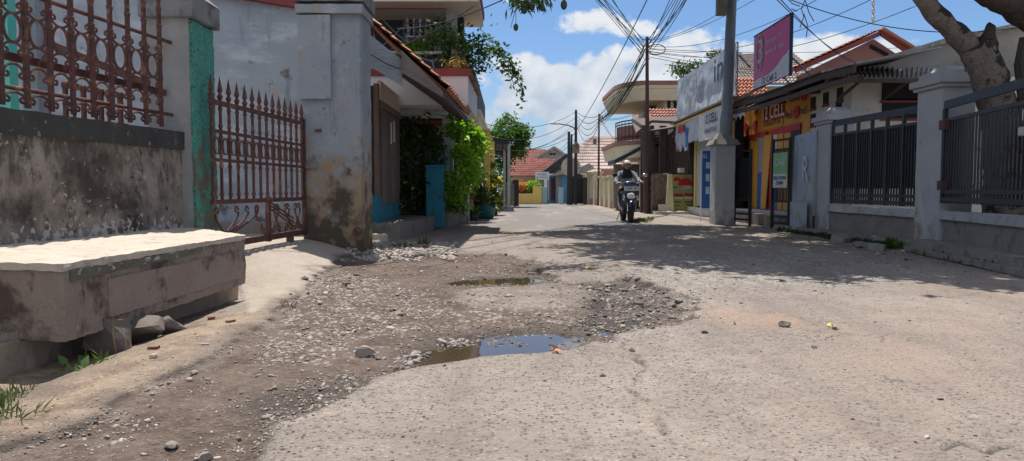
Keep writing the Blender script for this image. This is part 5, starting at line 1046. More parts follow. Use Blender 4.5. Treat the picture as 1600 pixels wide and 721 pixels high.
MB().box(xx(1018,34.9),34.85,zz(200,35),xx(1026,34.9),34.99,zz(152,35)).build('door', M['darkvoid'], ch)
xa = xx(970,31.95); xm = xx(1006,31.95)
for k in range(15):
    a = math.pi/2*k/9 if k <= 9 else None
    x, y = (xm-(xm-xa)*math.sin(a)+.05, 31.98+2.15-2.15*math.cos(a)) if a is not None else (xm+(k-9)*.2, 31.98)
    MB().beam(V(x,y,zz(219,32)), V(x,y,zz(187,32)), .025, .025, up=(1,0,0)).build('railing_bar', M['fencegrey'], ch)
for z in (zz(187,32), zz(192,32), zz(212,32)): MB().tube([V(xm-(xm-xa)*math.sin(a)+.05, 31.98+2.15-2.15*math.cos(a), z) for a in [math.pi/2*k/9 for k in range(9,-1,-1)]]+[V(xm+1.2,31.98,z)], .03, 6).build('railing_rail', M['rustpole'], ch)
q = MB(); q.extr([V(xm-(xm-xa)*math.sin(a)+.1, 32.0+2.1-2.1*math.cos(a), zz(218,32)) for a in [math.pi/2*k/6 for k in range(6,-1,-1)]]+[V(xm-(xm-xa)*math.sin(a)+.14, 32.04+2.1-2.1*math.cos(a), zz(218,32)) for a in [math.pi/2*k/6 for k in range(0,7)]], V(0,0,.65)); q.build('balcony_panel', bpy.data.materials['dusty_red_tile'], ch)
tile_roof('porch_roof', P(1014,171,31.6), P(1062,171,31.6), P(1024,200,29.9), P(1068,200,29.9), 9, 7, M['tilered'], ch, amp=.05, step=.05, seed=12)
MB().extr([P(1010,171,31.7), P(1016,171,31.7), P(1027,202,29.8), P(1020,202,29.8)], V(0,.1,0)).build('porch_hip', bpy.data.materials['dusty_red_tile'], ch)
# roofs behind the shops
bg_ = thing('brown_roof_house', 'house with a wide grey brown tiled roof rising behind the phone shop', 'house', (12, 34, 0))
Yr = 33; tile_roof('roof', P(1160,86,38), P(1238,84,38), P(1095,132,Yr), P(1300,132,Yr), 34, 14, M['tilegrey'], bg_, amp=.06, step=.06, seed=14)
MB().box(P(1100,0,34).x,34,0,P(1310,0,34).x,42,zz(130,33)).build('wall', M['cream'], bg_); tile_roof('roof', P(1160,86,38), P(1161,86,39), P(1080,112,36), P(1095,132,33), 8, 8, M['tilegrey'], bg_, amp=.05, step=.05, seed=15)
tile_roof('porch_roof', P(1148,123,28), P(1200,123,28), P(1142,156,26.5), P(1196,156,26.5), 9, 6, M['tile'], bg_, amp=.07, step=.06, seed=21)
rg = thing('red_gable_house', 'house with an orange tiled gable roof and dusky red gable behind the white house', 'house', (13, 24, 0))
pk_ = P(1368,54,22.5); e0 = P(1236,112,22.5); e1 = P(1412,84,22.5); bk2 = V(-3.0,9,0)
MB().extr([e0+V(.3,.1,-.1), pk_+V(0,.1,-.12), e1+V(0,.1,-.1), e1+V(0,.1,-2.5), e0+V(.3,.1,-2.5)], V(0,.25,0)).build('gable_wall', mat('dusky_gable', (.30,.14,.13), (.34,.18,.16), 2, .85, .2), rg)
tile_roof('roof', pk_+V(2.2,8,.9), pk_+V(0,-.25,.06), e0+V(2.2,8,.9), e0+V(0,-.25,.05), 26, 15, M['tile'], rg, amp=.05, step=.04, seed=17)
MB().beam(pk_+V(0,-.28,.0), e1+V(0,-.28,.0), .05, .16).build('barge_board', M['maroon'], rg); MB().beam(pk_+V(0,-.28,-.03), e0+V(0,-.28,-.03), .05, .14).build('barge_board', M['maroon'], rg)
MB().beam(pk_+V(0,-.3,.10), e1+V(.1,-.3,.10), .3, .07).build('ridge_edge', mat('clay_edge', (.42,.18,.11), (.34,.14,.09), 9, .9, .3), rg)
for k in range(7): p = P(1362+k*4, 73+k*2.1, 22.55); MB().box(p.x-.03,22.53,p.z-.06,p.x+.03,22.59,p.z+.06).build('vent', M['darkvoid'], rg)

# =============== poles, lamp, wires ===============
rp = thing('rusty_pole', 'tall thin rusty pole carrying a fan of black cables beside the timber shack', 'pole', (5.1, 27, 0))
p = P(1012,300,27); TOPP = P(1011,58,27); MB().tube([V(p.x,27,0), TOPP], [.10,.055], 10).build('mast', M['rustpole'], rp); MB().tube([V(p.x-.02,27,0), V(TOPP.x-.05,27,3.2)], [.13,.12], 10).build('sleeve', M['woodd'], rp)
q = MB(); [q.tube([TOPP+V(-.16,0,-.1-k*.22), TOPP+V(.16,0,-.1-k*.22)], .02, 5) for k in range(3)]; q.build('bracket', M['fencegrey'], rp)
q = MB(); [q.tube([TOPP+V(.35+.32*math.cos(a)*1,0,-.45+.18*math.sin(a)) for a in [k*math.pi/8 for k in range(16)]], .018, 5, closed=True)]; q.build('cable_coil', M['cable'], rp)
def mast(px, pyt, Y, r, label, m='fencegrey'):
    t_ = thing('cable_pole', label, 'pole', (xx(px,Y), Y, 0)); top = P(px, pyt, Y); MB().tube([V(top.x,Y,0), top], [r,r*.6], 8).build('mast', M[m], t_); return t_, top
t1, TP1 = mast(900,172,42,.11,'street lamp pole with a curved arm reaching left, at the road bend')
t1['category'] = 'street lamp'; t1.name = 'street_lamp'
q = MB(); q.tube([P(900,206,42), P(897,200,42), P(888,196,42), P(870,193,42)], .045, 6); q.build('lamp_arm', M['steel'], t1); MB().ell(P(867,193,42), .32, .12, .09, 10, 6).build('lamp_head', M['white'], t1); MB().lathe([(.16,0),(.2,.05),(.2,.5),(.1,.6)], P(900,240,41.8), 10).build('transformer', M['greycon'], t1)
t2, TP2 = mast(936,178,39,.07,'thin dark pole with looped cable rising behind the cream garden wall', 'rustpole'); MB().tube([P(939+4*math.cos(k*.5),186+5*math.sin(k*.5),39) for k in range(12)], .02, 5, closed=True).build('cable_coil', M['cable'], t2); MB().box(P(928,0,38.9).x,38.8,zz(226,39),P(933,0,38.9).x,38.95,zz(218,39)).build('junction_box', M['greycon'], t2)
t3, TP3 = mast(889,206,41,.12,'left of two short dark poles beside the satellite dish', 'blacksheet'); t4, TP4 = mast(893,210,41.3,.09,'right of two short dark poles beside the satellite dish', 'blacksheet')
gcab = 'black overhead cables'
def wire(a, b_, sag, r=.009, label='thin black overhead cable fanning out from the rusty pole', grp=gcab, n=22, m='cable'):
    a, b_ = Vector(a), Vector(b_); q = MB(); c = (a+b_)/2
    q.tube([a.lerp(b_, i/n)+V(0,0,-4*sag*(i/n)*(1-i/n))-a for i in range(n+1)], r, 4, cap=False); o = q.build('overhead_cable', M[m], None); o.location = a; tag(o, label, 'cable', grp); return o
g = random.Random(3); T0 = TOPP+V(0,0,-.12)
# toward the upper left (a pole behind the camera side, out of view)
for k in range(9): wire(T0+V(-.1,0,-.08*k), P(520+g.uniform(-120,120), -560+g.uniform(-60,60)-18*k, 12.0), .05+g.random()*.25, .012, 'black overhead cable running from the rusty pole to the upper left')
# to the grey pole
for k in range(9): wire(T0+V(0,0,-.07*k), EP+V(g.uniform(-.5,.4), 0, g.uniform(-.6,1.0)), .1+g.random()*.5, .013, 'black overhead cable running from the rusty pole to the grey pole')
for k in range(5): wire(T0+V(.1,0,-.1*k), P(1420+60*k, -260+40*k, 14), .5+g.random()*.5, .009, 'thin black cable running from the rusty pole over the shops')
for k, y in enumerate((64,74,86,62)): wire(T0+V(.1,0,-.3-.1*k), P(1700, y-40+k*14, 40), .8+.2*k, .010, 'thin black cable running level to the right behind the pink sign')
# dense bundle to the far poles
for k in range(12): wire(T0+V(g.uniform(-.12,.1),0,-.08*k), TP2+V(g.uniform(-.1,.1),0,-.05-.05*k), .1+g.random()*.75, .015, 'black cable in the dense bundle between the rusty pole and the thin dark pole')
for k in range(5): wire(TP2+V(0,0,-.1-.1*k), TP1+V(0,0,-.1-.16*k), .2+.2*k, .015, 'black cable slung between the thin dark pole and the street lamp')
for k, (px, py, Y) in enumerate(((740,190,26),(735,206,27),(745,221,30),(760,236,34),(700,214,24),(770,262,44))): wire(TP1+V(0,0,-.1-.30*k), P(px,py,Y), .5+.2*(k%3), .012, 'black cable running left from the street lamp pole')
for k, (px, py) in enumerate(((1010,300),(985,262),(1040,180),(1060,175))): wire(TP2+V(0,0,-.1*k), P(px,py-40,33), .5, .010, 'black cable running right from the thin dark pole')
wire(P(640,-50,14), P(842,400,52)+V(0,0,5), .3, .008, 'thin slack cable crossing the sky beside the cloud') if False else None
wire(P(1040,-60,14), P(868,240,46), .6, .012, 'long slack cable dropping from the top to the distant roofs')
wire(P(1195,-20,9), P(1345,100,19), .15, .008, 'pair of thin cables crossing above the red gable'); wire(P(1203,-20,9), P(1352,104,19), .2, .008, 'pair of thin cables crossing above the red gable')
wire(P(1215,-8,9), P(1620,38,10), .25, .006, 'long thin wire crossing behind the bare tree limb'); wire(P(740,10,14), P(600,80,16), .1, .010, 'cable looping in front of the stone house balcony'); wire(P(620,45,14.5), P(790,-2,10), .1, .009, 'wire running from the stone house to the mango branch')
wire(P(560,70,11.9), P(626,108,12), .05, .008, 'short wire drooping across the kiosk front')
# =============== plants on the left ===============
def bush(name, label, c, r, nc, per, cr, size, m, seed, group=None, stems=5, asp=.5, extra=None, cat='bush', droop=.3, lc=(0,1)):
    c = Vector(c); t_ = thing(name, label, cat, (c.x, c.y, max(0, c.z-r[2])), group)
    p, tone = cluster_pts(c, r, nc, per, cr, seed); p = p[p[:, 2] > .03]
    leaves('foliage', p, size, m, t_, droop, asp, seed=seed, lc=lc)
    q = MB(); g = random.Random(seed)
    for k in range(stems): limb(q, (c.x+g.uniform(-.1,.1), c.y+g.uniform(-.1,.1), max(0,c.z-r[2]*1.05)), (c.x+g.uniform(-.7,.7)*r[0], c.y+g.uniform(-.7,.7)*r[1], c.z+g.uniform(.0,.7)*r[2]), .03, .008, .12, seed=seed+k)
    q.build('stems', M['twig'], t_)
    if extra:
        e, (es, em, en) = extra; g2 = np.random.default_rng(seed+9); leaves('blossom' if e == 'b' else 'dead_leaf', p[g2.choice(len(p), en)]+np.array([0,-.06,0]), es, M[em], t_, .1, .8, seed=seed+2)
    return t_
c = P(652,262,16.7); bush('dark_shrub', 'tall dense dark leaved shrub with a few yellow blooms beside the kiosk', (c.x,16.9,1.45), (.50,.6,1.35), 95, 26, .26, .17, M['leafdark'], 2, asp=.34, extra=('b',(.10,'leafyel',26)), droop=.55)
c = P(640,250,17.6); bush('climbing_shrub', 'thin sunlit green climber against the stone house wall', (c.x,17.8,1.3), (.55,.3,1.2), 50, 18, .2, .10, M['leaflime'], 3, lc=(0,.5))
c = P(718,232,17); bush('lime_shrub', 'bright lime green leafy shrub spilling over the garden fence', (c.x,17.0,1.15), (.42,.7,.75), 46, 26, .22, .12, M['leaflime'], 4, asp=.7)
c = P(722,236,19.8); bush('sunlit_shrub', 'sunlit lime green shrub behind the garden fence, just before the yellow house', (c.x,19.9,1.95), (.60,.5,.95), 74, 30, .22, .15, M['leaflime'], 44, asp=.65)
c = P(712,188,16.9); bush('lime_sprig', 'upright lime green shoot on top of the garden shrub', (c.x,16.8,2.35), (.16,.2,.40), 10, 30, .14, .12, M['leaflime'], 5, asp=.7, stems=2)
c = P(700,300,17.8); bush('low_shrub', 'loose mid green shrub low behind the garden fence bars', (c.x,18.6,.75), (.5,1.0,.5), 50, 30, .2, .10, M['leaf'], 6, asp=.6)
c = P(746,225,21.0); bush('hanging_basket_plant', 'dark green hanging plant with pink flowers under the yellow cornice', (c.x,21.0,2.2), (.25,.3,.3), 14, 26, .14, .09, M['leafdark'], 8, stems=2)
c = P(748,287,21.6); bush('round_shrub', 'dark round shrub on the verge in front of the yellow house', (c.x,21.4,.95), (.28,.4,.40), 30, 34, .14, .08, M['leafdark'], 9)
c = P(773,285,25); bush('yellow_croton', 'tall narrow shrub with yellow and green leaves by the verge', (c.x,25,.9), (.24,.5,.85), 40, 34, .16, .11, M['leaf'], 10, extra=('b',(.13,'leafyel',120)))
# potted plant
pp = thing('potted_plant', 'broad leaved plant in a teal pot at the edge of the lane', 'potted plant', tuple(G(758,342)))
p = G(758,342); MB().lathe([(.22,0),(.27,.05),(.33,.36),(.36,.38),(.36,.42),(.31,.42),(.29,.36)], (p.x,p.y,0), 18).build('pot', M['pot'], pp, smooth=True)
g = np.random.default_rng(4); n_ = 60; d = g.normal(size=(n_,3)); d[:,2] = np.abs(d[:,2])*1.2; leaves('foliage', np.tile([p.x,p.y,.4], (n_,1))+d*.08, .42, M['leafdark'], pp, -.2, .22, dirs=d, seed=5, lc=(.3,1))
for k, (px, py, s_) in enumerate(((749,340,.20),(741,345,.16))):
    p = G(px, py); t_ = thing('potted_plant', ('small fern in a clay pot left of the teal pot','smallest potted seedling nearest the garden wall')[k], 'potted plant', tuple(p)); MB().lathe([(s_*.6,0),(s_,s_*1.3),(s_*.8,s_*1.3)], (p.x,p.y,0), 14).build('pot', M['woodd'], t_)
    d = g.normal(size=(30,3)); d[:,2] = np.abs(d[:,2])*1.4; leaves('foliage', np.tile([p.x,p.y,s_*1.3], (30,1)), .3, M['leaf'], t_, -.3, .2, dirs=d, seed=6+k)
# balcony vine: bushy mass and long hanging shoots
vt = thing('balcony_vine', 'straggling vine bushing out over the balcony corner with long hanging shoots', 'vine', (P(715,84,16.4).x, 16.4, 3.9))
pts = []; q = MB(); g = random.Random(5)
def vine(px0, py0, px1, py1, Y, dens, spread, droop=0.0, n=12):
    a, b_ = P(px0,py0,Y), P(px1,py1,Y+g.uniform(-.3,.3)); ln = [a.lerp(b_, i/n)+V(0,0,droop*4*(i/n)*(1-i/n))+V(g.uniform(-.05,.05),g.uniform(-.05,.05),0) for i in range(n+1)]
    q.tube(ln, [.016*(1-i/n)+.004 for i in range(n+1)], 4)
    for i in range(n+1):
        for _ in range(dens): pts.append(tuple(ln[i]+V(g.gauss(0,spread),g.gauss(0,spread),g.gauss(0,spread))))
for a in (((712,84,676,46),9,.15),((710,82,700,48),8,.14),((706,84,690,62),8,.13),((716,84,722,60),7,.14),((720,86,736,70),7,.15),((722,90,748,88),8,.16),((724,94,745,110),8,.16),((718,98,730,120),6,.12),((724,84,770,74),6,.12),((740,86,780,84),5,.11),((745,80,756,54),5,.12),((742,100,768,104),5,.12),((700,88,706,110),4,.1),((668,80,684,52),5,.12),((726,96,744,132),4,.1)): vine(*a[0], 16.3, a[1], a[2], .12)
for a in (((762,76,806,106),4,.09),((770,84,803,120),3,.08),((790,98,812,128),4,.07),((803,106,816,160),4,.05),((796,110,804,140),2,.05),((776,80,790,110),3,.08)): vine(*a[0], 16.1, a[1], a[2], .15)
leaves('foliage', pts, .115, M['leafvine'], vt, .3, .6, seed=7); q.build('stems', M['twig'], vt)
pts = [tuple(P(g.uniform(612,668), g.uniform(68,86), 16.95)+V(0,g.uniform(-.1,.3),0)) for _ in range(420)]
bt2 = thing('balcony_plants', 'row of pale green potted foliage along the balcony railing', 'plants', (P(640,80,17).x,17,4.0)); leaves('foliage', pts, .16, M['leaflime'], bt2, -.3, .3, seed=12, lc=(0,.6)); MB().box(P(612,0,17.1).x,17.08,zz(86,17.1)+.0,P(668,0,17.1).x,17.28,zz(80,17.1)).build('trough', M['greycon'], bt2)
pts = [tuple(P(g.gauss(712,9), g.gauss(103,6), 15.7)) for _ in range(160)]
bt3 = thing('dried_plant', 'dried brown tuft hanging over the red canopy trim', 'plant', (P(712,108,15.7).x,15.7,3.4)); leaves('foliage', pts, .14, M['dryleaf'], bt3, .4, .12, seed=13)
# =============== trees ===============
tr = thing('lane_tree', 'round green tree standing over the lane beyond the metal carport', 'tree', (P(800,0,36).x-.3,36.5,0))
cx_ = P(796,0,36).x
p1, _ = cluster_pts((cx_, 36.5, 3.35), (1.05,1.3,1.15), 80, 60, .36, 21); p2, _ = cluster_pts((cx_-.5, 36.5, 1.7), (.5,.8,.7), 16, 50, .3, 22)
p3, _ = cluster_pts((cx_+.55, 36.3, 3.7), (.45,.5,.5), 14, 50, .25, 23)
leaves('crown', np.concatenate([p1, p2, p3]), .17, M['leaf'], tr, .25, .55, seed=22)
q = MB(); b_ = V(cx_-.45,36.5,0); limb(q, b_, (cx_-.1,36.5,2.4), .12, .08, .05); [limb(q, (cx_-.1,36.5,2.3), (cx_+dx,36.5+dy,2.3+dz), .06, .015, .12, seed=k) for k,(dx,dy,dz) in enumerate(((-.7,.2,1.2),(.1,-.4,1.6),(.8,.1,1.3),(.3,.5,1.0),(-.3,-.5,.9)))]; q.build('trunk', M['barkd'], tr)
for nm, lb, px, Y, z, r, m, sd in (('orange_shrub','small orange leaved shrub above the yellow wall',815,43.6,1.0,(.5,.4,.35),'leafor',31),('clipped_shrub','rounded bright green shrub behind the yellow wall block',835,43.5,.95,(.48,.4,.42),'leaflime',32),('dark_hedge_shrub','dark green shrub under the lane tree',792,41,.8,(.5,.6,.8),'leafdark',33)):
    bush(nm, lb, (xx(px,Y),Y,z), r, 36, 40, .2, .12, M[m], sd, asp=.6)
p = P(1084,108,40); pt, _ = cluster_pts((p.x,40,p.z), (1.3,1,.35), 30, 30, .3, 41); ft = thing('far_treetop', 'dark treetop showing above the large grey banner', 'tree', (p.x,40,0)); leaves('crown', pt, .22, M['leafdark'], ft, .1, .5, seed=41)
p4 = P(1130,88,40); pt, _ = cluster_pts((p4.x,40,p4.z), (1.0,1,.3), 14, 24, .3, 42); leaves('crown', pt, .22, M['leafdark'], ft, .1, .5, seed=42); q = MB(); limb(q, (p.x,40,0), (p.x,40,p.z), .2, .08); limb(q, (p.x,40,p.z-1), (p4.x,40,p4.z), .08, .04); q.build('trunk', M['barkd'], ft)

# big roadside tree on the right: bare forked limbs in view, the crown overhead out of frame
bt4 = thing('roadside_tree', 'large roadside tree behind the right fence with a pale forked trunk and sweeping bare limbs', 'tree', (6.9, 9.6, 0))
Yt = 9.6
tk = [P(1576,420,Yt), P(1572,260,Yt), P(1562,180,Yt), P(1548,130,Yt), P(1536,100,Yt), P(1520,70,Yt-.1)]
q = MB(); q.tube([V(tk[0].x,Yt,0)]+tk, [.40,.32,.25,.225,.215,.19,.15], 16)
q.tube([P(1556,130,Yt), P(1551,104,Yt), P(1546,78,Yt), P(1544,62,Yt)], [.18,.14,.10,.08], 12)
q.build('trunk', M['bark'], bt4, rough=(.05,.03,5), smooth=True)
q = MB(); q.tube([P(1546,80,Yt), P(1545,58,Yt), P(1548,42,Yt), P(1544,38,Yt)], [.10,.085,.06,.02], 10); q.build('stub', M['barkd'], bt4, rough=(.04,.02,8))
# bare limb: sweeps left and up
lm = [P(1530,92,Yt), P(1508,66,Yt-.05), P(1484,44,Yt-.1), P(1462,24,Yt-.15), P(1444,2,Yt-.2), P(1430,-26,Yt-.1), P(1420,-70,Yt+.1), V(4.9,10.2,5.6)]
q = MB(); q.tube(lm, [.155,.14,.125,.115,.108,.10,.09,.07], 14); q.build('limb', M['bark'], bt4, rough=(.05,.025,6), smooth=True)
lm2 = [P(1556,150,Yt), P(1580,80,Yt+.5), P(1640,40,Yt+.3), P(1620,10,Yt-.5), P(1580,0,Yt-.9), P(1540,-14,Yt-1.1), P(1510,-40,Yt-1.2), P(1490,-90,Yt-1.0)]
lm2 = [P(1690,120,Yt+.1), P(1650,56,Yt), P(1612,26,Yt-.1), P(1580,6,Yt-.2), P(1550,-8,Yt-.3), P(1524,-24,Yt-.4), P(1500,-60,Yt-.5), V(5.8,9.0,5.6)]
q = MB(); q.tube(lm2, [.26,.22,.19,.17,.155,.14,.13,.08], 14); q.tube([V(7.0,Yt,.4), V(7.9,Yt+.1,1.4), P(1690,120,Yt+.1)], [.3,.3,.26], 12); q.build('limb', M['barkd'], bt4, rough=(.05,.025,6), smooth=True)
q = MB(); q.tube([P(1606,170,Yt-.2), P(1597,100,Yt-.2), P(1604,60,Yt-.2)], [.10,.09,.08], 8); q.build('limb', M['barkd'], bt4)
q = MB(); q.tube([P(1506,62,Yt-.4), P(1500,80,Yt-.45), P(1503,95,Yt-.42), P(1511,104,Yt-.4), P(1508,112,Yt-.42)], .012, 6); q.build('hanging_root', M['barkd'], bt4)
g = random.Random(9)
ends = [(1.7,13.5,6.8),(2.6,16.6,7.6),(3.8,12.2,7.2),(4.6,15.0,7.9),(5.4,18.4,8.2),(5.6,11.4,7.0),(6.9,13.8,8.4),(7.6,17.2,8.3),(3.3,18.9,8.0),(2.2,11.6,5.9),(8.6,11.6,7.8),(1.4,17.2,7.6),(4.4,10.4,6.3),(2.6,13.8,7.0),(6.2,10.0,6.6),(7.6,10.2,6.9),(5.6,16.4,8.0),(3.4,10.9,6.2),(2.4,19.6,7.9),(8.2,14.6,8.4),(6.6,19.8,8.4)]
q = MB()
for k, e_ in enumerate(ends):
    s_ = V(4.9,10.2,5.4) if k % 3 else V(5.8,9.0,5.4); limb(q, s_, e_, .09, .025, .08, seed=k)
    for j in range(3): limb(q, Vector(s_).lerp(Vector(e_),.55+.1*j), Vector(e_)+V(g.uniform(-1,1),g.uniform(-1,1),g.uniform(-.3,.7)), .03, .008, .1, seed=k*5+j)
q.build('branches', M['barkd'], bt4)
P_ = []
for k, e_ in enumerate(ends):
    p, _ = cluster_pts(e_, (1.5,1.7,.8), 40, 62, .45, 60+k); P_.append(p)
P_ = np.concatenate(P_); P_ = P_[P_[:, 2] > .9+ (310*P_[:, 1]/1150)+.15]
leaves('crown', P_, .26, M['leafshade'], bt4, .35, .42, seed=61)
# mango twig with fruit hanging into view
tw = [V(1.4,12.2,5.9), V(.9,11.0,4.9), P(846,-40,10), P(838,-12,9.6), P(832,6,9.4)]
q = MB(); q.tube(tw, [.04,.03,.02,.014,.008], 6)
q.tube([P(838,-12,9.6), P(812,-4,9.5), P(802,14,9.4)], [.012,.008,.004], 5); q.tube([P(846,-40,10), P(872,-14,9.7), P(892,-6,9.6), P(881,2,9.5)], [.014,.009,.005,.003], 5)
for a, b_ in (((846,-6),(847,6)),((806,10),(806,38)),((805,16),(798,44)),((880,-2),(881,4)),((820,0),(816,14))): q.tube([P(*a,9.45), P(*b_,9.45)], [.005,.003], 4)
q.build('twig', M['twig'], bt4)
g2 = np.random.default_rng(8); pts = np.array([tuple(P(a+g2.normal()*9, b_+g2.normal()*5, 9.5+g2.normal()*.15)) for a, b_ in [(812,2),(824,2),(838,0),(808,-2),(846,-2),(858,-6),(800,-2),(820,6)] for _ in range(17)])
leaves('leaf_tuft', pts, .15, M['leafdark'], bt4, .75, .22, seed=70)
leaves('leaf_tuft', np.array([tuple(P(845+g2.normal()*45,-30+g2.normal()*8,9.8+g2.normal()*.4)) for _ in range(300)]), .17, M['leafdark'], bt4, .6, .26, seed=71)
for px, py, r in ((819,14,.045),(831,10,.04),(847,12,.034),(881,8,.042),(806,43,.032)): MB().ell(P(px,py,9.45), r, r, r*1.5, 12, 8).build('fruit', mat('green_fruit', (.03,.05,.03), (.05,.075,.04), 8, .5, .1) if 'green_fruit' not in bpy.data.materials else bpy.data.materials['green_fruit'], bt4, smooth=True)
q = MB()   # thin bare twigs by the pink sign
for pl_ in (((1262,-20),(1258,0),(1252,14),(1256,26),(1250,44)),((1258,0),(1264,20),(1272,34)),((1250,10),(1238,6),(1232,0)),((1256,22),(1262,40),(1260,58)),((1246,18),(1236,14))): q.tube([P(a,b_,9) for a,b_ in pl_], .006, 4)
q.tube([P(1262,-20,9), V(4.0,10,5.8)], .012, 5); q.build('bare_twig', M['twig'], bt4)
# hanging chain
hc = thing('hanging_chain', 'short gold chain with a ring dangling from above against the sky', 'chain', tuple(P(1364,0,7)))
for k in range(9):
    c = P(1364.5,-14+k*6.2,7); u = V(1,0,0) if k % 2 else V(.2,.98,0); MB().tube(arc(c, u, UZ, .012, .022, 0, 2*math.pi, 12)[:-1], .0045, 5, closed=True).build('link', M['gold'], hc)
wire(P(1364.5,-20,7), V(5.0,9.4,5.8), 0, .004, 'thin cord holding the gold chain', None)
# plants behind the right gate
bush('gate_shrub', 'leafy green shrub growing behind the barred gate at the right edge', (7.4,9.9,1.0), (.9,1.0,.95), 90, 30, .26, .12, M['leaf'], 81); bush('upper_gate_shrub', 'bright green leaves at the foot of the pale trunk', (6.85,9.3,1.95), (.35,.3,.25), 16, 30, .14, .10, M['leaf'], 82, stems=2)
p = P(1596,116,9.2); bush('trunk_creeper', 'sprig of green leaves beside the trunk above the gate rail', (7.0,9.2,2.2), (.25,.25,.2), 10, 24, .12, .10, M['leaf'], 83, stems=1)

# =============== weeds and grass ===============
M['twigleaf'] = leafmat('dry_straw', (.22,.17,.11), (.34,.28,.19), .1)
def tuft(name, label, pts, size, m, seed, group=None, flat_=.18, cat='weed', n_=40):
    t0 = pts[0]; p = np.repeat(np.array(pts), n_, 0); g_ = np.random.default_rng(seed); p = p+g_.normal(size=p.shape)*np.array([.05,.05,0]); d = g_.normal(size=p.shape); d[:, 2] = np.abs(d[:, 2])*1.5+.5
    o = leaves(name, p-np.array(t0), size, m, None, -.4, flat_, dirs=d, seed=seed); o.location = t0; tag(o, label, cat, group); return o
def gp_(px, py): p = G(px, py); return (p.x, p.y, hz(p.x, p.y)-.01)
o = tuft('grass_tufts', '', [gp_(px, py) for px, py in ((2,612),(14,600),(8,640),(25,590),(-10,620),(12,655))], .075, M['grass'], 1, n_=30, flat_=.10); o['label'] = 'straggly green grass clump at the bottom left edge'
tuft('weed_clump', 'small broad leaved weed in the shadow below the ledge', [gp_(125,562), gp_(138,557), gp_(150,549)], .07, M['leafvine'], 2, flat_=.5, n_=8)
tuft('weed_clump', 'grassy weed tuft in the rubble in front of the platform', [gp_(638,388), gp_(660,384)], .16, M['grass'], 3, n_=26)
tuft('weed_clump', 'tiny green weed on the concrete ramp edge', [gp_(451,476)], .06, M['grass'], 4, n_=16)
tuft('grass_tufts', 'sparse grass at the foot of the big mouldy pillar', [gp_(px, 372) for px in (480,484,490,500)], .06, M['grass'], 5, n_=14)
tuft('grass_tufts', 'short grass on the verge beside the rough stone wall', [gp_(px, py) for px, py in ((996,347),(1002,346),(1008,347),(1016,344))], .12, M['grass'], 6, n_=70)
tuft('weed_clump', 'dark weeds growing along the footing of the first right fence', [(5.62+.16*g.random(), 11.6+k*.32, .01) for k in range(13)], .09, M['leafdark'], 7, flat_=.4, n_=46)
tuft('weed_clump', 'leafy weed beside the foot of the large pier', [(5.70,10.95,.02),(5.75,11.15,.02),(5.62,11.0,.02)], .14, M['leaf'], 8, flat_=.55, n_=22)
tuft('weed_clump', 'thin weeds under the steel gate track', [(5.35+.03*k,8.2+k*.22,.0) for k in range(9)], .09, M['leaf'], 9, flat_=.4, n_=16)
tuft('dry_stalk', 'bent dry stalks leaning out from under the ledge', [gp_(180,546)], .24, M['twigleaf'], 10, flat_=.012, n_=3, cat='stalk')
# fallen leaves
for k, (px, py, s_, lb) in enumerate(((863,553,.07,'brown curled dry leaf lying below the puddle'),(1300,511,.065,'yellow fallen leaf on the dusty right side'),(918,421,.09,'small yellow leaf on the asphalt above the dark pothole'))):
    p = G(px, py); z = hz(p.x, p.y)+.008; o = leaves('fallen_leaf', np.array([[0,0,0],[0,0,.004],[.0,0,.002]]), s_, mat('fallen_leaf_%d' % k, ((.50,.24,.12),(.72,.56,.06),(.62,.5,.12))[k], None, 9, .7, .1), None, .0, .7, dirs=np.array([[1,.2,.02],[.3,.9,.05],[.2,-.8,.03]]), seed=k); o.location = (p.x,p.y,z); tag(o, lb, 'leaf')

# =============== stones ===============
def stone_mesh(sd, sub=1):
    bm = bmesh.new(); bmesh.ops.create_icosphere(bm, subdivisions=sub, radius=1); g = random.Random(sd); o = Vector((sd*3.7, sd*1.3, 0)); ax = [(Vector((g.gauss(0,1),g.gauss(0,1),g.gauss(0,1))).normalized(), g.uniform(.35,.75)) for _ in range(11)]
    for v in bm.verts:
        for a, d in ax:
            k = v.co.dot(a)
            if k > d: v.co -= a*(k-d)
        v.co *= 1+.25*noise.noise(v.co*1.6+o)
    me_ = bpy.data.meshes.new('stone'); bm.to_mesh(me_); bm.free(); return me_
mstone, t, b = nodes('stone_rubble'); a = t.nodes.new('ShaderNodeAttribute'); a.attribute_name = 'lc'; tcn = t.nodes.new('ShaderNodeTexCoord')
rmp = t.nodes.new('ShaderNodeValToRGB'); t.links.new(a.outputs['Fac'], rmp.inputs[0]); el_ = rmp.color_ramp.elements; el_[0].position = 0; el_[0].color = (.055,.045,.04,1); el_[1].position = 1; el_[1].color = (.50,.44,.38,1)
for ps_, c_ in ((.3,(.15,.125,.11)),(.55,(.29,.25,.215)),(.8,(.38,.34,.30))): e_ = el_.new(ps_); e_.color = (*c_,1)
t.links.new(tmix(t, tmap(t, tnoise(t, tcn.outputs['Object'], 60, 4, .6), .4, .7, 0, .5), rmp.outputs[0], (.17,.12,.09)), b.inputs['Base Color']); b.inputs['Roughness'].default_value = .85; bump(t, b, tnoise(t, tcn.outputs['Object'], 120), .4, .004)
SV = []
for k in range(8):
    m_ = stone_mesh(k+1, 1); SV.append((np.array([v.co for v in m_.vertices]), np.array([tuple(p.vertices) for p in m_.polygons])))
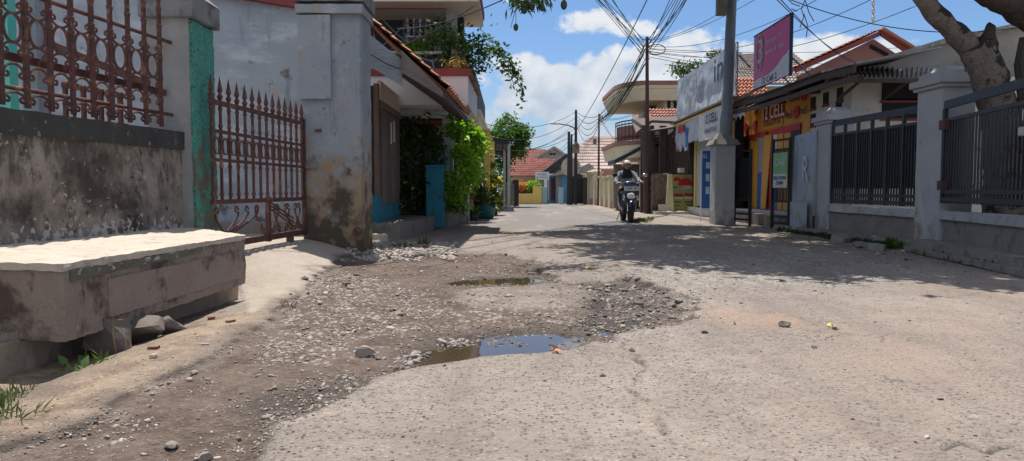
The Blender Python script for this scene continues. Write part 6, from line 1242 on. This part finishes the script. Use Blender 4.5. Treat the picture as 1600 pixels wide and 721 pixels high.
def scatter(name, label, x, y, size, tone, seed, sink=.36, flat_=.42, z=None):
    g = np.random.default_rng(seed); n = len(x); z = height(x, y) if z is None else z; VV = []; FF = []; TT = []; o = 0
    kind = g.integers(0, 8, n)
    for k in range(8):
        ix = np.where(kind == k)[0]; 
        if not len(ix): continue
        v, f = SV[k]; a = g.uniform(0, 2*math.pi, len(ix)); sx = size[ix]*g.uniform(.7,1.3,len(ix)); sy = size[ix]*g.uniform(.6,1.1,len(ix)); sz = size[ix]*flat_*g.uniform(.6,1.3,len(ix)); tl = g.normal(0,.2,(len(ix),2))
        px_ = v[None,:,0]*sx[:,None]; py_ = v[None,:,1]*sy[:,None]; pz_ = v[None,:,2]*sz[:,None]+px_*tl[:,:1]+py_*tl[:,1:]
        X = px_*np.cos(a)[:,None]-py_*np.sin(a)[:,None]+x[ix][:,None]; Y = px_*np.sin(a)[:,None]+py_*np.cos(a)[:,None]+y[ix][:,None]; Z = pz_+(z[ix]+sz*(1-2*sink))[:,None]
        VV.append(np.stack([X,Y,Z],-1).reshape(-1,3)); nv = len(v); FF.append((f[None]+(np.arange(len(ix))*nv)[:,None,None]+o).reshape(-1,3)); TT.append(np.repeat(tone[ix], nv)); o += nv*len(ix)
    VV = np.concatenate(VV); FF = np.concatenate(FF); TT = np.concatenate(TT); me_ = bpy.data.meshes.new(name)
    me_.vertices.add(len(VV)); me_.vertices.foreach_set('co', VV.ravel().astype(np.float32)); me_.loops.add(FF.size); me_.loops.foreach_set('vertex_index', FF.ravel().astype(np.int32)); me_.polygons.add(len(FF)); me_.polygons.foreach_set('loop_start', (np.arange(len(FF))*3).astype(np.int32)); me_.polygons.foreach_set('loop_total', np.full(len(FF),3,np.int32)); me_.update()
    at = me_.attributes.new('lc','FLOAT','POINT'); at.data.foreach_set('value', TT.astype(np.float32)); me_.materials.append(mstone); o_ = bpy.data.objects.new(name, me_); COL.objects.link(o_); o_['kind'] = 'stuff'; o_['label'] = label; return o_
def sample(n, px0, px1, y0, y1, seed):      # more candidates near the camera
    g = np.random.default_rng(seed); Y = y0*(y1/y0)**g.random(n); u = g.uniform(px0, px1, n); return (u-800)/F*Y, Y, g
x, y, g = sample(130000, -60, 1660, 2.2, 13, 5); m_ = masks(x[None], y[None]); m_ = {k: v[0] for k, v in m_.items()}
clump = fbm(x, y, 3.5, 3, 21); fine_ = fbm(x, y, 14, 2, 22); mud = ss(m_['mud'], .0, .03)
edge = np.exp(-(m_['mud']/.06)**2)
nearp = np.exp(-((m_['p1']+.05)/.10)**2)+np.exp(-((m_['p2']+.05)/.08)**2)+np.exp(-((m_['p3'])/.10)**2)
w = mud*(ss(clump, .45, .62)*.35+ss(m_['stony'], -.05,.1)*ss(clump,.35,.5)*.8+.03)+nearp*.5*ss(fine_,.4,.55)+ss(m_['pot'],-.55,.02)*.9*ss(fine_,.35,.5)+edge*.4*ss(clump,.4,.5)+.026+.05*(x > .3)*ss(fbm(x, y, 1.3, 3, 27), .46, .62)+ss(m_['grav'],-.2,.2)*.5*ss(clump,.42,.6)+ss(m_['sand'],-.1,.1)*.05
w *= 1-.95*ss(m_['drive'], .0, .05); w += ss(m_['p1'],0,.05)*ss(clump,.44,.5)*.5; w *= (1-.9*ss(m_['p1'], .05, .12)*(fine_ < .5)); w *= ~((x < -2.0) & (y < 6.8) & (y > 3.2) & (x < -2.0)); w[(x > 5.3) & (y > 10)] *= .2
keep = g.random(len(x)) < w; x, y = x[keep], y[keep]; pot = ss(m_['pot'], -.02, .05)[keep]; mm = mud[keep]; wt = np.clip(nearp[keep], 0, 1)
sz = np.clip(g.lognormal(-5.0, .55, len(x)), .003, .034)*np.clip(y/4.6, 1, 1.9)*(1+.5*pot); tone = np.clip(.64+.2*g.normal(size=len(x))-.22*pot-.15*wt+.08*mm, .02, 1)
lonely = (mm < .5) & (pot < .3); tone[lonely] -= .25*(g.random(lonely.sum()) < .55); sz[lonely] *= .62
tone = np.clip(tone, .02, 1); print('stones', len(x)); scatter('gravel', 'loose grey gravel strewn through the broken muddy road', x, y, sz, tone, 6)
# rubble bank at the foot of the pillar
x, y, g = sample(2600, 540, 712, 9.4, 12.2, 9); u = 800+1150*x/y; v_ = 295+1035/y; k = (v_ > 376+np.abs(u-560)*.02) & (v_ < 404-abs(u-600)*.02+4*np.sin(u*.1)) & (x > -2.3); x, y = x[k], y[k]
scatter('rubble', 'bank of pale broken stones at the foot of the kiosk platform', x, y, np.clip(g.lognormal(-3.4,.45,len(x)),.015,.10), np.clip(.8+.12*g.normal(size=len(x)),0,1), 10, flat_=.45)
x, y, g = sample(1500, 1180, 1480, 8.8, 14, 12); k = (x > 4.4+.4*np.sin(y*2)) & (x < 5.75) & (g.random(len(x)) < .5); scatter('rubble', 'loose grey rubble in the shade along the right fence', x[k], y[k], np.clip(g.lognormal(-3.9,.5,k.sum()),.01,.08), np.clip(.45+.15*g.normal(size=k.sum()),0,1), 13)
PI0 = gpoly([(600,560),(640,520),(745,506),(745,522),(700,530),(650,545),(620,566)])
x, y, g = sample(9000, 590, 760, 3.9, 5.1, 17); d_ = sdf(x, y, PI0); k = (d_ > -.02) & (fbm(x, y, 5, 3, 63) > .52) & (g.random(len(x)) < .4); scatter('bank_gravel', 'wet stones along the upper bank of the brown puddle', x[k], y[k], np.clip(g.lognormal(-4.1,.5,k.sum()),.008,.045), np.clip(.5+.2*g.normal(size=k.sum()),0.02,1), 18, z=np.full(k.sum(), -.066))
PI1 = gpoly([(752,515),(800,507),(850,503),(925,506),(945,522),(915,534),(885,541),(868,532),(845,520),(800,524),(770,530)])
x, y, g = sample(12000, 740, 950, 4.0, 5.2, 15); d_ = sdf(x, y, PI1); k = (d_ > -.02) & (fbm(x, y, 6, 3, 61) > .47) & (g.random(len(x)) < .35); scatter('puddle_gravel', 'dark wet gravel poking out of the bluish puddle', x[k], y[k], np.clip(g.lognormal(-4.4,.45,k.sum()),.006,.03), np.clip(.30+.16*g.normal(size=k.sum()),0.02,1), 16, z=np.full(k.sum(), -.072))
# larger single stones
big = [(318,548-10,.028,'flat grey stone'),(540,440,.05,'dark chunk'),(533,577,.055,'pale flat stone'),(318,704,.04,'grey stone'),(303,575,.03,'grey stone'),(690,523,.05,'pale block'),(700,551,.025,'dark pebble'),(572,546,.075,'large lump'),(720,528,.03,'white stone'),(1229,510,.05,'grey rounded stone'),(1222,440,.05,'grey stone'),(648,570,.02,'black pebble'),(943,588,.02,'black pebble'),(694,572,.015,'black pebble'),(988,548,.028,'dark stone'),(745,542,.035,'pale stone'),(270,687,.035,'grey stone'),(240,560,.03,'white stone'),(500,470,.05,'pale stone'),(610,505,.05,'pale flat stone'),(790,396,.04,'grey stone'),(476,437,.05,'dark chunk'),(1100,520,.025,'dark stone'),(1272,543,.02,'dark pebble')]
lbs = ['flat grey stone on the wet mud near the left foreground','dark angular chunk beside the wheel ruts below the ramp','pale flat stone at the lower end of the brown puddle','grey stone lowest in the muddy left foreground','small grey stone beside the ledge shadow','pale block standing in the brown puddle water','dark pebble on the slab just below the puddle','large pitted lump at the left end of the brown puddle','small white stone at the meeting of brown and blue water','rounded grey stone on the orange dirt patch','grey stone beside the shadow of the tree','black pebble on the front slab left of centre','black pebble alone on the front slab right of centre','tiny black pebble in the middle of the front slab','dark stone in the crack at the slab corner','pale stone on the lower lip of the puddle','pale stone near the bottom of the left mud','white stone by the brick fragments under the ledge','pale stone among the rubble in the middle of the mud','long pale flat stone on the bank above the puddle','grey stone near the upper puddle edge','dark chunk at the edge of the pale concrete ramp','dark stone on the dusty ground right of the pothole','dark pebble on the bare dusty right side']
tn = {'d': .12, 'b': .08, 'p': .85, 'w': 1.0, 'g': .55, 'f': .6, 'l': .6, 'r': .5}
for k, (px, py, s_, ds) in enumerate(big):
    p = G(px, py); me_ = stone_mesh(30+k, 2); me_ = me_; a = me_.attributes.new('lc','FLOAT','POINT'); a.data.foreach_set('value', [tn[ds[0]]]*len(me_.vertices)); me_.materials.append(mstone)
    o = bpy.data.objects.new('stone', me_); COL.objects.link(o); fz = .35 if 'flat' in ds else .6
    me_.transform(Matrix.Translation((0,0,s_*fz*.7)) @ Matrix.Diagonal((s_*1.1, s_*.85, s_*fz, 1))); o.location = (p.x, p.y, hz(p.x,p.y)-.004); o.rotation_euler = (0,0,k*1.3); tag(o, lbs[k], 'stone', 'larger loose stones')
for k, (px, py, sx, sy, sz, lb) in enumerate(((205,526,.20,.16,.17,'square brown boulder wedged under the ledge'),(255,512,.17,.14,.12,'round boulder behind the brown one under the ledge'),(292,508,.14,.10,.07,'smooth grey boulder nearest the far end under the ledge'))):
    p = G(px, py+14); me_ = stone_mesh(90+k, 3); a = me_.attributes.new('lc','FLOAT','POINT'); a.data.foreach_set('value', [.26]*len(me_.vertices)); me_.materials.append(mstone); me_.transform(Matrix.Diagonal((sx, sy, sz, 1)))
    o = bpy.data.objects.new('boulder', me_); COL.objects.link(o); o.location = (p.x-.20, p.y+.12, hz(p.x,p.y)+sz*.3); tag(o, lb, 'boulder', 'boulders under the ledge')
mbk = mat('brick_bits', (.26,.10,.065), (.19,.075,.05), 20, .9, .4)
for k, (px, py, s_, lb) in enumerate(((240,545,.05,'red brick fragment in front of the brown boulder'),(360,505,.05,'red brick fragment by the far end of the ledge'),(330,500,.06,'flat red brick piece in the shade past the boulders'))):
    p = G(px, py); single(MB().rbox((p.x,p.y,hz(p.x,p.y)-.01), s_*1.1, s_*.7, s_*.45, k), 'brick_fragment', mbk, lb, 'brick', 'brick fragments', rough=(.02,.012,20))

# =============== rider and scooter ===============
def skinned(name, chains, m, parent, sub=2, root=0):
    """chains: list of lists of (point, radius); chains that share a point join there"""
    vs = []; rs = []; es = []; key = {}
    for ch in chains:
        prev = None
        for p, r in ch:
            k_ = tuple(round(c, 4) for c in p)
            if k_ not in key: key[k_] = len(vs); vs.append(Vector(p)); rs.append(r)
            i = key[k_]
            if prev is not None: es.append((prev, i))
            prev = i
    me_ = bpy.data.meshes.new(name); me_.from_pydata(vs, es, []); o = bpy.data.objects.new(name, me_); COL.objects.link(o)
    md = o.modifiers.new('skin', 'SKIN'); 
    for i, r in enumerate(rs):
        d = me_.skin_vertices[0].data[i]; d.radius = (r, r) if not isinstance(r, tuple) else r; d.use_root = (i == root)
    s_ = o.modifiers.new('sub', 'SUBSURF'); s_.levels = s_.render_levels = sub
    dg = bpy.context.evaluated_depsgraph_get(); me2 = bpy.data.meshes.new_from_object(o.evaluated_get(dg)); bpy.data.objects.remove(o); bpy.data.meshes.remove(me_)
    for p in me2.polygons: p.use_smooth = True
    me2.materials.clear(); me2.materials.append(m); me2.name = name; o = bpy.data.objects.new(name, me2); COL.objects.link(o); o.parent = parent; return o
SL = V(3.15, 19.55, 0.0)
st = thing('motor_scooter', 'dark blue motor scooter with lit chrome headlight coming up the lane', 'scooter', tuple(SL))
def L_(x, y, z): return SL+V(x, y, z)
def wheel(y, r, w):
    q = MB(); n_ = 28; prof = [(r-.055,-w/2),(r-.012,-w/2),(r,-w/4),(r,w/4),(r-.012,w/2),(r-.055,w/2)]
    vs = []; fs = []; k_ = len(prof)
    for i in range(n_):
        a = 2*math.pi*i/n_
        for rr, xx_ in prof: vs.append(L_(xx_, y+rr*math.cos(a), r+rr*math.sin(a)))
    for i in range(n_):
        for j in range(k_): fs.append((i*k_+j, i*k_+(j+1)%k_, ((i+1)%n_)*k_+(j+1)%k_, ((i+1)%n_)*k_+j))
    q.add(vs, fs); t_ = q.build('wheel', M['rubber'], st, smooth=True)
    q = MB(); q.tube([L_(0, y+(r-.06)*math.cos(a), r+(r-.06)*math.sin(a)) for a in [2*math.pi*i/24 for i in range(24)]], .02, 6, closed=True)
    for i in range(5): a = 2*math.pi*i/5; q.tube([L_(0,y,r), L_(0,y+(r-.06)*math.cos(a),r+(r-.06)*math.sin(a))], .015, 6)
    q.lathe([(.04,-.05),(.04,.05)], L_(0,y,r), 12, 'X'); q.build('rim', M['fencegrey'], t_)
wheel(0, .285, .10); wheel(1.28, .275, .12)
for s_ in (-1, 1): MB().tube([L_(.075*s_,0,.285), L_(.075*s_,.10,.58)], .022, 8).build('fork', M['chrome'], st)
q = MB(); vs = []; fs = []; n_ = 12      # front mudguard
for i in range(n_+1):
    a = math.radians(25+130*i/n_)
    for x_, rr in ((-.08,.30),(-.06,.335),(0,.35),(.06,.335),(.08,.30)): vs.append(L_(x_, rr*math.cos(a)*-1, .285+rr*math.sin(a)))
for i in range(n_):
    for j in range(4): fs.append((i*5+j, i*5+j+1, (i+1)*5+j+1, (i+1)*5+j))
q.add(vs, fs); q.build('front_mudguard', M['scooter'], st, smooth=True)
# front apron, lofted sections (z, half width, y front, depth)
def loft(name, m, secs, parent=st, n_=14):
    q = MB(); vs = []; fs = []
    for z, hw_, yc, dp in secs:
        for k in range(n_): a = 2*math.pi*k/n_; cx = math.copysign(abs(math.cos(a))**.7, math.cos(a)); sy = math.copysign(abs(math.sin(a))**.9, math.sin(a)); vs.append(L_(hw_*cx, yc+dp*sy, z))
    for j in range(len(secs)-1):
        for k in range(n_): fs.append((j*n_+k, j*n_+(k+1)%n_, (j+1)*n_+(k+1)%n_, (j+1)*n_+k))
    fs += [tuple(range(n_-1,-1,-1)), tuple((len(secs)-1)*n_+k for k in range(n_))]; q.add(vs, fs); return q.build(name, m, parent, smooth=True)
loft('front_apron', M['scooter'], [(.42,.07,.16,.05),(.52,.13,.12,.08),(.62,.20,.08,.12),(.72,.215,.06,.14),(.82,.18,.08,.13),(.90,.12,.12,.10),(.95,.07,.14,.07)])
loft('leg_shield', M['scooter'], [(.26,.17,.34,.04),(.40,.20,.30,.05),(.60,.23,.26,.06),(.80,.19,.22,.06)])
loft('handlebar_cover', M['blueshell'], [(.93,.10,.13,.08),(.98,.17,.12,.10),(1.03,.19,.12,.11),(1.08,.14,.13,.09),(1.11,.07,.15,.05)])
MB().ell(L_(0,-.06,.705), .115, .05, .085, 16, 10).build('headlight', mat('lit_lamp_glass', (.85,.85,.82), (.8,.8,.78), 4, .08, 0), st, smooth=True)
for s_ in (-1, 1):
    MB().ell(L_(.17*s_,.0,.66), .05, .05, .085, 10, 8).build('indicator', M['chrome'], st, smooth=True)
    MB().tube([L_(.10*s_,.14,1.03), L_(.25*s_,.17,1.06), L_(.37*s_,.24,1.05)], [.022,.018,.02], 8).build('handlebar', M['chrome'], st)
    MB().tube([L_(.27*s_,.175,1.055), L_(.39*s_,.245,1.05)], .026, 8).build('grip', M['rubber'], st)
    MB().tube([L_(.24*s_,.13,1.07), L_(.38*s_,.16,1.04)], .008, 6).build('brake_lever', M['chrome'], st)
    MB().tube([L_(.24*s_,.17,1.06), L_(.28*s_,.16,1.2), L_(.36*s_,.15,1.25)], .008, 6).build('mirror_stem', M['black'], st)
    MB().ell(L_(.40*s_,.15,1.26), .075, .018, .05, 12, 8).build('mirror', M['black' if s_ < 0 else 'chrome'], st, smooth=True)
pl2 = MB().box(SL.x-.19,SL.y-.125,.845,SL.x+.19,SL.y-.115,.955).build('number_plate', M['white'], st); text3d('Z 2841 HK', 'lettering', M['ink'], st, L_(0,-.13,.90), V(1,0,0), UZ, .055, .0, width=.30, bold=.02)
loft('floorboard', M['black'], [(.24,.16,.55,.30),(.32,.17,.55,.32)]); loft('body', M['scooter'], [(.32,.12,1.08,.30),(.45,.17,1.08,.42),(.62,.18,1.12,.45),(.72,.15,1.15,.42)]); loft('seat', M['rubber'], [(.72,.13,1.10,.38),(.78,.155,1.10,.40),(.82,.13,1.12,.36)])
loft('rear_mudguard', M['black'], [(.40,.05,1.55,.05),(.60,.08,1.50,.08)]); MB().tube([L_(.15,1.0,.25), L_(.18,1.55,.33)], [.05,.06], 10).build('exhaust', M['fencegrey'], st); MB().tube([L_(-.12,.95,.30), L_(-.22,1.05,.02)], .012, 6).build('side_stand', M['black'], st)

rd = thing('person', 'scooter rider in a beige open helmet, black headscarf and mottled grey jacket', 'person', tuple(L_(0,.9,.0)))
hip = L_(0,.92,.86); ch_ = L_(0,.80,1.22); nk = L_(0,.74,1.40); hd = L_(0,.71,1.53)
chains = [[(hip,.13),(L_(0,.88,1.02),.12),(ch_,.15),(L_(0,.77,1.33),.10),(nk,.055),(L_(0,.72,1.46),.06)]]
arms = []
for s_ in (-1, 1):
    sh_ = L_(.17*s_,.79,1.31); eb = L_(.31*s_,.60,1.12); wr = L_(.335*s_,.34,1.07); hnd = L_(.335*s_,.26,1.065)
    arms.append([(L_(0,.77,1.33),.10),(sh_,.065),(eb,.045),(wr,.030),(hnd,.036)])
legs = []
for s_ in (-1, 1):
    kn = L_(.19*s_,.45,.74); an = L_(.15*s_,.52,.40); legs.append([(hip,.13),(L_(.11*s_,.84,.84),.10),(kn,.075),(L_(.17*s_,.50,.56),.06),(an,.045),(L_(.155*s_,.46,.345),.04),(L_(.16*s_,.36,.335),.035)])
body = skinned('body', chains+arms+legs, M['skin'], rd); bm_off = -Vector(rd.location)
body.data.transform(Matrix.Translation(bm_off))
# head, face and fingers joined into the same body mesh
q = MB(); q.ell(hd, .078, .095, .115, 18, 14); q.ell(hd+V(0,-.092,-.008), .014, .022, .026, 8, 6); q.ell(hd+V(0,-.03,-.075), .055, .055, .045, 12, 8)
for s_ in (-1, 1):
    q.ell(hd+V(.08*s_,.0,-.01), .012, .02, .03, 8, 6)
    base = L_(.335*s_,.26,1.075)
    for k in range(4):
        x_ = (-.036+.024*k)*s_; ln = (.9,1,.95,.78)[k]; q.tube([base+V(x_,-.0,.015), base+V(x_,-.045*ln,.012), base+V(x_,-.062*ln,-.018), base+V(x_,-.045*ln,-.042)], [.011,.011,.010,.007], 6)
    q.tube([base+V(-.045*s_,.01,-.005), base+V(-.06*s_,-.02,-.02), base+V(-.045*s_,-.045,-.03)], [.013,.012,.008], 6)
hdm = q.build('head_part', M['skin'], rd, smooth=True)
bm = bmesh.new(); bm.from_mesh(body.data); bm.from_mesh(hdm.data); bm.to_mesh(body.data); bm.free(); me_ = hdm.data; bpy.data.objects.remove(hdm); bpy.data.meshes.remove(me_)
for p in body.data.polygons: p.use_smooth = True
q = MB(); [q.ell(hd+V(.032*s_,-.086,.006), .014, .008, .007, 8, 6) for s_ in (-1,1)]; q.build('eyes', M['ink'], rd); q = MB(); [q.tube([hd+V(.018*s_,-.094,.026), hd+V(.048*s_,-.086,.027)], .004, 4) for s_ in (-1,1)]; q.build('eyebrows', M['ink'], rd)
MB().tube([hd+V(-.022,-.09,-.05), hd+V(0,-.098,-.052), hd+V(.022,-.09,-.05)], [.004,.008,.004], 6).build('lips', mat('lips', (.30,.10,.09), (.28,.09,.08), 5, .5, 0), rd)
o = skinned('jacket', [[(L_(0,.90,.94),.155),(L_(0,.87,1.06),.15),(ch_,.185),(L_(0,.77,1.34),.13),(L_(0,.75,1.38),.09)]]+[[(L_(0,.77,1.34),.13),(a[1][0],.088),(a[2][0],.064),(a[3][0]+V(0,.02,0),.046)] for a in arms], M['jacket'], rd); o.data.transform(Matrix.Translation(bm_off))
for s_, lg in zip((-1,1), legs):
    o = skinned('trouser_leg', [[(hip+V(.04*s_,0,-.02),.13),(lg[1][0],.115),(lg[2][0],.088),(lg[3][0],.072),(lg[4][0],.058)]], M['scarf'], rd); o.data.transform(Matrix.Translation(bm_off))
    q = MB(); f = lg[5][0]; q.ell(f+V(0,-.05,.0), .048, .13, .045, 12, 8); q.build('shoe', M['vinylw' if s_ < 0 else 'rubber'], rd, smooth=True)
# headscarf: wraps the head, covers chin, falls over the chest
q = MB(); n_ = 20; vs = []; fs = []; secs = [(1.60,.085,.0,.10),(1.53,.095,.012,.105),(1.46,.09,.0,.095),(1.41,.085,-.02,.10),(1.35,.13,-.02,.13),(1.27,.155,-.04,.15),(1.18,.14,-.07,.12)]
for z, hw_, yo, dp in secs:
    for k in range(n_):
        a = 2*math.pi*k/n_; fy = math.sin(a); open_ = (z > 1.44 and fy < -.55); vs.append(L_(hw_*math.cos(a), .735+yo+dp*fy*(.55 if open_ else 1)+.006*math.sin(a*7), z))
for j in range(len(secs)-1):
    for k in range(n_): fs.append((j*n_+k, j*n_+(k+1)%n_, (j+1)*n_+(k+1)%n_, (j+1)*n_+k))
q.add(vs, fs); q.build('headscarf', M['scarf'], rd, smooth=True)
# open-face helmet shell with a visor peak
q = MB(); vs = []; fs = []; nu_, nv_ = 24, 9
for j in range(nv_+1):
    for i in range(nu_):
        p_ = 2*math.pi*i/nu_; front = max(0, -math.sin(p_)); tmax = math.radians(118-42*front**1.2); t_ = .02+(tmax)*j/nv_; vs.append(hd+V(.132*math.sin(t_)*math.cos(p_), .02+.148*math.sin(t_)*math.sin(p_), .028+.128*math.cos(t_)))
for j in range(nv_):
    for i in range(nu_): fs.append((j*nu_+i, (j+1)*nu_+i, (j+1)*nu_+(i+1)%nu_, j*nu_+(i+1)%nu_))
fs.append(tuple(range(nu_))); q.add(vs, fs); hm_ = q.build('helmet', M['helmet'], rd, smooth=True); sol = hm_.modifiers.new('shell','SOLIDIFY'); sol.thickness = .012
q = MB(); q.extr([hd+V(.118*math.cos(a), .02+(-.135)*math.sin(a)-(.045*math.sin(a)), .062) for a in [math.radians(20+140*k/10) for k in range(11)]]+[hd+V(.118*math.cos(a), .02-.125*math.sin(a), .068) for a in [math.radians(160-140*k/10) for k in range(11)]], V(0,0,.006)); q.build('helmet_peak', M['helmet'], hm_)
def under(t_, host, names):
    kids = [o for o in bpy.data.objects if o.parent == t_]; h_ = [o for o in kids if o.name.split('.')[0] == host]
    for o in kids:
        if h_ and o.name.split('.')[0] in names and o != h_[0]: o.parent = h_[0]
under(ms, 'board', ('lettering','white_wave','logo_outline')); under(ub, 'sheet', ('lettering',)); under(lb, 'sheet', ('lettering','blue_print','red_print')); under(sm, 'sheet', ('lettering',)); under(sg, 'board', ('lettering',))
under(yb_, 'board', ('lettering','red_circle','print_line')); under(sb, 'banner_sheet', ('lettering','phone_print','foot_band')); under(st, 'number_plate', ('lettering',)); under(ps, 'white_half', ('lettering',)); under(rd, 'body', ('eyes','eyebrows','lips'))
under(pl, 'shaft', ('raised_panel','pipe_stub','hinge')); under(sp, 'name_plate', ()); under(ks, 'shutter', ('notice',)); under(wh, 'window', ('window_frame',)); under(wh, 'vent', ())
